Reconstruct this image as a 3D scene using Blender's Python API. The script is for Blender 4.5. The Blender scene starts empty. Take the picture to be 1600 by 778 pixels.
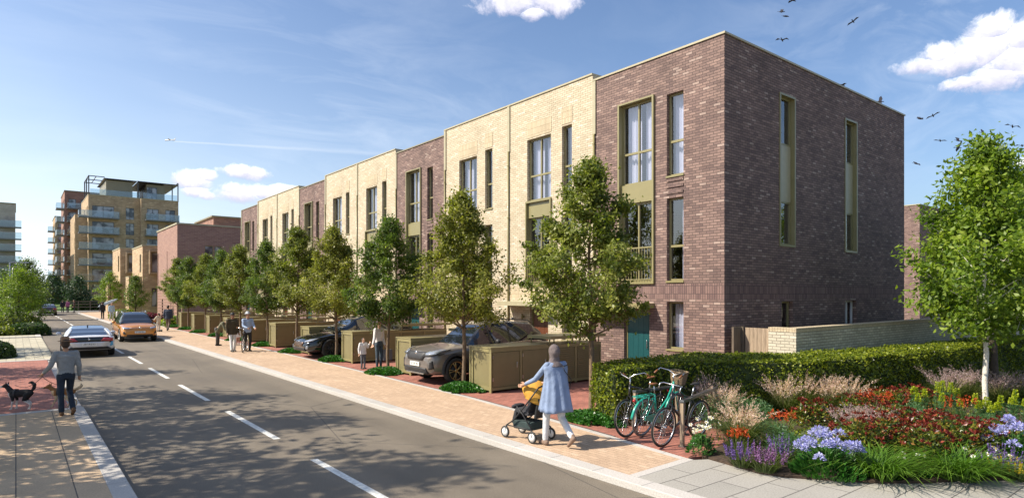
import bpy, bmesh, math, random
import numpy as np
from mathutils import Vector, Matrix, Euler
R=math.radians; PI=math.pi
SC=bpy.context.scene; COL=SC.collection
# ---------------- camera geometry (photo measured): street runs along +Y, eye 2.7 m up
FOC=971.0; EYE=2.7; HOR=459.0; TH=R(38.6); CS,CC=math.sin(TH),math.cos(TH)
def gp(x,y,z=0.0):
    d=FOC*(EYE-z)/(y-HOR); l=(x-800)/FOC*d
    return (d*CS+l*CC, d*CC-l*CS)
def on_x(x,X):
    t=(x-800)/FOC; d=X/(CS+t*CC); return d*(CC-t*CS)
def at_d(x,y,d):
    l=(x-800)/FOC*d
    return Vector((d*CS+l*CC, d*CC-l*CS, EYE+(HOR-y)*d/FOC))
# ---------------- mesh builder
class MB:
    def __init__(s): s.v=[]; s.f=[]; s.mi=[]; s.sm=[]
    def add(s,vs,fs,mi=0,sm=False):
        o=len(s.v); s.v+= [tuple(v) for v in vs]
        for f in fs: s.f.append([i+o for i in f]); s.mi.append(mi); s.sm.append(sm)
        return s
    def box(s,x0,x1,y0,y1,z0,z1,mi=0):
        return s.add([(x0,y0,z0),(x1,y0,z0),(x1,y1,z0),(x0,y1,z0),(x0,y0,z1),(x1,y0,z1),(x1,y1,z1),(x0,y1,z1)],
            [(3,2,1,0),(4,5,6,7),(0,1,5,4),(1,2,6,5),(2,3,7,6),(3,0,4,7)],mi)
    def obox(s,c,sz,rot=(0,0,0),mi=0,taper=1.0):
        M=Euler(rot).to_matrix(); c=Vector(c); a,b,h=sz[0]/2,sz[1]/2,sz[2]/2; t=taper
        P=[(-a,-b,-h),(a,-b,-h),(a,b,-h),(-a,b,-h),(-a*t,-b*t,h),(a*t,-b*t,h),(a*t,b*t,h),(-a*t,b*t,h)]
        return s.add([c+M@Vector(p) for p in P],[(3,2,1,0),(4,5,6,7),(0,1,5,4),(1,2,6,5),(2,3,7,6),(3,0,4,7)],mi)
    def quad(s,a,b,c,d,mi=0): return s.add([a,b,c,d],[(0,1,2,3)],mi)
    def prism(s,pts,z0,z1,mi=0):
        n=len(pts); vs=[(p[0],p[1],z0) for p in pts]+[(p[0],p[1],z1) for p in pts]
        return s.add(vs,[tuple(range(n-1,-1,-1)),tuple(range(n,2*n))]+[(i,(i+1)%n,(i+1)%n+n,i+n) for i in range(n)],mi)
    def slab(s,pts,axis,a0,a1,mi=0):
        # polygon in the plane across `axis`, extruded from a0 to a1 along it
        n=len(pts)
        def P(p,a): return (a,p[0],p[1]) if axis==0 else (p[0],a,p[1])
        vs=[P(p,a0) for p in pts]+[P(p,a1) for p in pts]
        return s.add(vs,[tuple(range(n-1,-1,-1)),tuple(range(n,2*n))]+[(i,(i+1)%n,(i+1)%n+n,i+n) for i in range(n)],mi)
    def tube(s,pts,r,n=8,mi=0,cap=True,flat=None,sm=True):
        pts=[Vector(p) for p in pts]; k=len(pts)
        if not hasattr(r,'__len__'): r=[r]*k
        vs=[]; up=Vector((0,0,1)); pn=None
        for i,p in enumerate(pts):
            t=(pts[min(i+1,k-1)]-pts[max(i-1,0)])
            if t.length<1e-9: t=Vector((0,0,1))
            t.normalize()
            if pn is None:
                a=t.cross(up)
                if a.length<.05: a=t.cross(Vector((0,1,0)))
                a.normalize()
            else:
                a=pn-t*pn.dot(t)
                if a.length<1e-5: a=t.cross(up)
                a.normalize()
            pn=a; b=t.cross(a)
            for j in range(n):
                q=2*PI*j/n; vs.append(p+(a*math.cos(q)+b*math.sin(q)*(flat or 1))*r[i])
        fs=[]
        for i in range(k-1):
            for j in range(n):
                fs.append((i*n+j,i*n+(j+1)%n,(i+1)*n+(j+1)%n,(i+1)*n+j))
        if cap: fs+= [tuple(range(n-1,-1,-1)),tuple(range((k-1)*n,k*n))]
        return s.add(vs,fs,mi,sm)
    def ball(s,c,r,seg=10,ring=7,mi=0,rot=None):
        if not hasattr(r,'__len__'): r=(r,r,r)
        M=Euler(rot).to_matrix() if rot else Matrix.Identity(3); c=Vector(c)
        vs=[c+M@Vector((0,0,-r[2]))]
        for i in range(1,ring):
            a=-PI/2+PI*i/ring
            for j in range(seg):
                b=2*PI*j/seg; vs.append(c+M@Vector((r[0]*math.cos(a)*math.cos(b),r[1]*math.cos(a)*math.sin(b),r[2]*math.sin(a))))
        vs.append(c+M@Vector((0,0,r[2]))); L=len(vs)-1; fs=[]
        for j in range(seg): fs.append((0,1+(j+1)%seg,1+j)); fs.append((L,L-seg+j,L-seg+(j+1)%seg))
        for i in range(ring-2):
            for j in range(seg):
                a=1+i*seg; fs.append((a+j,a+(j+1)%seg,a+seg+(j+1)%seg,a+seg+j))
        return s.add(vs,fs,mi,True)
    def cap(s,a,b,ra,rb,n=10,mi=0):
        # tapered capsule
        a=Vector(a); b=Vector(b); t=(b-a); L=t.length
        if L<1e-6: return s.ball(a,ra,n,6,mi)
        t/=L; P=[];Q=[]
        for k in (80,55,28,0): q=R(k); P.append(a-t*ra*math.sin(q)); Q.append(ra*math.cos(q))
        for k in (0,28,55,80): q=R(k); P.append(b+t*rb*math.sin(q)); Q.append(rb*math.cos(q))
        return s.tube(P,Q,n,mi)
    def loft(s,rings,n=16,mi=0):
        # rings: (cx,cy,cz,rx,ry) horizontal ellipses going up
        vs=[];k=len(rings)
        for (cx,cy,cz,rx,ry) in rings:
            for j in range(n):
                q=2*PI*j/n; vs.append((cx+rx*math.cos(q),cy+ry*math.sin(q),cz))
        fs=[(i*n+j,i*n+(j+1)%n,(i+1)*n+(j+1)%n,(i+1)*n+j) for i in range(k-1) for j in range(n)]
        fs+=[tuple(range(n-1,-1,-1)),tuple(range((k-1)*n,k*n))]
        return s.add(vs,fs,mi,True)
    def lathe(s,prof,c=(0,0,0),axis='y',n=28,mi=0,sm=True,closed=False):
        vs=[];k=len(prof)
        for (r,h) in prof:
            for j in range(n):
                q=2*PI*j/n; a,b=r*math.cos(q),r*math.sin(q)
                p={'y':(a,h,b),'z':(a,b,h),'x':(h,a,b)}[axis]
                vs.append((c[0]+p[0],c[1]+p[1],c[2]+p[2]))
        K=k if closed else k-1
        fs=[(i*n+j,i*n+(j+1)%n,((i+1)%k)*n+(j+1)%n,((i+1)%k)*n+j) for i in range(K) for j in range(n)]
        return s.add(vs,fs,mi,sm)
    def build(s,name,mats,parent=None,loc=None,rot=None,bevel=0,subsurf=0,fix=False):
        me=bpy.data.meshes.new(name)
        me.from_pydata(s.v,[],s.f)
        if not isinstance(mats,(list,tuple)): mats=[mats]
        for m in mats: me.materials.append(m)
        me.polygons.foreach_set('material_index',s.mi); me.polygons.foreach_set('use_smooth',s.sm)
        if fix:
            bm=bmesh.new(); bm.from_mesh(me); bmesh.ops.remove_doubles(bm,verts=bm.verts,dist=1e-5); bmesh.ops.recalc_face_normals(bm,faces=bm.faces); bm.to_mesh(me); bm.free()
        box_uv(me)
        o=bpy.data.objects.new(name,me); COL.objects.link(o)
        if parent: o.parent=parent
        if loc is not None: o.location=loc
        if rot is not None: o.rotation_euler=rot
        if bevel:
            b=o.modifiers.new('b','BEVEL'); b.width=bevel; b.segments=2; b.limit_method='ANGLE'
        if subsurf:
            b=o.modifiers.new('s','SUBSURF'); b.levels=subsurf; b.render_levels=subsurf
        return o
def box_uv(me):
    n=len(me.loops)
    if n==0: return
    uv=me.uv_layers.new(name='UVMap')
    co=np.empty(len(me.vertices)*3,np.float32); me.vertices.foreach_get('co',co); co=co.reshape(-1,3)
    li=np.empty(n,np.int32); me.loops.foreach_get('vertex_index',li)
    pn=np.empty(len(me.polygons)*3,np.float32); me.polygons.foreach_get('normal',pn); pn=pn.reshape(-1,3)
    tot=np.empty(len(me.polygons),np.int32); me.polygons.foreach_get('loop_total',tot)
    ax=np.argmax(np.abs(pn)*np.array([1.001,1,1]),axis=1); ax=np.repeat(ax,tot); c=co[li]
    out=np.empty((n,2),np.float32)
    for a,(i,j) in enumerate(((1,2),(0,2),(0,1))):
        m=ax==a; out[m,0]=c[m,i]; out[m,1]=c[m,j]
    uv.data.foreach_set('uv',out.ravel())
def empty(name,loc=(0,0,0),rz=0):
    o=bpy.data.objects.new(name,None); COL.objects.link(o); o.location=loc; o.rotation_euler=(0,0,rz); o.empty_display_size=.2
    return o
def tag(o,label,cat,group=None):
    o['label']=label; o['category']=cat
    if group: o['group']=group
    return o
def thing(name,label,cat,loc=(0,0,0),rz=0,group=None): return tag(empty(name,loc,rz),label,cat,group)
def struct(o): o['kind']='structure'; return o
def stuff(o,label=None,cat=None):
    o['kind']='stuff'
    if label: tag(o,label,cat)
    return o
KIDS={}
def kids(o): return [c for c in COL.objects if c.parent==o]
def copy_tree(o,parent=None):
    c=o.copy(); COL.objects.link(c)
    if parent: c.parent=parent
    for k in kids(o): copy_tree(k,c)
    return c
def dup(o,label,loc,rz=0,scale=None):
    c=copy_tree(o); c.location=loc; c.rotation_euler=(0,0,rz); c['label']=label
    if scale: c.scale=scale if hasattr(scale,'__len__') else (scale,)*3
    return c
def freeze(o,name,mat,parent=None):
    # apply the modifiers of a temporary object into one real mesh
    dg=bpy.context.evaluated_depsgraph_get(); dg.update()
    me=bpy.data.meshes.new_from_object(o.evaluated_get(dg)); me.name=name
    me.materials.clear()
    for m in (mat if isinstance(mat,(list,tuple)) else [mat]): me.materials.append(m)
    old=o.data; bpy.data.objects.remove(o); bpy.data.meshes.remove(old)
    n=bpy.data.objects.new(name,me); COL.objects.link(n)
    if parent: n.parent=parent
    return n
def fused(mb,name,mat,parent=None,voxel=.012,smooth=3):
    o=mb.build('tmp',[mat])
    m=o.modifiers.new('r','REMESH'); m.mode='VOXEL'; m.voxel_size=voxel; m.use_smooth_shade=True
    if smooth:
        k=o.modifiers.new('s','SMOOTH'); k.iterations=smooth; k.factor=.5
    n=freeze(o,name,mat,parent)
    n.data.polygons.foreach_set('use_smooth',[True]*len(n.data.polygons))
    return n
# ---------------- materials
class N:
    def __init__(s,name):
        s.m=bpy.data.materials.new(name); s.m.use_nodes=True; s.t=s.m.node_tree; s.t.nodes.clear()
        s.out=s.t.nodes.new('ShaderNodeOutputMaterial')
    def n(s,typ,ins=None,**kw):
        x=s.t.nodes.new(typ)
        for k,v in kw.items(): setattr(x,k,v)
        for k,v in (ins or {}).items():
            if isinstance(v,bpy.types.NodeSocket): s.t.links.new(v,x.inputs[k])
            else: x.inputs[k].default_value=v
        return x
    def ramp(s,fac,stops):
        x=s.t.nodes.new('ShaderNodeValToRGB'); s.t.links.new(fac,x.inputs[0]); e=x.color_ramp.elements
        while len(e)<len(stops): e.new(.5)
        for i,(p,c) in enumerate(stops): e[i].position=p; e[i].color=c if len(c)==4 else (*c,1)
        return x.outputs[0]
    def mix(s,fac,a,b,mode='MIX'):
        x=s.t.nodes.new('ShaderNodeMix'); x.data_type='RGBA'; x.blend_type=mode
        for k,v in ((0,fac),(6,a),(7,b)):
            if isinstance(v,bpy.types.NodeSocket): s.t.links.new(v,x.inputs[k])
            else: x.inputs[k].default_value=v if k==0 else (v if len(v)==4 else (*v,1))
        return x.outputs[2]
    def math(s,op,a,b=0.0,c=0.0):
        x=s.t.nodes.new('ShaderNodeMath'); x.operation=op
        for k,v in enumerate((a,b,c)):
            if isinstance(v,bpy.types.NodeSocket): s.t.links.new(v,x.inputs[k])
            else: x.inputs[k].default_value=v
        return x.outputs[0]
    def bsdf(s,col,rough=.6,bump=None,bd=.01,**kw):
        p=s.n('ShaderNodeBsdfPrincipled')
        for k,v in (('Base Color',col),('Roughness',rough),*kw.items()):
            if isinstance(v,bpy.types.NodeSocket): s.t.links.new(v,p.inputs[k])
            else: p.inputs[k].default_value=(*v,1) if (hasattr(v,'__len__') and len(v)==3) else v
        if bump is not None:
            b=s.n('ShaderNodeBump',{'Height':bump,'Distance':bd,'Strength':1.0}); s.t.links.new(b.outputs[0],p.inputs['Normal'])
        return p.outputs[0]
    def done(s,sh): s.t.links.new(sh,s.out.inputs[0]); return s.m
def vary(c,k): return tuple(min(1,x*k) for x in c)
def plain(name,c,rough=.6,metal=0,noise=.15,scale=6,bump=0,coat=0,spec=.5):
    k=N(name); tc=k.n('ShaderNodeTexCoord'); nz=k.n('ShaderNodeTexNoise',{'Vector':tc.outputs['Object'],'Scale':scale,'Detail':5.0})
    col=k.ramp(nz.outputs[0],[(.3,vary(c,1-noise)),(.7,vary(c,1+noise))])
    kw={'Metallic':metal,'Coat Weight':coat,'Specular IOR Level':spec}
    return k.done(k.bsdf(col,rough,nz.outputs[0] if bump else None,bump or .01,**kw))
def brick(name,c1,c2,mortar,bw=.225,rh=.075,ms=.011,off=.5,vert=False,rough=.85,bd=.006,wear=.25,c3=None,squash=1):
    k=N(name); uv=k.n('ShaderNodeUVMap'); v=uv.outputs[0]
    if vert:
        mp=k.n('ShaderNodeMapping',{'Vector':v,'Rotation':(0,0,R(90))}); v=mp.outputs[0]
    b=k.n('ShaderNodeTexBrick',{'Vector':v,'Color1':(*c1,1),'Color2':(*c2,1),'Mortar':(*mortar,1),'Scale':1.0,'Mortar Size':ms/2,'Mortar Smooth':.2,'Bias':0.0,'Brick Width':bw,'Row Height':rh},offset=off)
    nz=k.n('ShaderNodeTexNoise',{'Vector':uv.outputs[0],'Scale':.7,'Detail':6.0,'Roughness':.6})
    n2=k.n('ShaderNodeTexNoise',{'Vector':uv.outputs[0],'Scale':45.0,'Detail':3.0})
    f=k.ramp(nz.outputs[0],[(.3,(1-wear,)*3),(.7,(1+wear*.3,)*3)]); g=k.ramp(n2.outputs[0],[(.3,(.78,)*3),(.7,(1.12,)*3)])
    base=b.outputs[0]
    if c3:
        # a second brick lattice of the same bond gives a third fired colour to some bricks
        b2=k.n('ShaderNodeTexBrick',{'Vector':v,'Color1':(0,0,0,1),'Color2':(1,1,1,1),'Mortar':(0,0,0,1),'Scale':1.0,'Mortar Size':ms/2,'Bias':-.15,'Brick Width':bw,'Row Height':rh},offset=off)
        mp2=k.n('ShaderNodeMapping',{'Vector':v,'Location':(bw*40,rh*26,0)}); k.t.links.new(mp2.outputs[0],b2.inputs['Vector'])
        sel=k.math('MULTIPLY',k.math('GREATER_THAN',b2.outputs[0],.80),k.math('SUBTRACT',1.0,b.outputs[1]))
        base=k.mix(sel,base,c3)
    col=k.mix(1.0,k.mix(1.0,base,f,'MULTIPLY'),g,'MULTIPLY')
    h=k.math('ADD',k.math('MULTIPLY',b.outputs[1],-1.0),k.math('MULTIPLY',n2.outputs[0],.35))
    return k.done(k.bsdf(col,rough,h,bd))
def leafmat(name,stops,trans=.35,rough=.45):
    k=N(name); a=k.n('ShaderNodeAttribute',attribute_name='tint')
    col=k.ramp(a.outputs['Fac'],stops)
    p=k.bsdf(col,rough,**{'Specular IOR Level':.4})
    if not trans: return k.done(p)
    t=k.n('ShaderNodeBsdfTranslucent',{'Color':col})
    c2=k.mix(1.0,col,(1.5,1.6,.7),'MULTIPLY'); k.t.links.new(c2,t.inputs['Color'])
    m=k.n('ShaderNodeMixShader',{0:trans,1:p,2:t.outputs[0]}); return k.done(m.outputs[0])
def glassmat(name,tint=(.8,.85,.9),gloss=1.0,rough=.0,mixmin=.12):
    k=N(name); tr=k.n('ShaderNodeBsdfTransparent',{'Color':(*tint,1)}); gl=k.n('ShaderNodeBsdfGlossy',{'Color':(gloss,)*3+(1,),'Roughness':rough})
    fr=k.n('ShaderNodeLayerWeight',{'Blend':.5}); f=k.math('ADD',k.math('MULTIPLY',k.math('POWER',fr.outputs['Facing'],4.0),.8),mixmin)
    m=k.n('ShaderNodeMixShader',{0:f,1:tr.outputs[0],2:gl.outputs[0]}); return k.done(m.outputs[0])
def leaves(name,C,D,S,mat,parent=None,aspect=.55,rs=None,fold=.15,tint=None,loc=None,nrm=None,nj=.55):
    """C centres (n,3); D leaf axis directions (n,3); S sizes (n,) ; one folded blade per leaf"""
    rs=rs or np.random.RandomState(1); n=len(C)
    D=D/np.maximum(np.linalg.norm(D,axis=1,keepdims=True),1e-6)
    A=rs.normal(size=(n,3)) if nrm is None else nrm/np.maximum(np.linalg.norm(nrm,axis=1,keepdims=True),1e-6)+rs.normal(size=(n,3))*nj
    B=np.cross(D,A); B/=np.maximum(np.linalg.norm(B,axis=1,keepdims=True),1e-6)
    U=np.cross(D,B); S=S[:,None]
    v=np.empty((n,4,3),np.float32)
    v[:,0]=C-D*S*.5; v[:,1]=C+B*S*aspect*.5+U*S*fold; v[:,2]=C+D*S*.5; v[:,3]=C-B*S*aspect*.5+U*S*fold
    me=bpy.data.meshes.new(name); me.vertices.add(n*4); me.vertices.foreach_set('co',v.reshape(-1))
    me.loops.add(n*4); me.loops.foreach_set('vertex_index',np.arange(n*4,dtype=np.int32))
    me.polygons.add(n); me.polygons.foreach_set('loop_start',np.arange(0,n*4,4,dtype=np.int32)); me.polygons.foreach_set('loop_total',np.full(n,4,np.int32))
    me.update(calc_edges=True)
    at=me.attributes.new('tint','FLOAT','FACE'); at.data.foreach_set('value',(tint if tint is not None else rs.rand(n)).astype(np.float32))
    me.materials.append(mat)
    o=bpy.data.objects.new(name,me); COL.objects.link(o)
    if parent: o.parent=parent
    if loc is not None: o.location=loc
    return o
M={}
M['brown']=brick('brown_brick',(.295,.195,.16),(.155,.10,.088),(.080,.056,.050),c3=(.375,.275,.23),ms=.016)
M['brown_s']=brick('brown_soldier_brick',(.27,.17,.145),(.16,.098,.09),(.085,.058,.054),bw=.225,rh=.075,vert=True,off=0,c3=(.27,.18,.15),ms=.015)
M['pale']=brick('pale_brick',(.61,.53,.385),(.49,.415,.285),(.26,.20,.13),c3=(.67,.60,.46),ms=.012,wear=.12)
M['pale_s']=brick('pale_soldier_brick',(.60,.50,.34),(.50,.41,.27),(.30,.23,.14),vert=True,off=0,c3=(.62,.5,.33),wear=.15)
M['buffbrick']=brick('buff_brick',(.58,.42,.25),(.42,.29,.17),(.36,.27,.18),c3=(.66,.50,.32),bw=.45,rh=.15,ms=.02)
M['redbrick2']=brick('far_red_brick',(.38,.20,.14),(.25,.13,.10),(.28,.2,.16),bw=.45,rh=.15,ms=.02)
M['gwall']=brick('garden_wall_brick',(.62,.57,.44),(.47,.43,.33),(.22,.19,.14),c3=(.68,.63,.5),ms=.014)
M['olive']=plain('olive_metal',(.24,.212,.098),.38,.0,.06,3,coat=.1)
M['olived']=plain('olive_panel',(.19,.165,.078),.42,0,.08,3)
M['coping']=plain('coping_metal',(.38,.34,.22),.4,0,.06)
M['coping2']=plain('coping_brown',(.24,.21,.13),.4,0,.06)
M['glass']=glassmat('window_glass',(.80,.83,.92),.95,.0,.16)
M['bglass']=glassmat('balcony_glass',(.78,.86,.90),.8,.05,.12)
M['dark']=plain('dark_interior',(.03,.028,.026),.9)
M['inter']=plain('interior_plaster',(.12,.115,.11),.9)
M['roofdk']=plain('roof_felt',(.06,.06,.06),.9)
def curtain_mat():
    k=N('curtain_cloth'); d=k.n('ShaderNodeBsdfDiffuse',{'Color':(.86,.85,.90,1)}); t=k.n('ShaderNodeBsdfTranslucent',{'Color':(.86,.85,.90,1)}); m=k.n('ShaderNodeMixShader',{0:.35,1:d.outputs[0],2:t.outputs[0]}); return k.done(m.outputs[0])
M['curtain']=curtain_mat()
M['teal']=plain('teal_paint',(.012,.07,.075),.35,0,.05)
M['brdoor']=plain('brown_door',(.13,.045,.02),.4,0,.08)
M['steel']=plain('steel',(.45,.46,.47),.3,1,.05)
M['black']=plain('black_rubber',(.018,.018,.018),.6)
M['blackm']=plain('black_gloss',(.012,.012,.014),.25,0,.05,coat=.5)
M['white']=plain('white_paint',(.72,.72,.70),.5,0,.08,2)
def wood(name,c,rough=.7,s=(1,1,12)):
    k=N(name); tc=k.n('ShaderNodeTexCoord'); mp=k.n('ShaderNodeMapping',{'Vector':tc.outputs['Object'],'Scale':(14,14,1.2)})
    nz=k.n('ShaderNodeTexNoise',{'Vector':mp.outputs[0],'Scale':3.0,'Detail':6.0,'Distortion':.6})
    return k.done(k.bsdf(k.ramp(nz.outputs[0],[(.3,vary(c,.62)),(.7,vary(c,1.25))]),rough,nz.outputs[0],.004))
M['timber']=wood('weathered_timber',(.33,.25,.17))
M['timberd']=wood('dark_timber',(.13,.10,.07))
def bark(name,c,sc=1.0,white=False):
    k=N(name); tc=k.n('ShaderNodeTexCoord'); mp=k.n('ShaderNodeMapping',{'Vector':tc.outputs['Object'],'Scale':(9,9,3 if not white else 26)})
    nz=k.n('ShaderNodeTexNoise',{'Vector':mp.outputs[0],'Scale':2.5,'Detail':6.0,'Roughness':.65})
    st=[(.30,(.09,.08,.07)),(.42,c),(.7,vary(c,1.15))] if white else [(.3,vary(c,.45)),(.7,vary(c,1.4))]
    return k.done(k.bsdf(k.ramp(nz.outputs[0],st),.85,nz.outputs[0],.01))
M['bark']=bark('bark_brown',(.17,.115,.07)); M['birch']=bark('birch_bark',(.62,.58,.50),white=True); M['barkd']=bark('bark_dark',(.07,.05,.035))
# ---------------- ground materials
def asphalt():
    k=N('asphalt'); tc=k.n('ShaderNodeTexCoord'); o=tc.outputs['Object']
    a=k.n('ShaderNodeTexNoise',{'Vector':o,'Scale':.35,'Detail':7.0,'Roughness':.65}); b=k.n('ShaderNodeTexNoise',{'Vector':o,'Scale':60.0,'Detail':3.0})
    v=k.n('ShaderNodeTexVoronoi',{'Vector':o,'Scale':90.0})
    mp=k.n('ShaderNodeMapping',{'Vector':o,'Scale':(1.1,.05,1)}); t=k.n('ShaderNodeTexNoise',{'Vector':mp.outputs[0],'Scale':1.2,'Detail':3.0})
    c=k.ramp(a.outputs[0],[(.3,(.12,.10,.074)),(.7,(.19,.16,.12))])
    c=k.mix(1.0,c,k.ramp(b.outputs[0],[(.3,(.62,)*3),(.75,(1.35,)*3)]),'MULTIPLY')
    c=k.mix(1.0,c,k.ramp(t.outputs[0],[(.35,(.86,)*3),(.65,(1.1,)*3)]),'MULTIPLY')
    c=k.mix(k.math('MULTIPLY',k.math('LESS_THAN',v.outputs[0],.22),.28),c,(.33,.3,.26))
    pt=k.n('ShaderNodeTexNoise',{'Vector':mp.outputs[0],'Scale':.55,'Detail':1.0}); c=k.mix(k.ramp(pt.outputs[0],[(.60,(0,)*3),(.64,(.5,)*3)]),c,(.085,.078,.066))
    # tar seams: a few long thin cracks
    w=k.n('ShaderNodeTexVoronoi',{'Vector':o,'Scale':.16},feature='DISTANCE_TO_EDGE')
    c=k.mix(k.math('MULTIPLY',k.math('LESS_THAN',w.outputs[0],.0016),.6),c,(.03,.03,.03))
    return k.done(k.bsdf(c,k.ramp(a.outputs[0],[(.3,(.72,)*3),(.7,(.9,)*3)]),b.outputs[0],.004))
M['asphalt']=asphalt()
M['buffpave']=brick('buff_block_paving',(.54,.385,.26),(.47,.33,.22),(.28,.20,.13),bw=.21,rh=.105,ms=.008,c3=(.58,.42,.29),wear=.15,bd=.003,vert=True)
M['redpave']=brick('red_block_paving',(.42,.165,.12),(.29,.11,.08),(.15,.085,.065),bw=.21,rh=.105,ms=.008,c3=(.42,.17,.12),wear=.25,bd=.003)
M['palepave']=brick('pale_block_paving',(.50,.46,.34),(.42,.38,.28),(.25,.23,.17),bw=.3,rh=.3,ms=.02,off=.0,wear=.15,bd=.003)
M['slab']=brick('grey_slab_paving',(.37,.35,.31),(.32,.305,.27),(.12,.11,.10),bw=.9,rh=.45,ms=.016,wear=.12,bd=.004)
M['flag']=brick('buff_flag_paving',(.55,.40,.25),(.49,.36,.225),(.12,.10,.08),bw=2.6,rh=.62,ms=.016,wear=.2,bd=.004,vert=True,off=.35)
M['kerb']=brick('granite_kerb',(.50,.47,.43),(.44,.42,.39),(.2,.19,.18),bw=.915,rh=50,ms=.012,wear=.12,bd=.003,vert=True,off=0)
M['kerbx']=brick('granite_kerb_across',(.50,.47,.43),(.44,.42,.39),(.2,.19,.18),bw=.915,rh=50,ms=.012,wear=.12,bd=.003,off=0)
M['line']=plain('road_paint',(.62,.62,.58),.7,0,.28,14)
M['grass']=plain('grass_green',(.10,.17,.03),.9,0,.4,3)
M['earth']=plain('ground_earth',(.16,.14,.10),.95,0,.3,.3)
M['soil']=plain('dark_soil',(.055,.035,.022),.95,0,.5,14,bump=.02)
# ================= SETTING =================
def sheet(name,pts,z,mat,depth=None):
    mb=MB()
    if depth: mb.prism(pts,z-depth,z)
    else: mb.add([(p[0],p[1],z) for p in pts],[tuple(range(len(pts)))])
    return struct(mb.build(name,mat))
sheet('ground',[(-1500,-300),(1500,-300),(1500,3000),(-1500,3000)],-.03,M['earth'])
RX0,RX1=1.22,6.62
# road strip, flaring to the T-junction
road=[(RX0,-14),(RX1,-14),(RX1,60),(7.0,66),(13,69),(40,69),(40,63.5),(60,63.5),(60,60),(60,60)]
sheet('road',[(RX0,-14),(RX1,-14),(RX1,106),(RX0,106)],0,M['asphalt'])
sheet('cross_road',[(-60,106),(90,106),(90,114),(-60,114)],0,M['asphalt'])
sheet('side_road',[(RX1,57.5),(60,57.5),(60,64.5),(RX1,64.5)],.002,M['asphalt'])
mb=MB()
y=9.95
ds=[(6.4-5.3,9.95-5.3)]
k=0
Y0=6.45
while Y0<104:
    mb.box(3.74,3.86,Y0,Y0+3.5,.0035,.0045)
    Y0+=5.31
struct(mb.build('road_markings',M['line']))
# footway on the terrace side: edge follows the measured line
edge=[(8.18,5.99),(8.39,7.72),(8.62,10),(8.84,13),(8.9,16),(9.0,20),(9.08,27),(9.1,57.4)]
sheet('footway',[(6.9,5.93)]+edge+[(6.9,57.4)],.1,M['buffpave'],.12)
mb=MB(); mb.box(6.62,6.9,-14,57.4,-.1,.104); struct(mb.build('kerb',M['kerb'],bevel=.012))
mb=MB()
for a,b in zip(edge[:-1],edge[1:]):
    mb.prism([(a[0],a[1]),(a[0]+.13,a[1]),(b[0]+.13,b[1]),(b[0],b[1])],-.05,.103)
mb.prism([(6.9,5.78),(8.31,5.84),(8.31,5.99),(6.9,5.93)],-.05,.103)
struct(mb.build('paving_edge',M['kerb']))
# dark drain channel beside the edging
mb=MB()
for a,b in zip(edge[1:-1],edge[2:]): mb.prism([(a[0]+.131,a[1]),(a[0]+.20,a[1]),(b[0]+.20,b[1]),(b[0]+.131,b[1])],-.05,.094)
struct(mb.build('drain_channel',M['roofdk']))
# slab corner
bedge=[(8.31,5.84),(8.52,5.72),(8.46,5.25),(8.40,4.8),(8.52,4.45),(8.83,4.05),(9.27,3.5),(9.8,3.1),(10.3,2.84),(10.85,2.45),(11.6,1.9),(13,.8),(16,-1.5),(20,-4)]
sheet('corner_pavement',[(6.9,-14),(20,-14)]+bedge[::-1]+[(6.9,5.78)],.1,M['slab'],.12)
# red block drives
drive=[(e[0]+.2,e[1]) for e in edge]
sheet('driveway',drive+[(14.95,57.4),(14.95,8.2),(13.2,7.6),(12,6.6),(10.2,6.1),(8.62,5.9)],.096,M['redpave'],.1)
# planting bed soil (slightly mounded)
bed=[(8.62,5.9)]+bedge[1:]+[(40,-4),(40,8.6),(13.2,8.6),(12,6.7),(10.2,6.12)]
sheet('planting_soil',bed,.14,M['soil'],.16)
# left side of the street
sheet('left_footway',[(-16,-14),(.97,-14),(.97,17.15),(-16,17.15)],.1,M['flag'],.12)
mb=MB(); mb.box(.97,1.22,-14,17.4,-.1,.104); mb.box(.97,1.22,48,104,-.1,.104); struct(mb.build('kerb',M['kerb'],bevel=.012))
mb=MB(); mb.box(.97,1.22,17.4,31.0,-.1,.03); struct(mb.build('dropped_kerb',M['kerb']))
mb=MB(); mb.box(-16,.97,17.15,17.4,-.1,.103); mb.box(-16,1.22,31.0,31.3,-.1,.07); mb.box(-16,1.22,47.6,48,-.1,.104); struct(mb.build('paving_edge',M['kerbx']))
sheet('left_crossover',[(-16,17.4),(.97,17.4),(.97,31),(-16,31)],.06,M['redpave'],.1)
sheet('left_forecourt',[(-16,31.3),(1.22,31.3),(1.22,47.6),(-16,47.6)],.06,M['palepave'],.1)
sheet('left_verge',[(-30,48),(.97,48),(.97,104),(-30,104)],.09,M['palepave'],.1)
# beyond the terrace, right side
sheet('far_footway',[(6.9,66),(9.4,66),(10.2,106),(6.62,106)],.1,M['buffpave'],.1)
sheet('far_verge',[(9.4,66),(60,66),(60,106),(10.2,106)],.085,M['grass'],.1)
mb=MB(); mb.box(6.62,6.9,66,106,-.1,.104); struct(mb.build('kerb',M['kerb']))
# rising park lawn beyond the junction
mb=MB(); mb.add([(-60,116,.05),(60,116,.05),(60,150,.9),(-60,150,.9),(60,200,2.2),(-60,200,2.2)],[(0,1,2,3),(3,2,4,5)])
struct(mb.build('park_lawn',M['grass']))
sheet('far_pavement',[(-60,114),(90,114),(90,116.2),(-60,116.2)],.09,M['kerbx'],.1)

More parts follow.
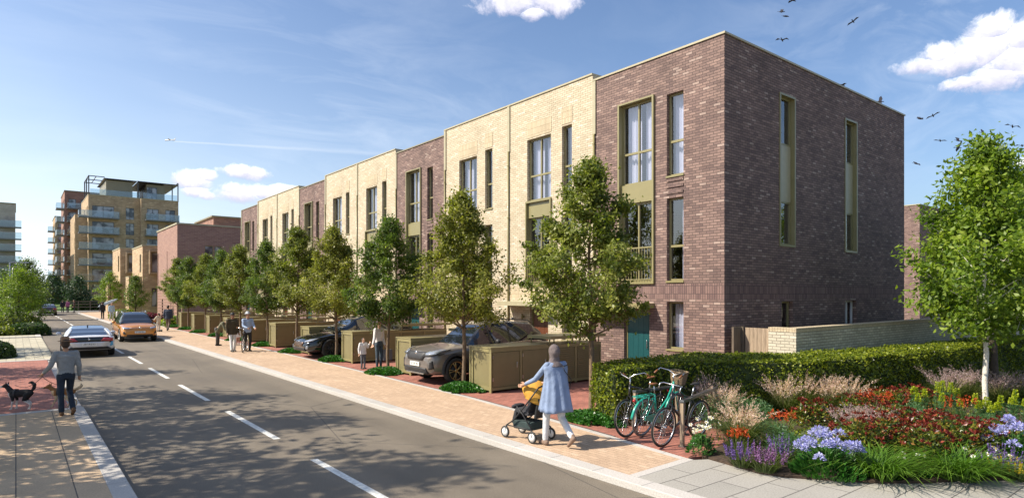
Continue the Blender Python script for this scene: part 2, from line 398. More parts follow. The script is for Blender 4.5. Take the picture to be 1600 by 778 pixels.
# ================= BUILDINGS =================
def wall_x(mb,X,y0,y1,z0,z1,ops,depth=.2,inward=1,mi=0):
    """wall sheet in the plane x=X facing -x, with openings (ya,yb,za,zb) and reveals going +x"""
    ys=sorted({y0,y1,*[min(max(o[0],y0),y1) for o in ops],*[min(max(o[1],y0),y1) for o in ops]}); zs=sorted({z0,z1,*[o[2] for o in ops if z0<o[2]<z1],*[o[3] for o in ops if z0<o[3]<z1]})
    for a,b in zip(ys[:-1],ys[1:]):
        for c,d in zip(zs[:-1],zs[1:]):
            my,mz=(a+b)/2,(c+d)/2
            if any(o[0]<my<o[1] and o[2]<mz<o[3] for o in ops): continue
            mb.quad((X,b,c),(X,a,c),(X,a,d),(X,b,d),mi)
    for (a,b,c,d) in ops:
        if c>=z1 or d<=z0: continue
        X2=X+depth*inward
        mb.quad((X,a,c),(X2,a,c),(X2,a,d),(X,a,d),mi); mb.quad((X2,b,c),(X,b,c),(X,b,d),(X2,b,d),mi)
        mb.quad((X,a,d),(X2,a,d),(X2,b,d),(X,b,d),mi); mb.quad((X,b,c),(X2,b,c),(X2,a,c),(X,a,c),mi)
def swap(mb_src,mb):
    """mirror x<->y so that a wall_x sheet becomes a wall facing -y"""
    for f,mi,sm in zip(mb_src.f,mb_src.mi,mb_src.sm):
        mb.add([(mb_src.v[i][1],mb_src.v[i][0],mb_src.v[i][2]) for i in reversed(f)],[tuple(range(len(f)))],mi,sm)
def wall_y(mb,Y,x0,x1,z0,z1,ops,depth=.2,mi=0):
    t=MB(); wall_x(t,Y,x0,x1,z0,z1,ops,depth,1,mi); swap(t,mb)
def window(root,a,b,c,d,X=.12,mull=(),trans=(),fr=.055,curt=True,name='window',curtmode=0,rail=False,deep=.07):
    """window in a -x facing wall; a..b along y, c..d in z"""
    mb=MB()
    mb.box(X,X+deep,a,a+fr,c,d); mb.box(X,X+deep,b-fr,b,c,d); mb.box(X+.001,X+deep-.001,a+fr,b-fr,d-fr,d); mb.box(X+.001,X+deep-.001,a+fr,b-fr,c,c+fr)
    for m in mull: mb.box(X-.006,X+deep-.004,m-fr*.45,m+fr*.45,c+fr,d-fr)
    for t in trans: mb.box(X-.003,X+deep-.003,a+fr,b-fr,t-fr*.6,t+fr*.6)
    w=mb.build(name,M['olive'],root,bevel=0)
    MB().quad((X+.035,b-fr,c+fr),(X+.035,a+fr,c+fr),(X+.035,a+fr,d-fr),(X+.035,b-fr,d-fr)).build('pane',M['glass'],w)
    if curt:
        cb=MB(); n=max(8,int((b-a)/.035)); lo,hi=(a+.02,b-.02)
        spans={0:[(lo,hi)],1:[(lo,lo+(hi-lo)*.42),(hi-(hi-lo)*.44,hi)],2:[(lo,lo+(hi-lo)*.22)],3:[(lo,lo+(hi-lo)*.45)]}[curtmode]
        for s0,s1 in spans:
            n=max(5,int((s1-s0)/.03)); vs=[]
            for i in range(n+1):
                yy=s0+(s1-s0)*i/n; xx=X+.24+.028*math.sin(i*1.45)+.012*math.sin(i*.53)
                vs+=[(xx,yy,c),(xx,yy,d)]
            cb.add(vs,[(2*i,2*i+2,2*i+3,2*i+1) for i in range(n)],0,True)
        cb.build('curtain',M['curtain'],w)
    return w
def ops_for(o,kind):
    N1=(o+.98,o+1.48+(.08 if kind=='corner' else 0)); W=(o+2.05,o+3.36)
    return N1,W
def house(kind,width,H,off=0,side=False,depth=12.46,label='',seed=0):
    brown=kind!='pale'; mw=M['brown'] if brown else M['pale']; ms=M['brown_s'] if brown else M['pale_s']
    root=thing('terraced_house',label,'house',(0,0,0),0,'terraced houses in the row')
    N1,W=ops_for(off,'corner' if side else '')
    T=(6.13,8.52); Mi=(3.08,5.48); G=(1.1,2.47)
    if brown: Wz=[(3.03,8.6)]
    else: Wz=[(6.13,8.4),(3.03,6.07)]
    door=(off+2.2,off+3.2,.1,2.2)
    ops=[(N1[0],N1[1],*T),(N1[0],N1[1],*Mi),(N1[0],N1[1],*G),door]+[(W[0],W[1],*z) for z in Wz]
    wb=MB(); wall_x(wb,0,0,width,-.1,2.55,ops); wall_x(wb,0,0,width,2.99,H,ops)
    bb=MB(); bb.quad((0,width,2.55),(0,0,2.55),(0,0,2.99),(0,width,2.99))
    # flank, rear, roof
    sops=[]
    if side:
        sops=[(2.92,3.76,4.17,8.65),(7.27,8.12,4.17,8.65),(3.02,3.70,1.0,2.47),(7.25,8.15,1.0,2.47)]
        wall_y(wb,0,0,depth,-.1,2.55,sops); wall_y(wb,0,0,depth,2.99,H,sops)
        bb.quad((0,0,2.55),(depth,0,2.55),(depth,0,2.99),(0,0,2.99))
    else:
        wb.quad((0,0,0),(depth,0,0),(depth,0,H),(0,0,H))
    wb.quad((depth,0,0),(depth,width,0),(depth,width,H),(depth,0,H)); wb.quad((depth,width,0),(0,width,0),(0,width,H),(depth,width,H))
    wb.build('wall',mw,root); bb.build('brick_band',ms,root)
    rb=MB(); rb.box(.02,depth-.02,.02,width-.02,H-.45,H-.3); rb.build('roof',M['roofdk'],root)
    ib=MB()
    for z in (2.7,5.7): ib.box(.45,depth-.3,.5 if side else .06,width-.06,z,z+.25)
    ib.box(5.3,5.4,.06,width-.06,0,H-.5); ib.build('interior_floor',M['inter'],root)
    cb=MB(); e=.035
    cb.box(-e,.34,-e if side else 0.002,width-.002,H,H+.055)
    if side: cb.box(.341,depth+e,-e,.34,H,H+.055)
    else: cb.box(.341,depth,.002,.3,H,H+.055)
    cb.build('coping',M['coping'] if side or not brown else M['coping2'],root)
    # narrow windows
    for i,z in enumerate((T,Mi,G)):
        w=window(root,N1[0],N1[1],z[0],z[1],trans=() if i==2 else (z[0]+(z[1]-z[0])*.42,),curt=True,curtmode=0 if i!=1 else 3)
        sb=MB(); sb.box(-.035,.12,N1[0]-.02,N1[1]+.02,z[0]-.055,z[0]-.003); sb.build('window_sill',M['olive'],root)
    if brown:
        tb=MB()
        for z in (5.60,5.78,5.96): tb.box(-.03,0,N1[0],N1[1],z,z+.075)
        tb.build('brick_ribs',mw,root)
    else:
        for (a,b,zt) in ((N1[0],N1[1],T[1]),(W[0],W[1],8.4)):
            pb=MB(); pb.box(-.012,0,a-.02,b+.02,zt+.06,zt+.62); pb.build('brick_panel',ms,root)
    # wide bay
    sb=MB(); p=.07; f=.05; z0,z1=(3.0,8.63) if brown else (3.0,6.10)
    for ya,yb in ((W[0]-f,W[0]+.012),(W[1]-.012,W[1]+f)): sb.box(-p,.2,ya,yb,z0,z1)
    sb.box(-p,.2,W[0]+.012,W[1]-.012,z1-f,z1-.001); sb.box(-p,.2,W[0]+.012,W[1]-.012,z0+.001,z0+f)
    sb.build('bay_frame',M['olive'],root)
    pb=MB(); pb.box(.03,.12,W[0]+.013,W[1]-.013,5.5,6.08 if brown else 6.045); pb.build('spandrel_panel',M['olive'],root)
    mid=(W[0]+W[1])/2
    window(root,W[0]+.013,W[1]-.013,6.085 if brown else 6.13,8.575 if brown else 8.4,mull=(mid,),trans=(7.05,),curtmode=1)
    window(root,W[0]+.013,W[1]-.013,3.055,5.495,mull=(mid,),trans=(),curtmode=2)
    rl=MB(); rl.box(-.05,-.02,W[0]+.013,W[1]-.013,4.08,4.12); rl.box(-.05,-.02,W[0]+.013,W[1]-.013,3.12,3.15)
    y=W[0]+.09
    while y<W[1]-.04: rl.box(-.042,-.028,y-.008,y+.008,3.15,4.08); y+=.105
    rl.build('railing',M['olive'],root)
    if not brown:
        s2=MB(); s2.box(-.04,.12,W[0]-.03,W[1]+.03,6.101,6.128); s2.build('window_sill',M['olive'],root)
    # door, canopy
    db=MB(); db.box(.1,.16,door[0],door[0]+.07,.1,2.2); db.box(.1,.16,door[1]-.07,door[1],.1,2.2); db.box(.101,.159,door[0]+.07,door[1]-.07,2.12,2.2); db.build('door_frame',M['olive'],root)
    d=MB(); d.box(.115,.155,door[0]+.07,door[1]-.07,.1,2.12); 
    for q in range(4): d.box(.110,.115,door[0]+.12+q*.2,door[0]+.28+q*.2,.25,2.0)
    dd=d.build('door',M['teal'] if (brown) else M['brdoor'],root)
    h=MB(); h.cap((.07,door[0]+.16,1.05),(.07,door[0]+.16,1.28),.014,.014,8); h.cap((.07,door[0]+.16,1.1),(.11,door[0]+.16,1.1),.01,.01,6); h.cap((.07,door[0]+.16,1.25),(.11,door[0]+.16,1.25),.01,.01,6); h.build('handle',M['steel'],dd)
    c=MB(); c.box(-.62,0.0,off+2.0,width-.12,2.27,2.42); c.build('canopy',M['coping'] if not brown else M['olive'],root)
    # rainwater pipe and hopper panel on the far party line
    g=MB(); g.box(-.045,.0,width-.16,width-.02,H-1.75,H-.02); g.build('hopper_panel',M['coping'],root)
    g=MB(); g.tube([(-.045,width-.09,H-1.75),(-.045,width-.09,0.1)],.036,8); 
    for z in (1.2,3.4,5.6,7.6): g.box(-.085,0,width-.135,width-.045,z,z+.04)
    g.build('downpipe',M['olive'],root)
    g=MB(); g.tube([(-.10,off+3.55,1.75),(-.10,off+3.55,1.95)],.04,8); g.box(-.07,0,off+3.52,off+3.58,1.8,1.9); g.build('wall_lamp',M['olive'],root)
    if side:
        for (a,b,c,dz) in sops[:2]:
            t=MB(); f=.05
            def B(x0,x1,y0,y1,z0,z1): t.box(x0,x1,y0,y1,z0,z1)
            B(a-.05,a+.012,-.03,.2,c-.05,dz+.05); B(b-.012,b+.05,-.03,.2,c-.05,dz+.05); B(a+.012,b-.012,-.03,.2,dz-.01,dz+.05); B(a+.012,b-.012,-.03,.2,c-.05,c+.01)
            t.build('side_window_surround',M['olive'],root)
            t=MB(); t.box(a+.013,b-.013,.11,.17,5.5,7.2); t.build('spandrel_panel',M['coping'],root)
            for z0,z1 in ((c+.011,5.495),(7.205,dz-.011)):
                t=MB(); t.box(a+.013,a+.07,.11,.17,z0,z1); t.box(b-.07,b-.013,.11,.17,z0,z1); t.box(a+.07,b-.07,.111,.169,z0,z0+.05); t.box(a+.07,b-.07,.111,.169,z1-.05,z1)
                w=t.build('window',M['olive'],root)
                MB().quad((a+.07,.14,z0+.05),(b-.07,.14,z0+.05),(b-.07,.14,z1-.05),(a+.07,.14,z1-.05)).build('pane',M['glass'],w)
                cb=MB(); n=14
                cb.add(sum([[(a+.07+(b-a-.14)*.5*i/n,.34+.02*math.sin(i*1.5),z0),(a+.07+(b-a-.14)*.5*i/n,.34+.02*math.sin(i*1.5),z1)] for i in range(n+1)],[]),[(2*i,2*i+2,2*i+3,2*i+1) for i in range(n)],0,True); cb.build('curtain',M['curtain'],w)
        for (a,b,c,dz) in sops[2:]:
            t=MB(); t.box(a,a+.06,.14,.2,c,dz); t.box(b-.06,b,.14,.2,c,dz); t.box(a+.06,b-.06,.141,.199,dz-.05,dz); t.box(a+.06,b-.06,.141,.199,c,c+.05)
            if b-a>.8: t.box((a+b)/2-.03,(a+b)/2+.03,.137,.197,c+.05,dz-.05)
            w=t.build('window',M['white'] if b-a>.8 else M['olive'],root)
            MB().quad((a+.06,.17,c+.05),(b-.06,.17,c+.05),(b-.06,.17,dz-.05),(a+.06,.17,dz-.05)).build('pane',M['glass'],w)
    return root
FX=14.88
hc=house('corner',4.88,9.69,off=.33,side=True,label='dark brown brick end house with two tall slit windows in its flank wall'); hc.location=(FX,9.49,0)
pale=house('pale',4.54,9.92,label='pale cream brick house directly beside the dark corner house'); pale.location=(FX,14.37,0)
brn=house('brown',4.54,9.69,label='brown brick house between two pairs of pale houses, nearer of two mid row'); brn.location=(FX,14.37+4.54*2,0)
ordn=['second','third','fourth','fifth','sixth','seventh','eighth','ninth','tenth']
seq='pp b pp b pp b'.replace(' ','')
LB={1:'second pale cream brick house from the dark corner house',
 3:'pale cream brick house just beyond the first mid-row brown house',4:'pale cream brick house whose far side meets the second mid row brown house',
 5:'brown brick house in mid row, farther of the two mid row brown ones',6:'pale cream brick house just beyond the second mid row brown house',
 7:'pale cream brick house last but one in the row, mostly behind street trees',8:'brown brick house closing the far end of the terrace'}
for i,c in enumerate(seq):
    if i in (0,2): continue
    dup(pale if c=='p' else brn,LB[i],(FX,14.37+4.54*i,0))

# simple blocks for further buildings ----------------------------------------
def block_wall(root,x0,x1,y0,y1,z0,z1,mat,wx=(),wy=(),depth=.15,name='wall'):
    """closed block; wx: openings on its -x face (y,y,z,z); wy: openings on its -y face (x,x,z,z)"""
    mb=MB(); wall_x(mb,x0,y0,y1,z0,z1,list(wx),depth); wall_y(mb,y0,x0,x1,z0,z1,list(wy),depth)
    mb.quad((x1,y0,z0),(x1,y1,z0),(x1,y1,z1),(x1,y0,z1)); mb.quad((x1,y1,z0),(x0,y1,z0),(x0,y1,z1),(x1,y1,z1)); mb.quad((x0,y0,z1),(x1,y0,z1),(x1,y1,z1),(x0,y1,z1))
    return mb.build(name,mat,root)
def win_x(root,X,a,b,c,d,fm,dp=.12,mull=0,glass=None):
    t=MB(); f=.06; t.box(X+dp-.05,X+dp,a,a+f,c,d); t.box(X+dp-.05,X+dp,b-f,b,c,d); t.box(X+dp-.049,X+dp-.001,a+f,b-f,d-f,d); t.box(X+dp-.049,X+dp-.001,a+f,b-f,c,c+f)
    for k in range(mull): m=a+(b-a)*(k+1)/(mull+1); t.box(X+dp-.052,X+dp-.003,m-.04,m+.04,c+f,d-f)
    w=t.build('window',fm,root); MB().quad((X+dp,b,c),(X+dp,a,c),(X+dp,a,d),(X+dp,b,d)).build('pane',glass or M['farglass'],w)
def win_y(root,Y,a,b,c,d,fm,dp=.12,mull=0,glass=None):
    t=MB(); f=.06; t.box(a,a+f,Y+dp-.05,Y+dp,c,d); t.box(b-f,b,Y+dp-.05,Y+dp,c,d); t.box(a+f,b-f,Y+dp-.049,Y+dp-.001,d-f,d); t.box(a+f,b-f,Y+dp-.049,Y+dp-.001,c,c+f)
    for k in range(mull): m=a+(b-a)*(k+1)/(mull+1); t.box(m-.04,m+.04,Y+dp-.052,Y+dp-.003,c+f,d-f)
    w=t.build('window',fm,root); MB().quad((a,Y+dp,c),(b,Y+dp,c),(b,Y+dp,d),(a,Y+dp,d)).build('pane',glass or M['farglass'],w)
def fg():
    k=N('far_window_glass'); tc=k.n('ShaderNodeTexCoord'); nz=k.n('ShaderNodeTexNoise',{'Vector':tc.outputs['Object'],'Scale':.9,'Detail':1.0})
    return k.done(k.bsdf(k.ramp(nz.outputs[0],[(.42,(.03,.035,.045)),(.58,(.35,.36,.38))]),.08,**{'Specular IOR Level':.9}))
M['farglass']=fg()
M['frame']=plain('dark_frame',(.05,.05,.055),.4)
M['slab_grey']=plain('balcony_slab',(.20,.20,.21),.6)
# right-hand second brown building
r=thing('brick_building','brown brick block behind the corner house and the birch tree','building')
bx=on_x
X0=44.6;Y1=20.2
p0=at_d(1437,459,48.9)
X0,Y0_=p0.x,p0.y
# lit -x face from the corner back behind the house, shaded -y face
block_wall(r,X0,X0+14,Y0_,Y0_+12,-.1,9.7,M['brown'],wy=[(X0+6,X0+7,5,8)])
MB().box(X0-.04,X0+14,Y0_-.04,Y0_+12,9.7,9.78).build('coping',M['coping'],r)
MB().box(X0-.05,X0+14,Y0_-.05,Y0_-.001,.3,.75).build('plinth_ledge',M['coping'],r)
# brown house beyond the side road
r=thing('corner_block','two tone brown brick building beyond the side road, at the far end of the terrace','building')
BX,BY=12.5,68.84
wy=[(15.0,15.8,5.6,7.6),(15.9,16.6,5.6,7.6),(18.6,19.3,5.6,7.6),(19.4,19.9,5.6,7.6)]
wx=[(74.0,74.25,3.6,7.2),(79.3,79.7,3.6,7.2),(72.0,72.3,.1,2.2),(76.5,77.2,.1,2.2)]
M['pinkbrick']=brick('pinkish_brick',(.34,.20,.15),(.27,.15,.12),(.40,.28,.22),bw=.45,rh=.15,ms=.02,wear=.1)
block_wall(r,BX,BX+16,BY,BY+11,-.1,9.6,M['pinkbrick'],wx=wx,wy=wy)
MB().box(BX-.08,BX+16.08,BY-.08,BY+11.08,9.6,9.75).build('coping',M['coping'],r)
MB().box(BX+4,BX+16,BY+3,BY+11,9.75,10.9).build('roof_storey',M['redbrick2'],r)
MB().box(BX+3.8,BX+16,BY+2.8,BY+11.2,10.9,11.05).build('roof',M['coping2'],r)
t=MB()
for k in range(9): t.box(BX-.03,BX,BY+.05,BY+10.9,.5+k*.32,.56+k*.32)
t.build('brick_courses',M['redbrick2'],r)
for a,b,c,d in wy: win_y(r,BY,a,b,c,d,M['olive'])
for a,b,c,d in wx: win_x(r,BX,a,b,c,d,M['frame'])
t=MB(); t.box(BX,BX+2.4,66.6,66.8,.0,1.9); t.box(BX+2.4,BX+9,66.6,66.8,0,1.9); struct_wall=tag(t.build('boundary_wall',M['pinkbrick']),'low pinkish brick wall in front of the far brown building','wall')
# buff stepped houses
def stepped(name,label,x0,y0,w,dp,h,lowh,mat):
    r=thing(name,label,'house',(0,0,0),0,'stepped buff brick houses')
    wx=[(y0+1,y0+2.2,h-3,h-.9),(y0+1,y0+2.2,.6,2.6)]; wy=[(x0+.9,x0+3.3,h-3.0,h-.7),(x0+.9,x0+2.0,1.2,3.4)]
    block_wall(r,x0,x0+w,y0,y0+dp,-.1,h,mat,wx=wx,wy=wy)
    MB().box(x0-.06,x0+w+.06,y0-.06,y0+dp+.06,h,h+.14).build('coping',M['coping'],r)
    for q in wx: win_x(r,x0,*q,M['olive'],mull=1)
    for q in wy: win_y(r,y0,*q,M['olive'],mull=1)
    t=MB(); t.box(x0+.6,x0+.75,y0-.6,y0,h-3.2,h-.5); t.box(x0+3.45,x0+3.6,y0-.6,y0,h-3.2,h-.5); t.box(x0+.75,x0+3.45,y0-.6,y0,h-.65,h-.5); t.box(x0+.75,x0+3.45,y0-.6,y0,h-3.2,h-3.05); t.build('bay_frame',mat,r)
    t=MB(); t.box(x0-1.3,x0-.002,y0+.5,y0+3,-.05,lowh); t.build('porch_block',mat,r)
    MB().box(x0-1.32,x0+.03,y0+.48,y0+3.02,lowh,lowh+.1).build('porch_coping',M['coping'],r)
    return r
stepped('stepped_house','taller buff brick stepped house with a box bay beside the far brown building',11.4,82.5,9,8,8.2,4.6,M['buffbrick'])
stepped('stepped_house','lower buff brick stepped house nearest the apartment tower',10.6,95,8,8,8.6,4.2,M['buffbrick'])
# apartment tower
def balcony(root,x0,x1,y0,y1,z):
    b=MB(); b.box(x0,x1,y0,y1,z-.2,z); o=b.build('balcony',M['slab_grey'],root)
    g=MB(); g.box(x0+.02,x1-.02,y0+.02,y0+.05,z,z+1.1); g.box(x0+.02,x0+.05,y0+.05,y1,z,z+1.1); g.box(x1-.05,x1-.02,y0+.05,y1,z,z+1.1); g.build('glass_guard',M['bglass'],o)
    h=MB(); h.box(x0,x1,y0,y0+.05,z+1.101,z+1.14); h.build('handrail',M['steel'],o)
def tower():
    r=thing('apartment_block','tall buff brick apartment tower with glass balconies and a dark roof storey','apartment block')
    Y=140.5; xa,xb=10.6,25.5; H=19.9+1.4; P=2.98; z0=H-1.5
    # two bays of facade, left projecting wing lower
    wyA=[];wyB=[]
    fl=[z0-P*(k+1)+.25 for k in range(6)]
    for z in fl:
        wyA+=[(xa+.6,xa+4.1,z,z+2.25),(xa+6.0,xa+7.4,z,z+2.25)]; wyB+=[(xb-6.2+.4,xb-6.2+2.9,z,z+2.25),(xb-2.3,xb-.5,z,z+2.25)]
    xm=xb-6.3
    xm=19.0
    wyA=[(a,b,c,d) for a,b,c,d in wyA]; wyB=[]
    for z in fl: wyB+=[(xm+1.0,xm+3.0,z,z+2.25),(xm+4.2,xm+5.9,z,z+2.25)]
    wxA=[]
    for z in fl: wxA+=[(Y+1,Y+2.4,z,z+2.25),(Y+4,Y+5.2,z,z+2.25),(Y+8,Y+9.5,z,z+2.25)]
    block_wall(r,xa,xm,Y,Y+16,-.1,H,M['buffbrick'],wx=wxA,wy=wyA,depth=.25)
    block_wall(r,xm+.01,xb,Y-1.2,Y+16,-.1,H-.15,M['buffbrick'],wy=wyB,depth=.25)
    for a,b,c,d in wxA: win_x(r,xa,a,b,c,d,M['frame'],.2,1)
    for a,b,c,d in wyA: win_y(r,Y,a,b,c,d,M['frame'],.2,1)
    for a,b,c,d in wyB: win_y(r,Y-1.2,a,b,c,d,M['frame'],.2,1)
    for z in fl:
        balcony(r,xa-1.6,xa+4.8,Y-1.6,Y-.01,z)
    for z in fl[:3]: balcony(r,xm+.6,xb-.1,Y-2.9,Y-1.21,z)
    # lower left shoulder wing
    wx=[];
    for z in fl[1:]: wx+=[(Y+3.4,Y+4.4,z,z+2.2)]
    block_wall(r,xa-1.9,xa-.01,Y+2.5,Y+15,-.1,H-3.6,M['buffbrick'],wx=wx)
    MB().box(xa-.05,xm,Y-.05,Y+16,H,H+.12).build('coping',M['coping'],r)
    MB().box(xm+.02,xb+.05,Y-1.25,Y+16,H-.15,H-.03).build('coping',M['coping'],r)
    # roof storey, pergola frames
    p=MB(); p.box(xa+3.0,xm-1,Y+2.2,Y+14,H+.12,H+3.4); p.box(xm+1.3,xb-2,Y+1.5,Y+14,H+.12,H+3.2); p.build('roof_storey',M['coping2'],r)
    win_y(r,Y+1.3,xb-5.2,xb-3.4,H+.3,H+2.6,M['frame'],.1,1)
    q=MB(); z=H+3.5
    q.box(xa+2.6,xm-.3,Y+1.6,Y+14.4,z,z+.15); q.box(xm-.2,xb+.3,Y+.4,Y+14.4,z-.15,z)
    for (a,b) in ((xa,Y+.2),(xa,Y+5),(xa+.02,Y+9.5),(xm-.4,Y+.3),(xb-.1,Y-.9),(xb-.1,Y+5)): q.box(a,a+.18,b,b+.18,H,z)
    for a,b,c,d in ((xa,xa+2.6,Y+.2,Y+.35),(xa,xa+2.6,Y+5,Y+5.15),(xa,xa+2.6,Y+9.5,Y+9.65),(xa,xa+.15,Y+.35,Y+9.5),(xa+1.2,xa+1.3,Y+.35,Y+9.5),(xb-.1,xb+.05,Y-.9,Y+.4)): q.box(a,b,c,d,z+.005,z+.145)
    q.build('pergola',M['frame'],r)
    g=MB(); g.box(xa+.3,xm,Y+.3,Y+.34,H+.12,H+1.2); g.box(xm+.4,xb-.2,Y-.95,Y-.91,H,H+1.1); g.build('glass_guard',M['bglass'],r)
    return r
tower()
def block2(label,pxl,pxr,Y,ztop,mat,P=3.0,n=7,dep=14):
    """apartment block whose -y face spans photo columns pxl..pxr at depth Y"""
    def ox(x): t=(x-800)/FOC; return Y*(CS+t*CC)/(CC-t*CS)
    x0,x1=ox(pxl),ox(pxr)
    r=thing('apartment_block',label,'apartment block',(0,0,0),0,'apartment blocks in the distance')
    wy=[];wx=[]
    for k in range(n):
        z=ztop-1.2-P*(k+1)+.5
        if z<.2: continue
        a=x0+.7
        while a+1.8<x1+2: wy.append((a,a+1.4,z,z+2.0)); a+=2.3
        for j in range(4): wx.append((Y+1+j*3,Y+2.4+j*3,z,z+2.1))
    wy=[w for w in wy if w[1]<x1+7]
    block_wall(r,x0,x1+8,Y,Y+dep,-.1,ztop,mat,wx=wx,wy=wy)
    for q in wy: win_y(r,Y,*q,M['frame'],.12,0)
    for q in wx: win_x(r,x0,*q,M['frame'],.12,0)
    MB().box(x0-.1,x1+8.1,Y-.1,Y+dep,ztop,ztop+.2).build('coping',M['coping2'],r)
    for k in range(n):
        z=ztop-1.2-P*(k+1)+.4
        if z<.5: continue
        balcony(r,x0-1.5,x0-.01,Y+.5,Y+4.5,z) if k%1==0 else None
        balcony(r,x0+.4,x0+3.4,Y-1.3,Y-.01,z)
    return r
block2('reddish brick apartment block close behind the buff tower',101,131,172,25.8,M['redbrick2'],n=8)
block2('slim buff brick apartment block with stacked balconies, farthest down the street',86,101,208,23.5,M['buffbrick'],n=7)
# block on the far left edge
def left_block():
    Y=150; r=thing('apartment_block','greyish apartment block cut by the left edge with white corner balconies','apartment block')
    def ox(x): t=(x-800)/FOC; return Y*(CS+t*CC)/(CC-t*CS)
    x1=ox(24); H=19.6
    wy=[]
    for k in range(6): wy.append((x1-4.6,x1-2.6,H-3.6-2.75*k,H-1.3-2.75*k))
    block_wall(r,x1-14,x1,Y,Y+16,-.1,H,M['greybrick'],wy=wy)
    for q in wy: win_y(r,Y,*q,M['frame'])
    MB().box(x1-14.1,x1+.1,Y-.1,Y+16,H,H+.15).build('coping',M['coping2'],r)
    for k in range(6): balcony(r,x1-(4.0 if k%2 else 2.4),x1+.9,Y-1.5,Y-.01,H-4.4-2.2*k)
M['greybrick']=brick('grey_buff_brick',(.50,.46,.40),(.42,.39,.34),(.5,.46,.4),bw=.45,rh=.15,ms=.02)
left_block()
# ================= GARDEN WALL, GATE =================
GX=15.22
t=MB(); t.box(GX,GX+26,7.70,7.99,-.1,1.74); t.box(GX,GX+.29,7.991,8.43,-.1,1.74)
gw=tag(t.build('garden_wall',M['gwall']),'long pale brick garden wall running from the timber gate behind the hedge','wall')
t=MB(); t.box(GX-.004,GX+26,7.696,7.994,1.74,1.84); t.box(GX-.004,GX+.294,7.995,8.432,1.74,1.84); t.build('brick_coping',M['pale_s'],gw)
g=thing('garden_gate','weathered timber boarded gate between the pale garden wall and the corner house','gate')
t=MB()
for k in range(6): t.box(GX+.06,GX+.09,8.44+k*.114,8.44+k*.114+.105,.12,1.80)
t.build('boards',M['timber'],g)
t=MB(); t.box(GX+.09,GX+.14,8.44,9.12,.4,.5); t.box(GX+.09,GX+.14,8.44,9.12,1.45,1.55); t.build('rail',M['timber'],g)
t=MB(); t.box(GX-.36,GX+.1,9.20,9.26,.1,1.82); t.box(GX+.0,GX+.08,9.14,9.199,.1,1.82); t.build('post',M['timberd'],g)
# ================= STORES =================
def store(label,first=True):
    r=thing('bin_store',label,'storage box',(0,0,0),0,'olive metal bin and bike stores along the drives')
    # local: x from 0 (street end) to 4.15, y 0..1.0 (0 faces the camera)
    L=4.15;W=1.0;H=1.19
    b=MB(); b.box(.03,L,.03,W-.03,.06,H-.035); b.build('body',M['olived'],r)
    t=MB(); t.box(-.015,1.95,-.015,W+.015,H-.034,H); t.build('top',M['olive'],r)
    # street end frame + panel
    t=MB(); 
    t.box(0,.03,0,.09,0,H-.035); t.box(0,.03,W-.16,W-.10,0,H-.035); t.box(0,.03,W-.05,W,0,H-.035); t.box(.001,.03,.09,W-.16,H-.13,H-.036); t.box(.001,.03,.09,W-.16,.06,.14)
    t.build('end_frame',M['olive'],r)
    t=MB(); xs=[0.0,1.02,2.04,3.1,L]
    for a in xs: t.box(max(a-.035,.031),min(a+.035,L),0,.03,.02,H-.036)
    for a,c in zip(xs[:-1],xs[1:]): t.box(max(a,0)+.036,c-.036,.001,.03,H-.12,H-.036); t.box(max(a,0)+.036,c-.036,.001,.03,.06,.13)
    t.build('side_frame',M['olive'],r)
    for i,(a,c) in enumerate(zip(xs[:-1],xs[1:])):
        if i in (0,1):
            d=MB(); d.box(a+.06,c-.06,.012,.028,.15,H-.14); dd=d.build('door',M['olived'],r)
            for hz_ in (.3,H-.3): q_=MB(); q_.box(a+.045,a+.075,-.006,.0115,hz_,hz_+.09); q_.build('hinge',M['steel'],dd)
            h=MB(); h.cap((c-.16,-.02,.62),(c-.16,-.02,.76),.01,.01,6); h.build('handle',M['steel'],dd)
        else:
            d=MB(); z=.16
            while z<H-.16: d.box(a+.06,c-.06,.0,.028,z,z+.035); z+=.06
            d.build('slatted_door',M['olived'],r)
    t=MB(); t.box(2.0,L+.1,-.10,W-.1,1.36,1.40); t.box(2.0,L+.1,-.105,-.101,1.32,1.405); t.box(1.995,1.999,-.105,W-.1,1.32,1.405); t.build('roof',M['olive'],r)
    for x in (2.1,3.0,L-.05):
        for y in (.05,W-.15): t=MB(); t.tube([(x,y,H-.04),(x,y,1.36)],.022,6); t.build('roof_post',M['olive'],r)
    return r
s0=store('olive metal store nearest the camera, behind the woman with the pushchair'); s0.location=(9.72,13.05,.1)
SL=['olive metal store between the grey parked car and the mother and child','olive metal store beside the black parked car, child standing in front of it',
 'olive metal store directly behind the front of the black car','olive metal store behind the cyclist in the pale hat','olive metal store behind the man in the brown coat',
 'olive metal store behind the bending person','olive metal store seventh along from the camera, under the far trees','second olive store from the far end of the terrace','farthest olive metal store beside the side road']
for i,l in enumerate(SL): dup(s0,l,(9.8,13.05+4.38*(i+1),.1))

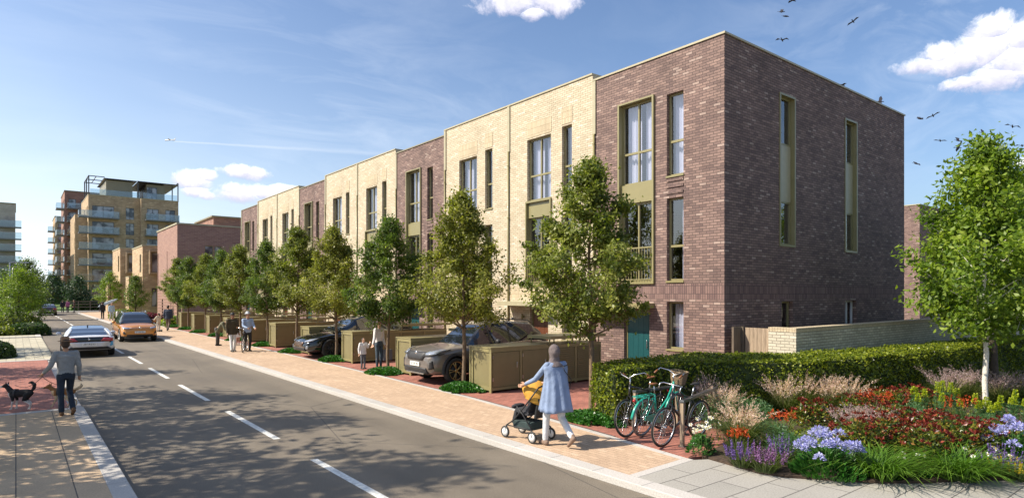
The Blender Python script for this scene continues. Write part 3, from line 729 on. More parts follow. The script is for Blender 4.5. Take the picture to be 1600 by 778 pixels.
# ================= TREES =================
def make_tree(name,label,seed,H,cb,RR,nleaf,lsize,leafm,barkm,trunk_r=.06,profile=None,nb=34,loc=(0,0,0),rz=0,group=None,clus=.16,lean=.03,scale=1,multi=1,density=1,cat='tree',label_leaf=None):
    rs=np.random.RandomState(seed); rnd=random.Random(seed)
    root=thing(name,label,cat,loc,rz,group)
    prof=profile or (lambda t: (math.sin(PI*min(1,(t*.93+.07)**.62)))**.8)
    tb=MB(); pts=[];rad=[]
    k=9; dx=dy=0
    for i in range(k+1):
        t=i/k; dx+=rnd.uniform(-lean,lean); dy+=rnd.uniform(-lean,lean)
        if i==0: dx=dy=0
        pts.append(Vector((dx,dy,t*H*.93))); rad.append(trunk_r*(1.25 if i==0 else 1)*(1-t)**.8+.006)
    pts.insert(1,pts[0].lerp(pts[1],.25)); rad.insert(1,trunk_r)
    tb.tube(pts,rad,9)
    def tp(z):
        q=z/(H*.93)*k; i=min(int(q),k-1); P=[pts[0]]+pts[2:]; return P[i].lerp(P[i+1],q-i)
    tips=[]
    ga=rnd.uniform(0,6)
    for b in range(nb):
        t=(b+.5)/nb; z=cb+(H-cb)*(t**1.05)*.97
        ga+=2.39996+rnd.uniform(-.3,.3)
        L=RR*prof(t)*rnd.uniform(.6,1.2)
        z0=max(cb*.8,z-L*.65) ; p0=tp(min(z0,H*.9)); p2=tp(min(z,H*.93))+Vector((math.cos(ga)*L,math.sin(ga)*L,rnd.uniform(-.05,.15)*L))
        if t>.9: p2.z=z+rnd.uniform(0,.12)*H*.3
        p1=p0.lerp(p2,.5)+Vector((0,0,-.06*L+rnd.uniform(-.05,.05)))
        br=max(.006,trunk_r*.38*(1-t*.8))
        P=[p0,p0.lerp(p1,.5)*1.0,p1,p1.lerp(p2,.55)+Vector((0,0,.02)),p2]
        tb.tube(P,[br,br*.8,br*.6,br*.4,.003],5,cap=False)
        ns=5 if L>.5*RR else 4
        for s in range(ns):
            u=.38+.62*(s+rnd.random())/ns; a=P[2].lerp(P[4],(u-.38)/.62)if u>.5 else p0.lerp(p2,u)
            q=a+Vector((rnd.gauss(0,1),rnd.gauss(0,1),rnd.gauss(.35,.8))).normalized()*L*rnd.uniform(.15,.42)
            tb.tube([a,q],[br*.35,.002],4,cap=False)
            tips.append((a,q,.6+.4*u))
    tb.build('trunk',barkm,root)
    w=np.array([t[2] for t in tips]); w/=w.sum(); idx=rs.choice(len(tips),nleaf,p=w)
    A=np.array([tuple(t[0]) for t in tips])[idx]; Q=np.array([tuple(t[1]) for t in tips])[idx]
    u=rs.rand(nleaf,1)**.6*1.1; cs=clus*(.6+.8*rs.rand(len(tips)))[idx][:,None]
    Cn=A+(Q-A)*u+rs.normal(size=(nleaf,3))*cs*np.array([1,1,.8])
    D=(Cn-np.array([[0,0,cb+(H-cb)*.35]])); D/=np.maximum(np.linalg.norm(D,axis=1,keepdims=True),.01)
    D=D*.5+rs.normal(size=(nleaf,3))*.6; D[:,2]-=.25
    clt=rs.rand(len(tips))[idx]
    tint=np.clip(.55*rs.rand(nleaf)+.45*clt,0,1)
    cl=rs.normal(size=(len(tips),3))[idx]*.35
    Nr=np.column_stack([Cn[:,0],Cn[:,1],np.zeros(nleaf)]); Nr/=np.maximum(np.linalg.norm(Nr,axis=1,keepdims=True),.05); Nr=Nr*.6+cl; Nr[:,2]+=.75
    leaves('crown',Cn.astype(np.float32),D,lsize*(.65+.7*rs.rand(nleaf)),leafm,root,tint=tint,rs=rs,nrm=Nr,nj=.45)
    root.scale=(scale,)*3
    return root
M['leafA']=leafmat('street_tree_leaf',[(0,(.045,.07,.010)),(.35,(.11,.145,.02)),(.7,(.21,.235,.04)),(1,(.36,.36,.11))],.42)
M['leafB']=leafmat('street_tree_leaf_green',[(0,(.03,.06,.009)),(.4,(.07,.12,.018)),(.8,(.14,.195,.032)),(1,(.26,.29,.07))],.42)
M['leafY3']=leafmat('street_tree_leaf_olive',[(0,(.06,.078,.010)),(.35,(.14,.16,.022)),(.7,(.26,.27,.05)),(1,(.44,.42,.14))],.42)
M['leafL']=leafmat('birch_leaf',[(0,(.05,.10,.010)),(.4,(.13,.21,.02)),(.8,(.24,.32,.035)),(1,(.36,.42,.08))],.45)
M['leafD']=leafmat('dark_leaf',[(0,(.01,.03,.012)),(.5,(.03,.065,.025)),(1,(.07,.12,.04))],.25)
M['leafY']=leafmat('yellow_green_leaf',[(0,(.06,.11,.01)),(.5,(.14,.22,.02)),(1,(.28,.33,.05))],.4)
M['leafR']=leafmat('crimson_leaf',[(0,(.05,.005,.012)),(.5,(.14,.012,.03)),(1,(.3,.04,.07))],.3)
TG='young street trees along the drives'
ovoid=lambda t:(math.sin(PI*min(1,(t*.95+.05)**.55)))**.75
tr1=make_tree('street_tree','street tree nearest the camera, its trunk beside the hedge and the woman',11,5.5,2.1,1.27,26000,.086,M['leafA'],M['bark'],.062,ovoid,46,(9.63,9.35,.1),0,TG,clus=.105)
tr2=make_tree('street_tree','street tree in front of the grey car, second from the camera',12,5.4,2.0,1.24,23000,.087,M['leafY3'],M['bark'],.058,ovoid,44,(9.76,14.4,.1),1,TG,clus=.11)
tr3=make_tree('street_tree','street tree beside the mother and child, third from the camera',13,5.2,1.85,1.2,20000,.089,M['leafB'],M['bark'],.055,ovoid,42,(9.92,19.2,.1),2,TG,clus=.11)
TY=[23.8,28.4,33.0,37.4,42.0,46.5,51.0,55.3]
TLb=['street tree in front of the black car','street tree left of the black car, with yellowish leaves','street tree just right of the cyclist','street tree behind the man in the brown coat','street tree above the bending person',
 'street tree fourth from the far end of the row','street tree third from the far end of the row','street tree last but one at the far end of the row','farthest street tree of the row, beside the side road']
srcs=[tr2,tr1,tr3,tr1,tr3,tr1,tr3,tr1]
for i,y in enumerate(TY):
    dup(srcs[i],TLb[i],(10.0+(i%3)*.08,y,.1),2.1*i+.7,(.98+.06*math.sin(i*2.3),.98+.06*math.sin(i*2.3),[.97,1.03,1.02,.98,1.03,.97,1.02,.99][i]))
# side road corner trees
make_tree('street_tree','small green tree in front of the stepped buff house, left of the far brown building',21,4.4,1.4,1.25,4500,.13,M['leafB'],M['barkd'],.07,ovoid,26,(9.4,72.5,.1),0,'trees beyond the side road')
make_tree('street_tree','bright yellow green tree in front of the apartment tower',22,5.3,1.9,1.75,4500,.15,M['leafY'],M['barkd'],.07,ovoid,26,(9.2,92,.1),0,'trees beyond the side road')
# birches at right
bt=make_tree('birch_tree','white barked birch in the flower bed, nearest of the birches',31,6.0,1.95,1.35,17000,.115,M['leafL'],M['birch'],.056,lambda t:(math.sin(PI*min(1,(t*.9+.1)**.6)))**.7*(1 if t<.6 else 1),38,(17.0,4.26,.12),0,'birches in the planting',clus=.17,lean=.05)
make_tree('birch_tree','darker trunked birch just behind the white birch by the hedge',32,6.4,2.2,1.75,11000,.125,M['leafL'],M['barkd'],.13,ovoid,34,(21.7,5.25,.12),0,'birches in the planting',clus=.2)
make_tree('birch_tree','birch at the right edge, third trunk behind the flower bed',33,6.3,2.1,1.8,9500,.125,M['leafL'],M['birch'],.085,ovoid,34,(23.6,4.8,.12),0,'birches in the planting',clus=.2)
make_tree('birch_tree','slender birch farthest to the right behind the hedge',34,6.6,2.2,2.0,9000,.13,M['leafL'],M['birch'],.08,ovoid,32,(27.5,5.2,.12),0,'birches in the planting',clus=.2)
# left side
make_tree('shrubby_tree','yellow green bushy tree rising from the clipped hedge mounds on the left',41,4.35,.7,1.65,9000,.12,M['leafY'],M['barkd'],.09,lambda t:(math.sin(PI*min(1,(t*.8+.2)**.8)))**.6,40,(.15,56.5,.1),0,clus=.22)
make_tree('shrubby_tree','taller dark green tree behind the yellow green one on the left',42,6.1,1.3,2.1,7000,.17,M['leafB'],M['barkd'],.12,lambda t:(math.sin(PI*min(1,(t*.8+.2)**.8)))**.7,36,(.9,80,.1),0,clus=.28)
make_tree('crimson_tree','dark red leaved tree at the left edge behind the hedge',43,4.3,1.0,2.2,5000,.18,M['leafR'],M['barkd'],.12,ovoid,30,(-2.6,88,.1),0,clus=.3)
make_tree('broadleaf_tree','dark green tree under the left apartment block',44,6.4,1.5,3.0,5000,.22,M['leafD'],M['barkd'],.15,ovoid,30,(.2,104,.1),0,'trees round the junction',clus=.35)
for i,(x,y,h,rr,m,lb) in enumerate([(4.6,122,5.6,2.5,'leafD','dark green tree standing on the lawn left of the apartment tower'),(7.6,119,5.2,2.2,'leafD','dark green tree between the lawn and the tower base'),
    (2.2,135,6.0,2.8,'leafB','green tree in the park behind the far car'),(6.2,150,5.5,3.0,'leafA','pale green park tree farthest down the street'),(-1.5,128,6.2,3.2,'leafB','green tree behind the left hand trees across the junction')]):
    make_tree('broadleaf_tree',lb,50+i,h,1.5,rr,4200,.24,M[m],M['barkd'],.16,ovoid,28,(x,y,.1),0,'trees round the junction',clus=.38)
# tall trees just outside the left edge whose crowns shade the road
big=make_tree('plane_tree','tall tree on the left pavement just outside the frame, nearest of its row',61,10.6,3.0,2.7,5000,.25,M['leafA'],M['bark'],.17,ovoid,40,(-4.5,17.6,.1),0,'trees casting dappled shade from the left pavement',clus=.3)
for i,(x,y,s,l) in enumerate([(-4.5,12.9,1.0,'tall tree on the left pavement outside the frame, in front of the nearest one'),(-5.0,21.8,1.0,'tall tree on the left outside the frame, beside the red paving'),(-4.3,28.5,.85,'tall tree on the left outside the frame, level with the white car'),
    (-4.8,38,.9,'tall tree left of the pale forecourt outside the frame'),(-5.2,62,1.0,'tall tree left outside the frame past the clipped mounds')]):
    dup(big,l,(x,y,.1),1.3*i,s)
# ================= LOW PLANTING =================
def mound_leaves(name,label,cat,loc,rx,ry,h,n,ls,mat,seed,group=None,asp=.6,shape=1.0,rz=0,parent=None,box=False,flat=.0):
    rs=np.random.RandomState(seed)
    a=rs.rand(n)*2*PI; r=np.sqrt(rs.rand(n)); 
    nx=.78+.22*np.sin(a*3+seed)*np.cos(a*2); r2=r*(1-.18*(nx<.8))
    z=h*(1-r**3.0)*(.55+.45*rs.rand(n)); x=rx*r2*np.cos(a); y=ry*r2*np.sin(a)
    C=np.stack([x,y,z+.02],1).astype(np.float32); D=np.stack([np.cos(a)*r,np.sin(a)*r,.5+.5*rs.rand(n)],1)+rs.normal(size=(n,3))*.55
    t=rs.rand(n)
    o=leaves(name,C,D*np.array([1,1,.5]),ls*(.7+.6*rs.rand(n)),mat,parent,asp,rs,tint=t,loc=loc,nrm=np.column_stack([np.cos(a)*r,np.sin(a)*r,np.full(n,.9)])); o.rotation_euler=(0,0,rz)
    if label: tag(o,label,cat,group)
    return o
M['ivy']=leafmat('groundcover_leaf',[(0,(.012,.055,.008)),(.5,(.03,.12,.015)),(1,(.085,.22,.04))],.25,.35)
ivy=mound_leaves('groundcover_patch','glossy green groundcover patch around the nearest street tree by the hedge','plant',(9.38,8.90,.1),.62,.85,.17,3800,.075,M['ivy'],5,'groundcover patches under the street trees',.75)
ivs=[('glossy groundcover patch under the tree in front of the grey car',9.55,14.45),('glossy groundcover patch to the left of the grey car bumper',9.6,18.95),('glossy groundcover patch under the tree before the black car',9.75,23.7),
 ('glossy groundcover patch at the far front corner of the black car',9.8,28.2),('glossy groundcover patch right of the cyclist',9.8,32.6),('glossy groundcover patch behind the man in the brown coat',9.8,37.2),
 ('glossy groundcover patch behind the bending person',9.8,41.8),('glossy groundcover patch fourth from the far end',9.8,46.3),('glossy groundcover patch third from the far end',9.8,50.9),('glossy groundcover patch last but one by the side road',9.8,55.0)]
ivs=ivs[:-1]+[('glossy groundcover patch at the far end by the side road',9.8,55.0)]
for i,(l,x,y) in enumerate(ivs): dup(ivy,l,(x-.05,y-.38,.1),.0 if i%2 else PI,(1.1,1,1))
# clipped hedges: woody core with a skin of small leaves
M['hedge']=leafmat('hedge_leaf',[(0,(.035,.06,.006)),(.4,(.11,.15,.010)),(.8,(.22,.26,.018)),(1,(.34,.36,.04))],.32,.4)
M['hedged']=leafmat('clipped_dark_leaf',[(0,(.012,.035,.006)),(.5,(.03,.075,.01)),(1,(.08,.13,.02))],.2,.45)
M['core']=plain('twig_core',(.03,.045,.010),.95,0,.5,12)
def hedge(name,label,poly,z0,h,n,ls,mat,seed,cat='hedge'):
    """poly: plan outline (ccw); leaves over sides and top"""
    rs=np.random.RandomState(seed); P=np.array(poly,float); nx=len(P)
    root=thing(name,label,cat)
    c=P.mean(0); mb=MB()
    ins=[]
    for i in range(nx):
        a,b,d=P[i-1],P[i],P[(i+1)%nx]; e1=(b-a)/np.linalg.norm(b-a); e2=(d-b)/np.linalg.norm(d-b)
        n1=np.array([-e1[1],e1[0]]); n2=np.array([-e2[1],e2[0]]); m=n1+n2; m/=np.linalg.norm(m); ins.append(b+m*.07/max(.5,m.dot(n1)))
    mb.prism([tuple(q) for q in ins],z0,z0+h-.05); mb.build('branches',M['core'],root)
    segs=[(P[i],P[(i+1)%nx]) for i in range(nx)]; Ls=np.array([np.linalg.norm(b-a) for a,b in segs]); 
    area=0.5*abs(sum(P[i][0]*P[(i+1)%nx][1]-P[(i+1)%nx][0]*P[i][1] for i in range(nx)))
    ns=int(n*(Ls.sum()*h)/(Ls.sum()*h+area)); nt=n-ns
    si=rs.choice(nx,ns,p=Ls/Ls.sum()); u=rs.rand(ns,1); A=np.array([s[0] for s in segs])[si]; B=np.array([s[1] for s in segs])[si]
    xy=A+(B-A)*u; E=(B-A)/np.linalg.norm(B-A,axis=1,keepdims=True); Nn=np.stack([E[:,1],-E[:,0]],1)
    z=z0+rs.rand(ns)*h
    bump=.03*np.sin(xy[:,0]*3.1+z*4)+.03*np.sin(xy[:,1]*2.7+z*3+1)+.015*np.sin(xy[:,0]*9+z*8)
    off=rs.normal(0,.022,ns)+bump-.01
    zc=z.copy(); over=(z>z0+h*.93); off-=over*.04
    C1=np.column_stack([xy+Nn*off[:,None],z]); D1=np.column_stack([Nn*.35,np.full(ns,.35)])+rs.normal(size=(ns,3))*.6; N1_=np.column_stack([Nn,np.full(ns,.45)])
    # top: rejection sample in polygon
    pts=[]; mn,mx=P.min(0),P.max(0)
    while len(pts)<nt:
        q=mn+(mx-mn)*rs.rand(4000,2); ins_=np.zeros(len(q),bool)
        for i in range(nx):
            a,b=P[i],P[(i+1)%nx]; cnd=((a[1]>q[:,1])!=(b[1]>q[:,1])); xx=(b[0]-a[0])*(q[:,1]-a[1])/((b[1]-a[1]) if abs(b[1]-a[1])>1e-9 else 1e-9)+a[0]; ins_^=cnd&(q[:,0]<xx)
        pts+=list(q[ins_])
    T=np.array(pts[:nt]); zt=z0+h+rs.normal(0,.022,nt)+.03*np.sin(T[:,0]*2.9)*np.cos(T[:,1]*3.3)+.012*np.sin(T[:,0]*9+T[:,1]*8)
    C2=np.column_stack([T,zt]); D2=rs.normal(size=(nt,3))*np.array([1,1,.5])+np.array([0,0,.25]); N2_=np.tile([0,0,1.0],(nt,1))
    C=np.vstack([C1,C2]).astype(np.float32); D=np.vstack([D1,D2])
    leaves('foliage',C,D,ls*(.6+.8*rs.rand(len(C))),mat,root,.65,rs,nrm=np.vstack([N1_,N2_]),nj=.5)
    return root
hedge('clipped_hedge','waist high clipped green hedge behind the bike stand and along the garden wall',
  [(9.15,8.25),(10.3,7.95),(11.6,7.75),(12.4,7.1),(13.2,6.45),(14.6,6.25),(16.5,5.95),(19.5,5.5),(23,5.2),(27,5.0),(27,6.4),(20,6.7),(16.4,7.3),(14.6,7.75),(13.8,8.6),(12.9,9.25),(9.35,9.05)],.1,1.15,60000,.062,M['hedge'],3)
def ball_shrub(name,label,cx,cy,rx,ry,h,n,ls,mat,seed,cat='shrub',group=None):
    rs=np.random.RandomState(seed); root=thing(name,label,cat,(cx,cy,.06),0,group)
    MB().ball((0,0,h*.42),(rx*.9,ry*.9,h*.5),14,9).build('branches',M['core'],root)
    v=rs.normal(size=(n,3)); v[:,2]=np.abs(v[:,2])*.9-.15; v/=np.linalg.norm(v,axis=1,keepdims=True)
    v2=np.sign(v)*np.abs(v)**.75
    C=v2*np.array([rx,ry,h*.9])*(1+rs.normal(0,.02,(n,1))); C[:,2]=np.maximum(C[:,2],.02)
    leaves('foliage',C.astype(np.float32),v*.3+rs.normal(size=(n,3))*.6,ls*(.6+.8*rs.rand(n)),mat,root,.7,rs,nrm=v,nj=.5)
    return root
MG='clipped mounds round the left hand tree'
ball_shrub('clipped_mound','wide low clipped mound at the front left of the island',-.55,50.9,1.2,.95,.62,2600,.13,M['hedge'],71,group=MG)
ball_shrub('clipped_mound','darker clipped mound at the front right of the island next to the road',.65,51.0,1.15,1.0,.85,2600,.13,M['hedged'],72,group=MG)
ball_shrub('clipped_mound','clipped mound behind the front pair, round the tree trunk',.1,56.0,1.5,1.7,1.2,2600,.14,M['hedge'],73,group=MG)
ball_shrub('rounded_shrub','dark rounded shrub cut off by the left edge beside the pale forecourt',-.95,33.6,.95,1.0,.75,2600,.09,M['hedged'],74)
hedge('tall_hedge','tall dark clipped hedge at the left edge behind the lamp posts',[(-9,82),(-1.1,82),(-1.1,84),(-9,84)],.1,3.3,9000,.2,M['hedged'],8)
ball_shrub('red_shrub','low crimson shrub left of the person in the dark jacket',9.2,66.5,1.7,1.2,1.0,1600,.14,M['leafR'],75)
ball_shrub('green_shrub','low green shrub beside the far footway left of the stepped houses',9.0,78,1.3,2.2,1.1,1600,.16,M['hedge'],76)
ball_shrub('green_shrub','spreading light green shrub under the farthest street tree',10.3,57.3,1.1,.9,.9,1400,.15,M['leafL'],77)
for i,(x,y,m,l) in enumerate([(8.6,118.5,'hedged','dark shrub at the foot of the apartment tower, by the railings'),(12.2,118,'leafR','reddish shrub at the foot of the apartment tower'),(15.5,118,'hedge','green shrub right of the reddish one below the tower')]):
    ball_shrub('tower_shrub',l,x,y,1.8,1.4,2.0,900,.3,M[m],80+i,group='shrubs at the foot of the tower')
# ---- flower bed
def blades(name,C0,n,h,spread,w,mat,parent,rs,droop=.6,loc=None,tipcol=False,seg=5,up=.25):
    """grass blades: thin arching strips from a tuft base"""
    vs=[];fs=[];t=[]
    for i in range(n):
        a=rs.rand()*2*PI; r0=rs.rand()**.5*.09*spread*2; L=h*(.6+.55*rs.rand()); lean=(up+.9*rs.rand())*spread; dr=droop*(.5+rs.rand())
        ca,sa=math.cos(a),math.sin(a); bx,by=ca*r0+C0[0],sa*r0+C0[1]; o=len(vs); ww=w*(.7+.6*rs.rand())
        for k in range(seg):
            s=k/(seg-1); d=lean*L*(s+.55*s*s*dr); z=L*(s-.42*dr*s*s*s); wd=ww*(1-s)**.6
            x=bx+ca*d; y=by+sa*d; vs+=[(x-sa*wd,y+ca*wd,C0[2]+z),(x+sa*wd,y-ca*wd,C0[2]+z)]
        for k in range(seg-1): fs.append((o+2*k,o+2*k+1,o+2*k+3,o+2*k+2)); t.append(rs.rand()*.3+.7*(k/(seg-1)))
    me=bpy.data.meshes.new(name); me.from_pydata(vs,[],fs); me.materials.append(mat)
    at=me.attributes.new('tint','FLOAT','FACE'); at.data.foreach_set('value',np.array(t,np.float32))
    o=bpy.data.objects.new(name,me); COL.objects.link(o)
    if parent: o.parent=parent
    return o
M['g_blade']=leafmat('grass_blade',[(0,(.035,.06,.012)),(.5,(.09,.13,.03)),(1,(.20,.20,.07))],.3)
M['g_bright']=leafmat('bright_grass_blade',[(0,(.02,.06,.005)),(.5,(.07,.16,.012)),(1,(.20,.32,.04))],.35)
M['plume']=leafmat('plume_pink',[(0,(.34,.20,.17)),(.5,(.62,.43,.36)),(1,(.85,.72,.62))],.4,.8)
M['plumep']=leafmat('plume_mauve',[(0,(.22,.13,.15)),(.5,(.38,.27,.29)),(1,(.56,.45,.46))],.4,.8)
M['fl_blue']=leafmat('lilac_petal',[(0,(.20,.20,.62)),(.5,(.38,.38,.82)),(1,(.62,.62,.92))],.35,.6)
M['fl_purple']=leafmat('violet_petal',[(0,(.06,.03,.17)),(.5,(.13,.075,.30)),(1,(.27,.17,.45))],.3,.6)
M['fl_mauve']=leafmat('mauve_petal',[(0,(.10,.04,.13)),(.5,(.19,.08,.22)),(1,(.34,.18,.36))],.3,.6)
M['fl_orange']=leafmat('orange_petal',[(0,(.25,.025,.008)),(.5,(.48,.06,.012)),(1,(.68,.15,.03))],.35,.6)
M['fl_white']=leafmat('white_petal',[(0,(.7,.7,.66)),(1,(.88,.88,.84))],.3,.6)
M['fl_yellow']=leafmat('yellow_petal',[(0,(.5,.3,.01)),(.5,(.7,.45,.02)),(1,(.85,.62,.05))],.3,.6)
M['euph']=leafmat('lime_bract',[(0,(.18,.25,.01)),(.5,(.36,.42,.02)),(1,(.55,.58,.06))],.4,.6)
M['redleaf']=leafmat('red_new_leaf',[(0,(.05,.008,.008)),(.5,(.16,.022,.018)),(1,(.38,.085,.05))],.35,.35)
M['mixleaf']=leafmat('green_bronze_leaf',[(0,(.02,.05,.01)),(.4,(.07,.11,.015)),(.75,(.20,.22,.03)),(1,(.30,.10,.03))],.3,.35)
M['feather']=leafmat('feathery_leaf',[(0,(.03,.09,.03)),(.5,(.07,.16,.06)),(1,(.14,.26,.10))],.35,.5)
def grass_plume(label,x,y,h,n,seed,purple=False,z=.14,sp=.55,pl=46):
    rs=np.random.RandomState(seed); r=thing('fountain_grass',label,'ornamental grass',(x,y,z),0,'pink plumed fountain grasses')
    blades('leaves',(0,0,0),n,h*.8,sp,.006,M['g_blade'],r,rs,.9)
    C=[];D=[];S=[]; st=MB()
    for i in range(pl):
        a=rs.rand()*2*PI; L=h*(.75+.4*rs.rand()); ln=(.12+.75*rs.rand())*sp; ca,sa=math.cos(a),math.sin(a)
        P=[]
        for k in range(9):
            s=k/8; d=ln*L*(s+.5*s*s); P.append(Vector((ca*d,sa*d,L*(s-.2*ln*s**3-.12*s**4))))
        st.tube(P[:6],[.003]*6,3,cap=False)
        for k in range(26):
            s=5+3*k/26; i0=int(s); p=P[i0].lerp(P[min(i0+1,8)],s-i0); t=(P[min(i0+1,8)]-P[i0-1]).normalized()
            C.append(p+Vector(rs.normal(size=3)*.013)); D.append(t*.8+Vector(rs.normal(size=3)*.55)); S.append(.055*(1.15-.6*k/26))
    st.build('stalks',M['g_blade_s'],r)
    leaves('plumes',np.array([tuple(c) for c in C],np.float32),np.array([tuple(c) for c in D]),np.array(S),M['plumep' if purple else 'plume'],r,.22,rs)
    return r
M['g_blade_s']=plain('straw_stalk',(.30,.26,.12),.8)
def spikes(C,n,h,rs,spr,per,rad,fs):
    c=[];d=[];s=[]
    for i in range(n):
        a=rs.rand()*2*PI; r=rs.rand()**.5*spr; hh=h*(.75+.35*rs.rand()); lx,ly=math.cos(a)*r,math.sin(a)*r
        for k in range(per):
            t=k/per; z=hh*(.45+.55*t); q=rad*(1.1-t)
            c.append((lx*(1+.25*t)+rs.normal()*q,ly*(1+.25*t)+rs.normal()*q,z)); d.append((rs.normal(),rs.normal(),.6)); s.append(fs*(1.2-.5*t))
    return np.array(c,np.float32),np.array(d),np.array(s)
def salvia(label,x,y,seed,mat,h=.42,spr=.32,n=70,z=.14):
    n=int(n*.6)
    rs=np.random.RandomState(seed); r=thing('salvia_clump',label,'flowers',(x,y,z),0,'purple flower spikes')
    blades('leaves',(0,0,0),220,h*.75,.9,.007,M['g_blade'],r,rs,.4)
    c,d,s=spikes(0,n,h,rs,spr,26,.010,.026); leaves('flowers',c,d,s,mat,r,.7,rs); return r
def agapanthus(label,x,y,seed,nh,spr,h,z=.14):
    rs=np.random.RandomState(seed); r=thing('agapanthus_clump',label,'flowers',(x,y,z),0,'lilac blue flower clumps')
    n=900; a=rs.rand(n)*2*PI; q=rs.rand(n)**.5*spr
    C=np.stack([q*np.cos(a),q*np.sin(a),.03+h*.6*(1-(q/spr)**2)*rs.rand(n)],1); leaves('leaves',C.astype(np.float32),np.stack([np.cos(a),np.sin(a),.5+rs.rand(n)],1),.12*(.7+.6*rs.rand(n)),M['ivy'],r,.3,rs)
    c=[];d=[];st=MB()
    for i in range(nh):
        a=rs.rand()*2*PI; q=rs.rand()**.5*spr*.95; hc=Vector((math.cos(a)*q,math.sin(a)*q,h*(1.03-.62*(q/spr)**2)*(.80+.25*rs.rand())))
        st.tube([(hc.x*.5,hc.y*.5,0),tuple(hc)],.004,4,cap=False); rr=.075+.025*rs.rand()
        for k in range(80):
            v=rs.normal(size=3); v/=np.linalg.norm(v); v[2]=abs(v[2])*1.1-.25
            c.append(tuple(np.array(hc)+v*rr*(.55+.45*rs.rand()))); d.append(tuple(v))
    st.build('stalks',M['g_stem'],r); leaves('flowers',np.array(c,np.float32),np.array(d),np.full(len(c),.042),M['fl_blue'],r,.5,rs); return r
M['g_stem']=plain('green_stem',(.07,.14,.03),.7)
def mound_grass(label,x,y,seed,h,n,sp,z=.14):
    rs=np.random.RandomState(seed); r=thing('mounding_grass',label,'ornamental grass',(x,y,z),0,'bright green mounding grasses')
    for k in range(5):
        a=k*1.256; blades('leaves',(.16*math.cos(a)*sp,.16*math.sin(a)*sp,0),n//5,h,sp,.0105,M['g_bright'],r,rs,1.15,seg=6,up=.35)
    return r
def red_shrub(label,x,y,seed,rad,h,z=.14,n=1500):
    rs=np.random.RandomState(seed); r=thing('red_tipped_shrub',label,'shrub',(x,y,z),0,'shrubs with red new leaves')
    st=MB(); 
    for k in range(14): a=rs.rand()*6.28; q=rs.rand()*rad*.8; st.tube([(q*.2*math.cos(a),q*.2*math.sin(a),0),(q*math.cos(a),q*math.sin(a),h*.8)],[.008,.003],4,cap=False)
    st.build('stems',M['barkd'],r)
    mound_leaves('foliage',None,None,None,rad,rad,h*.95,n,.07,M['mixleaf'],seed,parent=r,asp=.42)
    c=[];d=[]
    for k in range(int(48*rad/.5)):
        a=rs.rand()*6.28; q=rs.rand()**.5*rad*.95; hc=np.array([q*math.cos(a),q*math.sin(a),h*(1.05-.5*(q/rad)**2.5)*(.85+.22*rs.rand())])
        for j in range(8):
            v=np.array([rs.normal(),rs.normal(),.7+.6*rs.rand()]); v/=np.linalg.norm(v); c.append(tuple(hc+v*.035)); d.append(tuple(v))
    leaves('new_leaves',np.array(c,np.float32),np.array(d),.062*(.7+.6*rs.rand(len(c))),M['redleaf'],r,.38,rs); return r
def orange(label,x,y,seed,rad,h,z=.14):
    rs=np.random.RandomState(seed); r=thing('orange_flowers',label,'flowers',(x,y,z),0,'orange flowers in the bed')
    blades('leaves',(0,0,0),150,h*.95,.6,.008,M['g_blade'],r,rs,.7)
    c=[];d=[]
    for k in range(11):
        a=rs.rand()*6.28; q=rs.rand()**.5*rad; u=np.array([rs.normal(),rs.normal(),.15])*.09
        for j in range(8):
            p=np.array([q*math.cos(a),q*math.sin(a),h*(.8+.3*rs.rand())*1.0])*np.array([1,1,.95])+u*(j/8.-.5)
            for m_ in range(4): c.append(tuple(p+rs.normal(size=3)*.01)); d.append(tuple(rs.normal(size=3)+[0,0,.6]))
    leaves('flowers',np.array(c,np.float32),np.array(d),np.full(len(c),.034),M['fl_orange'],r,.45,rs); return r
def euphorbia(label,x,y,seed,n,h,z=.14,spr=.4):
    rs=np.random.RandomState(seed); r=thing('euphorbia_clump',label,'shrub',(x,y,z),0,'lime green flower spires')
    c=[];d=[];c2=[];d2=[];st=MB()
    for i in range(n):
        a=rs.rand()*6.28; q=rs.rand()**.5*spr; hh=h*(.8+.3*rs.rand()); bx,by=q*math.cos(a),q*math.sin(a); st.tube([(bx*.6,by*.6,0),(bx,by,hh)],.006,4,cap=False)
        for k in range(110):
            t=rs.rand(); an=rs.rand()*6.28; v=np.array([math.cos(an),math.sin(an),.5]); p=np.array([bx,by,hh*(.15+.55*t)])+v*.05; c.append(tuple(p)); d.append(tuple(v))
        for k in range(120):
            t=rs.rand(); an=rs.rand()*6.28; v=np.array([math.cos(an),math.sin(an),.4]); p=np.array([bx,by,hh*(.72+.28*t)])+v*.045*(1.2-t*.6); c2.append(tuple(p)); d2.append(tuple(v))
    st.build('stalks',M['g_stem'],r)
    leaves('leaves',np.array(c,np.float32),np.array(d),np.full(len(c),.085),M['feather'],r,.16,rs); leaves('flowers',np.array(c2,np.float32),np.array(d2),np.full(len(c2),.035),M['euph'],r,.8,rs); return r
def feathery(label,x,y,seed,n,h,rad,z=.14,mat='feather'):
    rs=np.random.RandomState(seed); r=thing('feathery_plant',label,'plant',(x,y,z),0,'fine leaved green plants')
    a=rs.rand(n)*6.28;q=rs.rand(n)**.5*rad; zz=h*(1-.4*(q/rad)**2)*rs.rand(n)**.6
    C=np.stack([q*np.cos(a),q*np.sin(a),zz+.03],1)+rs.normal(size=(n,3))*.02
    leaves('foliage',C.astype(np.float32),rs.normal(size=(n,3))+np.array([0,0,.8]),.075*(.6+.8*rs.rand(n)),M[mat],r,.14,rs)
    st=MB()
    for k in range(16): i=rs.randint(n); st.tube([(C[i,0]*.4,C[i,1]*.4,0),tuple(C[i])],.004,4,cap=False)
    st.build('stems',M['g_stem'],r)
    return r
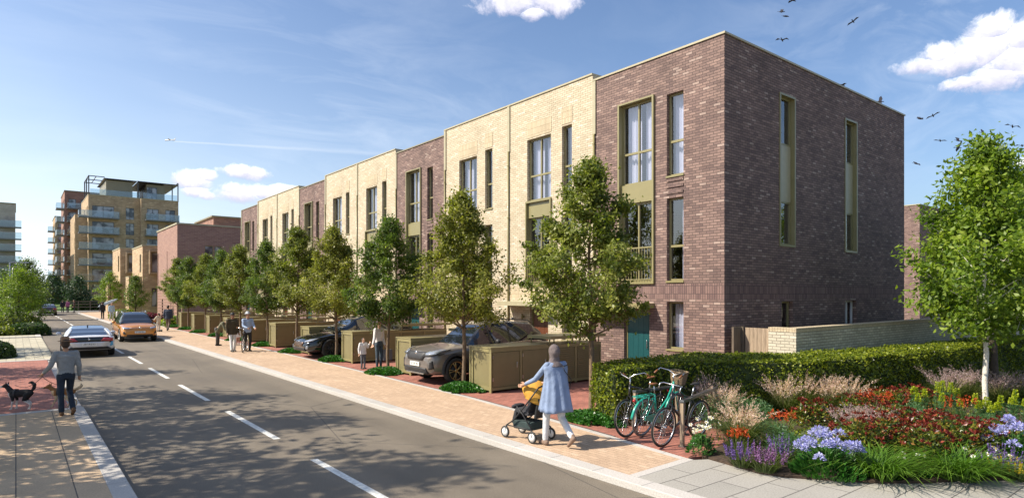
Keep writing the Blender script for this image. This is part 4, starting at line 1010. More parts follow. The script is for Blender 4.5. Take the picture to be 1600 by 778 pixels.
def daisy(label,x,y,seed,n,h,rad,z=.14,leaf='ivy'):
    rs=np.random.RandomState(seed); r=thing('white_daisies',label,'flowers',(x,y,z),0,'white daisy like flowers')
    mound_leaves('leaves',None,None,None,rad,rad,h*.6,700,.055,M[leaf],seed,parent=r,asp=.5)
    c=[];d=[];y_=MB();st=MB()
    for i in range(n):
        a=rs.rand()*6.28; q=rs.rand()**.5*rad*1.25; hc=Vector((q*math.cos(a),q*math.sin(a),h*(.75+.45*rs.rand())))
        nn=Vector((-.5+rs.normal()*.35,-.5+rs.normal()*.35,.8)).normalized(); u=nn.cross(Vector((0,0,1))).normalized(); v=nn.cross(u)
        for k in range(9):
            q2=k*.698; e=u*math.cos(q2)+v*math.sin(q2); c.append(tuple(hc+e*.021)); d.append(tuple(e+nn*.12))
        y_.ball(hc+nn*.004,(.009,.009,.007),6,4); st.tube([(hc.x*.6,hc.y*.6,0),tuple(hc)],.0025,3,cap=False)
    st.build('stalks',M['g_stem'],r); leaves('petals',np.array(c,np.float32),np.array(d),np.full(len(c),.034),M['fl_white'],r,.55,rs); y_.build('flower_centres',M['fl_yc'],r); return r
M['fl_yc']=plain('yellow_centre',(.6,.4,.03),.7)
def G(x,y,z=.14): return gp(x,y,z)
def at(fn,label,px,py,*a,**k):
    x,y=gp(px,py,.14); return fn(label,x,y,*a,**k)
at(daisy,'white daisies beside the bike stand post',1095,708,101,16,.50,.24)
at(grass_plume,'pink fountain grass right of the bike stand, arching over purple spikes',1158,700,.84,900,102,sp=.62,pl=60)
at(salvia,'purple spikes at the pavement edge left of the lilac blue clump, nearest the bikes',1160,727,103,M['fl_purple'],.36,.24,60)
at(salvia,'mauve spikes between two violet clumps at the pavement edge',1195,735,104,M['fl_mauve'],.38,.28,75)
at(salvia,'bluish violet spikes touching the big lilac blue clump',1225,722,105,M['fl_purple'],.42,.24,60)
at(agapanthus,'large lilac blue flower clump at the pavement edge, middle of the bed',1292,738,106,30,.50,.62)
at(mound_grass,'bright green mounding grass right of the large lilac blue clump',1375,742,107,.52,520,.95)
at(mound_grass,'bright green mounding grass below the right hand red tipped shrubs',1494,744,108,.55,560,.95)
at(mound_grass,'small green grass tuft behind the lilac blue clump',1250,712,109,.42,300,.8)
at(agapanthus,'lilac blue flower clump cut by the right edge',1594,722,110,24,.46,.66)
at(salvia,'violet spikes below the right edge lilac clump',1560,742,111,M['fl_purple'],.40,.26,60)
def yellowf(label,x,y,seed,z=.14):
    r=salvia(label,x,y,seed,M['fl_yellow'],.28,.3,50,z); return r
at(yellowf,'yellow orange flowers at the right edge beside the pavement',1590,748,112)
at(daisy,'small white flowers between the green grass mound and the violet spikes at right',1545,738,113,9,.30,.25)
at(daisy,'few white flowers low between the two bright grass mounds',1430,742,114,6,.22,.2)
# red-tipped shrubs
for i,(px,py,rad,h,l) in enumerate([(1345,716,.50,.62,'red tipped shrub directly behind the first bright green grass'),(1385,712,.5,.62,'red tipped shrub behind the first bright grass, right neighbour'),
  (1440,725,.5,.58,'red tipped shrub above the gap between the grass mounds'),(1480,716,.5,.62,'red tipped shrub behind the second bright grass mound'),(1520,712,.48,.55,'red tipped shrub left of the right edge lilac clump'),
  (1400,680,.5,.55,'red tipped shrub in the second row, left of the birch'),(1340,655,.55,.5,'red tipped shrub in the middle of the bed between plumes'),(1385,645,.6,.5,'red tipped shrub along the hedge, left part'),
  (1425,640,.6,.5,'red tipped shrub along the hedge, middle part'),(1270,662,.5,.45,'dark red shrub under the rear pink plumes'),(1560,700,.5,.45,'red tipped shrub behind the right edge lilac clump'),(1460,690,.5,.5,'bronze shrub before the birch trunk')]):
    at(red_shrub,l,px,py,120+i,rad,h)
at(orange,'orange flowers right of the near pink grass',1222,690,140,.26,.52); at(orange,'orange flowers low in front of the near pink grass',1150,712,141,.18,.42)
at(orange,'orange flowers in the middle of the bed behind the red tipped shrubs',1500,672,142,.4,.62); at(orange,'small orange flowers behind the middle mauve plumes',1370,660,143,.3,.6)

for i,(px,py,n,h,l) in enumerate([(1450,660,5,.75,'lime green spires left of the birch, tallest group'),(1480,655,4,.72,'lime green spires between the orange flowers and the birch'),(1520,668,4,.62,'lime green spires touching the birch trunk'),
   (1565,675,6,.55,'lime green spires right of the birch trunk'),(1590,665,5,.6,'lime green spires at the right edge')]):
    at(euphorbia,l,px,py,150+i,n,h)
# rear plumes
for i,(px,py,h,pu,l) in enumerate([(1225,650,.85,False,'pink fountain grass against the hedge, left of the rear group'),(1255,645,.9,False,'pink fountain grass against the hedge, second of the rear group'),(1290,648,.85,False,'pale pink fountain grass against the hedge, third of the rear group'),
   (1325,645,.8,False,'pink fountain grass against the hedge, right of the rear group'),(1335,690,.62,True,'mauve fountain grass in the middle of the bed'),(1365,690,.6,True,'mauve fountain grass beside the middle red shrubs'),
   (1480,632,.85,True,'mauve fountain grass in shade left of the birch'),(1512,628,.85,True,'mauve fountain grass in shade just left of the birch trunk'),(1560,635,.8,True,'mauve fountain grass in shade right of the birch trunk'),(1590,632,.8,True,'mauve fountain grass in shade at the right edge'),
   (1105,655,.9,True,'mauve fountain grass behind the bikes'),(1130,668,.8,False,'pale plumed grass just behind the bike saddle')]):
    at(grass_plume,l,px,py,h*1.1,420,160+i,pu,pl=62)
for i,(px,py,n,h,rad,l) in enumerate([(1120,668,1500,.62,.4,'feathery green plant behind the bike stand'),(1150,665,1500,.6,.4,'feathery green plant against the hedge right of the bike stand'),(1180,668,1300,.55,.35,'yellowish feathery plant against the hedge'),
   (1235,720,1000,.4,.35,'low feathery plant behind the violet spikes'),(1200,700,1200,.42,.4,'low green plant beside the orange flowers'),(1420,668,1600,.45,.5,'feathery green plant before the lime green spires'),(1545,690,1600,.45,.5,'feathery green plant right of the birch foot'),
   (1375,672,1400,.4,.45,'low green plant among the middle red shrubs')]):
    at(feathery,l,px,py,180+i,n,h,rad)
cx,cy=gp(1290,700,.14); ball_shrub('low_box_mound','low flat clipped green mound behind the large lilac blue clump',cx,cy,.8,.6,.42,3000,.045,M['hedge'],190)
cx,cy=gp(1590,690,.14); ball_shrub('low_box_mound','low clipped green mound at the right edge behind the red shrubs',cx,cy,.5,.5,.35,1600,.05,M['hedge'],191)
# low creeping cover over the soil of the bed
rs=np.random.RandomState(77); n=16000
pl=[]
while len(pl)<n:
    x=rs.uniform(9.2,26); y=rs.uniform(-1,6.4)
    # keep behind the pavement edge
    ey=np.interp(x,[8.7,9.3,10.0,10.6,11.6,13,16,20,27],[5.2,3.95,3.4,2.95,2.15,1.1,-1.0,-3,-6])
    if y>ey and y<6.2-(x-12)*.04: pl.append((x,y,.15+.14*rs.rand()**2))
o=leaves('bed_groundcover',np.array(pl,np.float32),rs.normal(size=(n,3))+np.array([0,0,.7]),.06*(.6+.8*rs.rand(n)),M['mixleaf'],None,.5,rs); stuff(o,'low creeping leaves covering the soil of the flower bed','ground cover')
# ================= VEHICLES =================
def carpaint(name,c,metal=.5,rough=.32): return plain(name,c,rough,metal,.02,1,coat=1.0)
M['tyre']=plain('tyre_rubber',(.02,.02,.02),.75); M['cglass']=plain('car_glass',(.012,.015,.02),.03,0,.0,1,spec=1.0,coat=1)
M['lens']=plain('lamp_lens',(.40,.43,.48),.06,.5,0,1,coat=1); M['red']=plain('red_lamp',(.38,.01,.012),.15,0,.1,8,coat=1); M['plastic']=plain('black_plastic',(.022,.022,.024),.55); M['plate']=plain('plate_white',(.75,.75,.72),.4); M['platey']=plain('plate_dark_mark',(.03,.03,.03),.5)
M['chrome']=plain('chrome',(.7,.7,.72),.12,1,0)
def interp(T,x):
    if x<=T[0][0]: return T[0][1:]
    for a,b in zip(T[:-1],T[1:]):
        if x<=b[0]:
            u=(x-a[0])/(b[0]-a[0]); u=u*u*(3-2*u)*.5+u*.5; return tuple(p+(q-p)*u for p,q in zip(a[1:],b[1:]))
    return T[-1][1:]
def wheel(root,x,y,r,w,rimm,spokes=5,side=1,dark=None,twin=False,rimr=.70):
    t=MB(); s=side
    t.lathe([(r*rimr,-w/2),(r*.90,-w/2),(r*.985,-w*.40),(r,-w*.2),(r,w*.2),(r*.985,w*.40),(r*.90,w/2),(r*rimr,w/2),(r*rimr,-w/2)],axis='y',n=36)
    wroot=empty('wheel',(x,y,r)); wroot.parent=root
    t.build('tyre',M['tyre'],wroot)
    t=MB(); yo=s*w*.36
    t.lathe([(r*(rimr+.01),yo),(r*(rimr+.01),yo+s*.02),(r*(rimr-.04),yo+s*.028),(r*(rimr-.07),yo+s*.005)],axis='y',n=36)
    for k in range(spokes):
        a=2*PI*k/spokes
        for da in ((-.17,.17) if twin else (0,)):
            p0=Vector((math.cos(a)*r*.12,yo+s*.005,math.sin(a)*r*.12)); p1=Vector((math.cos(a+da)*r*(rimr-.03),yo+s*.012,math.sin(a+da)*r*(rimr-.03))); t.tube([p0,p0.lerp(p1,.5),p1],[r*.062,r*.05,r*.058],6,flat=.5)
    t.lathe([(0.001,yo+s*.02),(r*.13,yo+s*.02),(r*.15,yo)],axis='y',n=16)
    t.build('rim',rimm,wroot)
    t=MB(); t.lathe([(0.001,yo-s*.05),(r*rimr,yo-s*.05)],axis='y',n=24); t.lathe([(0.001,yo-s*.035),(r*.42,yo-s*.035),(r*.42,yo-s*.05)],axis='y',n=24); t.build('brake_disc',M['plastic'],wroot)
def make_car(name,label,P):
    root=thing(name,label,'car'); L,Wd=P['L'],P['W']; hx=L/2; hw=Wd/2; paint=P['paint']; body=P['body']; wr=P['wr']; gc=P.get('gc',.19)
    # lower body: stations x -> (half width factor, z bottom, z shoulder, z centre top)
    S=body; xs=[]; n=34
    for i in range(n+1):
        u=i/n; xs.append(-hx+L*(u-.0*math.sin(2*PI*u)))
    e=[.004,.03,.08]; xs=sorted(set([round(x,4) for x in xs]+[round(-hx+q*L/4,4) for q in e]+[round(hx-q*L/4,4) for q in e]))
    rings=[];mb=MB(); m=11
    for x in xs:
        wf,zb,zs,zt=interp(S,x/hx); w=hw*wf; zm=zb+(zs-zb)*.45
        half=[(0,zb),(w*.80,zb),(w*.955,zb+.05),(w*.985,zb+(zs-zb)*.25),(w,zm),(w*.985,zb+(zs-zb)*.72),(w*.965,zs-.05),(w*.90,zs),(w*.72,zs+(zt-zs)*.5),(w*.4,zs+(zt-zs)*.88),(0,zt)]
        rings.append([(x,a,b) for a,b in half]+[(x,-a,b) for a,b in half[-2:0:-1]])
    k=len(rings[0]); vs=[p for r_ in rings for p in r_]; fs=[]
    for i in range(len(rings)-1):
        for j in range(k): fs.append((i*k+j,(i+1)*k+j,(i+1)*k+(j+1)%k,i*k+(j+1)%k))
    fs+=[tuple(range(k)),tuple(range((len(rings)-1)*k+k-1,(len(rings)-1)*k-1,-1))]
    mb.add(vs,fs,0,True); tmp=mb.build('tmpb',[paint,M['plastic']],fix=True)
    ss=tmp.modifiers.new('s','SUBSURF'); ss.levels=1; ss.render_levels=1
    fx,rx=P['axf'],P['axr']; cuts=[]
    for ax in (fx,rx):
        for sd in (1,-1):
            c=MB(); y0,y1=(hw-.34,hw+.2) if sd>0 else (-hw-.2,-hw+.34); c.lathe([(0.0005,y0),(wr+.055,y0),(wr+.055,y1),(0.0005,y1)],c=(ax,0,wr+.0),axis='y',n=40,sm=False)
            co_=c.build('cut',M['plastic'],fix=True); cuts.append(co_); b=tmp.modifiers.new('b','BOOLEAN'); b.operation='DIFFERENCE'; b.object=co_; b.solver='EXACT'
    bo=freeze(tmp,'body',[paint,M['plastic']],root)
    for c in cuts: me=c.data; bpy.data.objects.remove(c); bpy.data.meshes.remove(me)
    for p in bo.data.polygons:
        c=p.center
        if P.get('lowblack') and c.z<P['lowblack']: p.material_index=1
        inw=any((c.x-ax)**2+(c.z-wr)**2<(wr+.05)**2 for ax in (fx,rx)) and abs(c.y)<hw-.05
        if inw: p.material_index=1
        if abs(p.normal.y)>.98 and False: pass
    try: bo.data.set_sharp_from_angle(angle=R(34))
    except Exception: pass
    def surf(x):
        wf,zb,zs,zt=interp(S,x/hx); return hw*wf,zb,zs,zt
    # wheel-arch trims
    if P.get('arch'):
        for ax in (fx,rx):
            for sd in (1,-1):
                t=MB(); V=[];F=[]; nn=20
                for i in range(nn+1):
                    a=PI*(-.06)+PI*1.12*i/nn
                    for rr,dy in ((wr+.05,.02),(wr+.10,.022),(wr+.125,.0)):
                        xx=ax+math.cos(a)*rr; V.append((xx,sd*(surf(xx)[0]*(1.0 if True else 1)+dy-.004),max(gc+.03,wr+math.sin(a)*rr)))
                for i in range(nn):
                    for j in range(2): F.append((i*3+j,(i+1)*3+j,(i+1)*3+j+1,i*3+j+1) if sd>0 else (i*3+j+1,(i+1)*3+j+1,(i+1)*3+j,i*3+j))
                t.add(V,F,0,True); t.build('arch_trim',M['plastic'],root)
        for sd in (1,-1): t=MB(); t.obox((0+(fx+rx)/2,sd*(hw*.985),gc+.12),(fx-rx-2*wr-.15,.05,.16)); t.build('sill_trim',M['plastic'],root)
    # greenhouse
    GH=P['gh'] # x -> (z top) ; base z from shoulder
    x0,x1=P['gx']; ng=44; gl=MB(); rf=MB(); pl=MB(); R_=[]
    for i in range(ng+1):
        x=x0+(x1-x0)*i/ng; zt=interp(GH,x)[0]; w,zb,zs,zc=surf(x); zs2=zs-.02; wb=w*.915; h=max(0,zt-zs2); wt=wb-h*P.get('tum',.36)-.02
        hh=[(wb,zs2),(wb-(wb-wt)*.5+.012,zs2+h*.5),(wt,zs2+h*.90),(wt*.86,zs2+h*.975),(wt*.45,zs2+h*1.0),(0,zs2+h*1.01)]
        R_.append([(x,a,b) for a,b in hh]+[(x,-a,b) for a,b in hh[-2::-1]])
    kk=len(R_[0])
    rx0,rx1=P['roof']; pil=P['pillars']
    for i in range(ng):
        xm=(R_[i][0][0]+R_[i+1][0][0])/2
        for j in range(kk-1):
            q=[R_[i][j],R_[i+1][j],R_[i+1][j+1],R_[i][j+1]]
            top=3<=j<=kk-5; rail=j in (2,kk-4)
            ispil=any(a<xm<b for a,b in pil)
            if top and rx0<xm<rx1: rf.add(q,[(0,1,2,3)],0,True)
            elif rail: pl.add(q,[(0,1,2,3)],0,True)
            elif top: gl.add(q,[(0,1,2,3)],0,True)
            elif ispil: pl.add(q,[(0,1,2,3)],0,True)
            else: gl.add(q,[(0,1,2,3)],0,True)
    gl.build('windows',M['cglass'],root,fix=True); rf.build('roof',P.get('roofm',paint),root,fix=True); pl.build('pillars',P.get('pilm',paint),root,fix=True)
    # interior-side window line trim
    t=MB()
    for sd in (1,-1):
        pts=[]; 
        for i in range(13):
            x=x0+.25+(x1-x0-.5)*i/12; w,zb,zs,zc=surf(x); pts.append((x,sd*(w*.925),zs-.012))
        t.tube(pts,.014,5)
    t.build('window_trim',P.get('trim',M['plastic']),root)
    # wheels
    for ax in (fx,rx):
        for sd in (1,-1): wheel(root,ax,sd*(hw-.125),wr,.235,P['rim'],P.get('spokes',5),sd,twin=P.get('twin',False),rimr=P.get('rimr',.72))
    # mirrors
    for sd in (1,-1):
        t=MB(); mx=x1-P.get('mirx',.95); w,zb,zs,zc=surf(mx); t.ball((mx,sd*(w+.10),zs+.08),(.07,.11,.075),10,8); t.tube([(mx,sd*w*.9,zs-.0),(mx,sd*(w+.06),zs+.06)],.02,6); t.build('mirror',P.get('mirm',paint),root)
    # door shut lines and handles
    t=MB()
    for xd in P['doors']:
        for sd in (1,-1):
            w,zb,zs,zc=surf(xd); t.add([(xd-.006,sd*(w*1.002),zb+.16),(xd+.006,sd*(w*1.002),zb+.16),(xd+.006,sd*(w*1.0035),(zb+zs)/2),(xd-.006,sd*(w*1.0035),(zb+zs)/2),(xd+.006,sd*(w*.985),zs-.02),(xd-.006,sd*(w*.985),zs-.02)],[(0,1,2,3) if sd<0 else (3,2,1,0),(3,2,4,5) if sd<0 else (5,4,2,3)])
    t.build('door_seam',M['plastic'],root)
    for xd in P['handles']:
        for sd in (1,-1): t=MB(); w,zb,zs,zc=surf(xd); t.cap((xd-.09,sd*(w*.985+.018),zs-.13),(xd+.09,sd*(w*.985+.018),zs-.125),.016,.016,6); t.build('door_handle',P.get('hm',paint),root)
    return root,surf
def place(o,x,y,rz,z=0): o.location=(x,y,z); o.rotation_euler=(0,0,rz)
def plate(root,x,z,w=.52,h=.115,dirx=1,n=7,yo=0):
    p=MB().box(x-.006,x+.006,yo-w/2,yo+w/2,z-h/2,z+h/2).build('number_plate',M['plate'],root); t=MB(); X=x+.008*dirx
    for i in range(n):
        a=yo-w*.40+i*w*.8/n+(0.015 if i>3 else 0); b=a+w*.8/n*.62; s_=.009
        t.box(X-.002,X+.002,a,a+s_,z-h*.3,z+h*.3)
        if i%3!=1: t.box(X-.002,X+.002,b-s_,b,z-h*.3,z+h*(.3 if i%2 else 0))
        t.box(X-.0019,X+.0019,a+s_,b-s_,z+h*.3-s_,z+h*.3)
        if i%2: t.box(X-.0019,X+.0019,a+s_,b-s_,z-.004,z+.005)
    t.build('plate_characters',M['platey'],p)
def shell(mb,pts,surf_x,off=.01): pass
def patch(root,name,mat,pts,thick=.02):
    """curved patch: grid rows of 3D points (list of rows), given a backing thickness toward the car centre"""
    mb=MB(); r=len(pts); c=len(pts[0]); V=[p for row in pts for p in row]
    mb.add(V,[(i*c+j,i*c+j+1,(i+1)*c+j+1,(i+1)*c+j) for i in range(r-1) for j in range(c-1)],0,True)
    o=mb.build(name,mat,root); m=o.modifiers.new('t','SOLIDIFY'); m.thickness=thick; m.offset=0; return o
def nose(surf,hx,y,dz=0,lo=None,off=.012,front=1):
    """x of the nose skin at lateral y and height z, found from the body stations"""
    pass
def skin_x(S,hx,hw,y,z,front=1):
    """march in from the bumper until (y,z) lies inside the body section"""
    for i in range(240):
        x=front*(hx-.005*i); wf,zb,zs,zt=interp(S,x/hx); w=hw*wf
        if abs(y)<=w*.985:
            t=abs(y)/max(w,.01); zt_=zs+(zt-zs)*(1-t**2) if t<.9 else zs-(t-.9)*.4
            if zb<=z<=zt_: return x
    return front*(hx-1.0)
def front_patch(root,name,mat,P,yz,front=1,off=.012,thick=.02,sub=5):
    """yz: quad corner list [(y,z)]*4 -> patch lying on the nose skin"""
    (a,b,c,d)=yz; rows=[]
    for i in range(sub+1):
        u=i/sub; L0=(a[0]+(d[0]-a[0])*u,a[1]+(d[1]-a[1])*u); L1=(b[0]+(c[0]-b[0])*u,b[1]+(c[1]-b[1])*u); row=[]
        for j in range(sub+1):
            v=j/sub; y=L0[0]+(L1[0]-L0[0])*v; z=L0[1]+(L1[1]-L0[1])*v; row.append((skin_x(P['body'],P['L']/2,P['W']/2,y,z,front)+front*off,y,z))
        rows.append(row)
    return patch(root,name,mat,rows,thick)
# grey SUV
P1=dict(L=4.6,W=1.86,wr=.36,gc=.2,axf=1.46,axr=-1.32,paint=carpaint('car_paint_grey_beige',(.165,.145,.13),.3,.3),rim=plain('bronze_rim',(.55,.42,.20),.3,.9,.05),spokes=5,twin=True,arch=True,lowblack=.30,
 body=[(-1,.78,.42,.78,.80),(-.985,.90,.34,.98,1.0),(-.93,.97,.28,1.04,1.10),(-.6,1,.24,1.08,1.12),(0,1,.22,1.03,1.06),(.32,1,.22,1.01,1.06),(.55,.99,.22,1.0,1.075),(.78,.975,.23,.95,1.03),(.90,.94,.25,.88,.97),(.965,.86,.28,.80,.90),(.992,.76,.34,.72,.80),(1,.70,.42,.66,.72)],
 gx=(-2.1,1.0),gh=[(-2.1,1.06),(-1.85,1.42),(-1.55,1.60),(-.6,1.685),(.0,1.67),(.35,1.58),(.75,1.28),(1.0,1.06)],roof=(-1.75,.28),pillars=[(-2.2,-1.62),(-.62,-.52),(.12,.2),(.62,.76)],doors=(.95,-.08,-1.05),handles=(.15,-.9),roofm=None,trim=M['chrome'],mirm=M['plastic'])
P1['roofm']=P1['paint']; P1['pilm']=M['blackm']
suv,sf=make_car('parked_car','grey beige SUV with bronze spoked wheels, parked nose out between two stores',P1)
front_patch(suv,'grille',M['plastic'],P1,[(-.42,.66),(.42,.66),(.55,.88),(-.55,.88)],off=.012)
front_patch(suv,'lower_grille',M['plastic'],P1,[(-.66,.28),(.66,.28),(.60,.46),(-.60,.46)],off=.014)
t=MB(); t.obox((2.30,0,.30),(.05,1.0,.035)); t.build('skid_strip',M['steel'],suv)
plate(suv,2.325,.55)
for sd in (1,-1):
    h=front_patch(suv,'headlight',M['lens'],P1,[(sd*.52,.80),(sd*.83,.84),(sd*.86,.95),(sd*.50,.89)],off=.02,thick=.03)
    front_patch(suv,'headlight_bezel',M['plastic'],P1,[(sd*.47,.77),(sd*.87,.81),(sd*.89,.84),(sd*.47,.80)],off=.022,thick=.03)
    front_patch(suv,'fog_lamp_recess',M['plastic'],P1,[(sd*.70,.42),(sd*.82,.45),(sd*.80,.66),(sd*.74,.66)],off=.012)
t=MB(); t.ball((skin_x(P1['body'],2.3,.93,0,.84)+.02,0,.845),(.02,.07,.05),14,8); t.build('badge',M['chrome'],suv)
t=MB()
for sd in (1,-1): t.tube([(-1.6,sd*.60,1.60),(-1.45,sd*.60,1.68),(-.3,sd*.62,1.735),(.1,sd*.62,1.68),(.25,sd*.62,1.63)],.018,6)
t.build('roof_rail',M['plastic'],suv)
t=MB(); t.ball((-1.35,0,1.70),(.09,.02,.05),8,6); t.build('antenna_fin',P1['paint'],suv)
place(suv,9.12+2.3,15.95,PI,.1); suv.scale=(1,1,1.05)
# black SUV
P2=dict(L=5.0,W=1.98,wr=.39,gc=.2,axf=1.50,axr=-1.45,paint=carpaint('car_paint_black',(.006,.006,.008),.2,.18),rim=plain('dark_rim',(.10,.09,.08),.3,.9,.05),spokes=10,arch=False,lowblack=.26,rimr=.74,
 body=[(-1,.72,.5,.85,.88),(-.98,.88,.36,1.0,1.05),(-.9,.96,.28,1.06,1.12),(-.5,1,.24,1.05,1.1),(0,1,.22,1.0,1.04),(.3,1,.22,.98,1.03),(.55,.99,.22,.94,1.03),(.78,.96,.23,.85,.95),(.90,.90,.26,.75,.86),(.965,.80,.30,.66,.76),(.992,.70,.36,.58,.66),(1,.62,.44,.54,.58)],
 gx=(-2.3,1.28),gh=[(-2.3,1.06),(-1.9,1.33),(-1.3,1.56),(-.5,1.685),(-.1,1.68),(.25,1.58),(.8,1.27),(1.28,1.03)],roof=(-.85,.0),pillars=[(-2.4,-2.0),(-.55,-.47),(.3,.36),(.95,1.05)],doors=(1.0,-.05,-1.1),handles=(.1,-1.0),trim=M['chrome'])
P2['pilm']=M['blackm']
tes,sf=make_car('parked_car','glossy black SUV parked nose out behind the street tree left of the mother and child',P2)
front_patch(tes,'nose_panel',plain('satin_nose',(.16,.11,.085),.3,.6),P2,[(-.40,.50),(.40,.50),(.50,.66),(-.50,.66)],off=.012)
front_patch(tes,'lower_grille',M['plastic'],P2,[(-.66,.30),(.66,.30),(.60,.42),(-.60,.42)],off=.012)
for sd in (1,-1):
    front_patch(tes,'headlight',M['lens'],P2,[(sd*.56,.66),(sd*.86,.72),(sd*.90,.82),(sd*.55,.74)],off=.02,thick=.025)
    front_patch(tes,'fog_lamp',M['lens'],P2,[(sd*.70,.40),(sd*.78,.40),(sd*.80,.52),(sd*.72,.52)],off=.015)
t=MB(); t.ball((skin_x(P2['body'],2.5,.99,0,.68)+.02,0,.67),(.015,.035,.04),12,8); t.build('badge',M['chrome'],tes)
place(tes,8.98+2.5,25.15,PI,.1)
# orange SUV driving towards the camera
P3=dict(L=4.58,W=1.85,wr=.36,gc=.2,axf=1.40,axr=-1.36,paint=carpaint('car_paint_copper',(.62,.25,.045),.35,.3),rim=plain('two_tone_rim',(.25,.25,.25),.3,.8,.05),spokes=5,arch=False,lowblack=.34,
 body=[(-1,.78,.42,.80,.82),(-.98,.90,.34,.98,1.0),(-.92,.97,.28,1.02,1.08),(-.5,1,.24,1.03,1.07),(0,1,.22,1.0,1.04),(.35,1,.22,.98,1.03),(.58,.99,.22,.96,1.04),(.8,.965,.23,.90,.99),(.92,.91,.26,.82,.92),(.97,.84,.30,.75,.84),(.993,.76,.34,.68,.75),(1,.70,.42,.62,.68)],
 gx=(-2.15,1.12),gh=[(-2.15,1.02),(-1.85,1.36),(-1.45,1.55),(-.5,1.635),(.05,1.62),(.4,1.52),(.85,1.22),(1.12,1.02)],roof=(-1.6,.22),pillars=[(-2.2,-1.7),(-.5,-.42),(.3,.36),(.85,.95)],doors=(.98,-.02,-1.0),handles=(.15,-.9))
P3['roofm']=plain('roof_dark_blue',(.03,.04,.06),.15,0,0,coat=1); P3['pilm']=M['blackm']
org,sf=make_car('driving_car','copper orange SUV driving towards the camera in the far lane',P3)
front_patch(org,'lower_grille',M['plastic'],P3,[(-.66,.30),(.66,.30),(.62,.42),(-.62,.42)],off=.012)
front_patch(org,'light_bar',M['chrome'],P3,[(-.5,.795),(.5,.795),(.5,.81),(-.5,.81)],off=.014)
plate(org,2.325,.56)
for sd in (1,-1):
    front_patch(org,'headlight',M['lens'],P3,[(sd*.50,.74),(sd*.80,.76),(sd*.84,.86),(sd*.50,.80)],off=.02,thick=.03)
    front_patch(org,'fog_lamp_recess',M['plastic'],P3,[(sd*.66,.44),(sd*.80,.46),(sd*.80,.60),(sd*.76,.60)],off=.012)
t=MB(); t.ball((skin_x(P3['body'],2.29,.925,0,.78)+.02,0,.79),(.015,.06,.06),14,8); t.build('badge',M['chrome'],org)
t=MB()
for sd in (1,-1): t.tube([(-1.5,sd*.58,1.55),(-1.3,sd*.58,1.64),(-.2,sd*.60,1.69),(.15,sd*.60,1.60)],.016,6)
t.build('roof_rail',M['chrome'],org)
place(org,5.45,42.6,-PI/2,0)
# white coupe seen from behind
P4=dict(L=4.69,W=1.94,wr=.35,gc=.14,axf=1.42,axr=-1.38,paint=carpaint('car_paint_white',(.70,.71,.74),.05,.25),rim=plain('dark_rim2',(.08,.08,.09),.3,.8,.05),spokes=5,arch=False,lowblack=.28,
 body=[(-1,.80,.40,.76,.78),(-.985,.92,.34,.86,.88),(-.93,.98,.28,.90,.94),(-.6,1,.2,.93,.96),(-.2,.97,.18,.87,.92),(.3,.96,.18,.82,.90),(.6,.98,.18,.80,.88),(.82,.95,.2,.70,.78),(.94,.86,.22,.58,.66),(.985,.74,.28,.50,.56),(1,.62,.34,.46,.50)],
 gx=(-2.15,1.35),gh=[(-2.15,.93),(-1.7,1.06),(-1.1,1.20),(-.4,1.28),(.1,1.27),(.6,1.13),(1.35,.90)],roof=(-.95,.3),pillars=[(-2.2,-1.25),(-.15,-.08),(.8,1.0)],doors=(.95,-.25),handles=(-.05,),tum=.5)
P4['roofm']=plain('roof_dark_blue2',(.04,.06,.10),.12,0,0,coat=1); P4['pilm']=P4['paint']
i8,sf=make_car('driving_car','white low sports coupe with black and blue tail, driving away behind the dog walker',P4)
M['blueacc']=plain('blue_accent',(.05,.35,.62),.3,0,.03,coat=1)
front_patch(i8,'tail_panel',M['blackm'],P4,[(-.84,.62),(.84,.62),(.70,.86),(-.70,.86)],front=-1,off=.012)
front_patch(i8,'bumper_panel',P4['paint'],P4,[(-.58,.44),(.58,.44),(.72,.655),(-.72,.655)],front=-1,off=.03)
front_patch(i8,'diffuser',M['plastic'],P4,[(-.80,.34),(.80,.34),(.66,.45),(-.66,.45)],front=-1,off=.03)
for sd in (1,-1):
    front_patch(i8,'tail_light',M['red'],P4,[(sd*.40,.69),(sd*.84,.67),(sd*.86,.80),(sd*.52,.82)],front=-1,off=.03,thick=.03)
    front_patch(i8,'blue_fin',M['blueacc'],P4,[(sd*.74,.46),(sd*.86,.50),(sd*.86,.66),(sd*.78,.66)],front=-1,off=.022)
    t=MB(); t.tube([(-1.4,sd*.62,1.16),(-1.9,sd*.70,1.03),(-2.25,sd*.78,.90)],[.05,.05,.03],8,flat=.5); t.build('buttress',P4['paint'],i8)
plate(i8,-2.405,.56,dirx=-1)
t=MB(); t.ball((-.75,0,1.285),(.1,.03,.05),8,6); t.build('antenna_fin',M['blackm'],i8)
t=MB(); t.ball((skin_x(P4['body'],2.345,.97,0,.77,-1)-.02,0,.765),(.012,.04,.04),12,8); t.build('badge',M['chrome'],i8)
place(i8,2.52,34.2,PI/2-R(2),0)
# distant dark saloon
P5=dict(P3); P5.update(L=4.6,W=1.84,paint=carpaint('car_paint_dark_brown',(.05,.03,.03),.3,.25),gh=[(-2.15,.98),(-1.5,1.3),(-.9,1.42),(-.1,1.45),(.4,1.38),(.85,1.18),(1.12,.98)])
P5['roofm']=P5['paint']
sal,sf=make_car('driving_car','small dark car far down the street near the junction, seen from behind',P5)
for sd in (1,-1): front_patch(sal,'tail_light',M['red'],P5,[(sd*.46,.78),(sd*.80,.78),(sd*.82,.90),(sd*.5,.90)],front=-1,off=.02)
plate(sal,-2.31,.6,dirx=-1)
place(sal,3.1,97.5,PI/2,0)

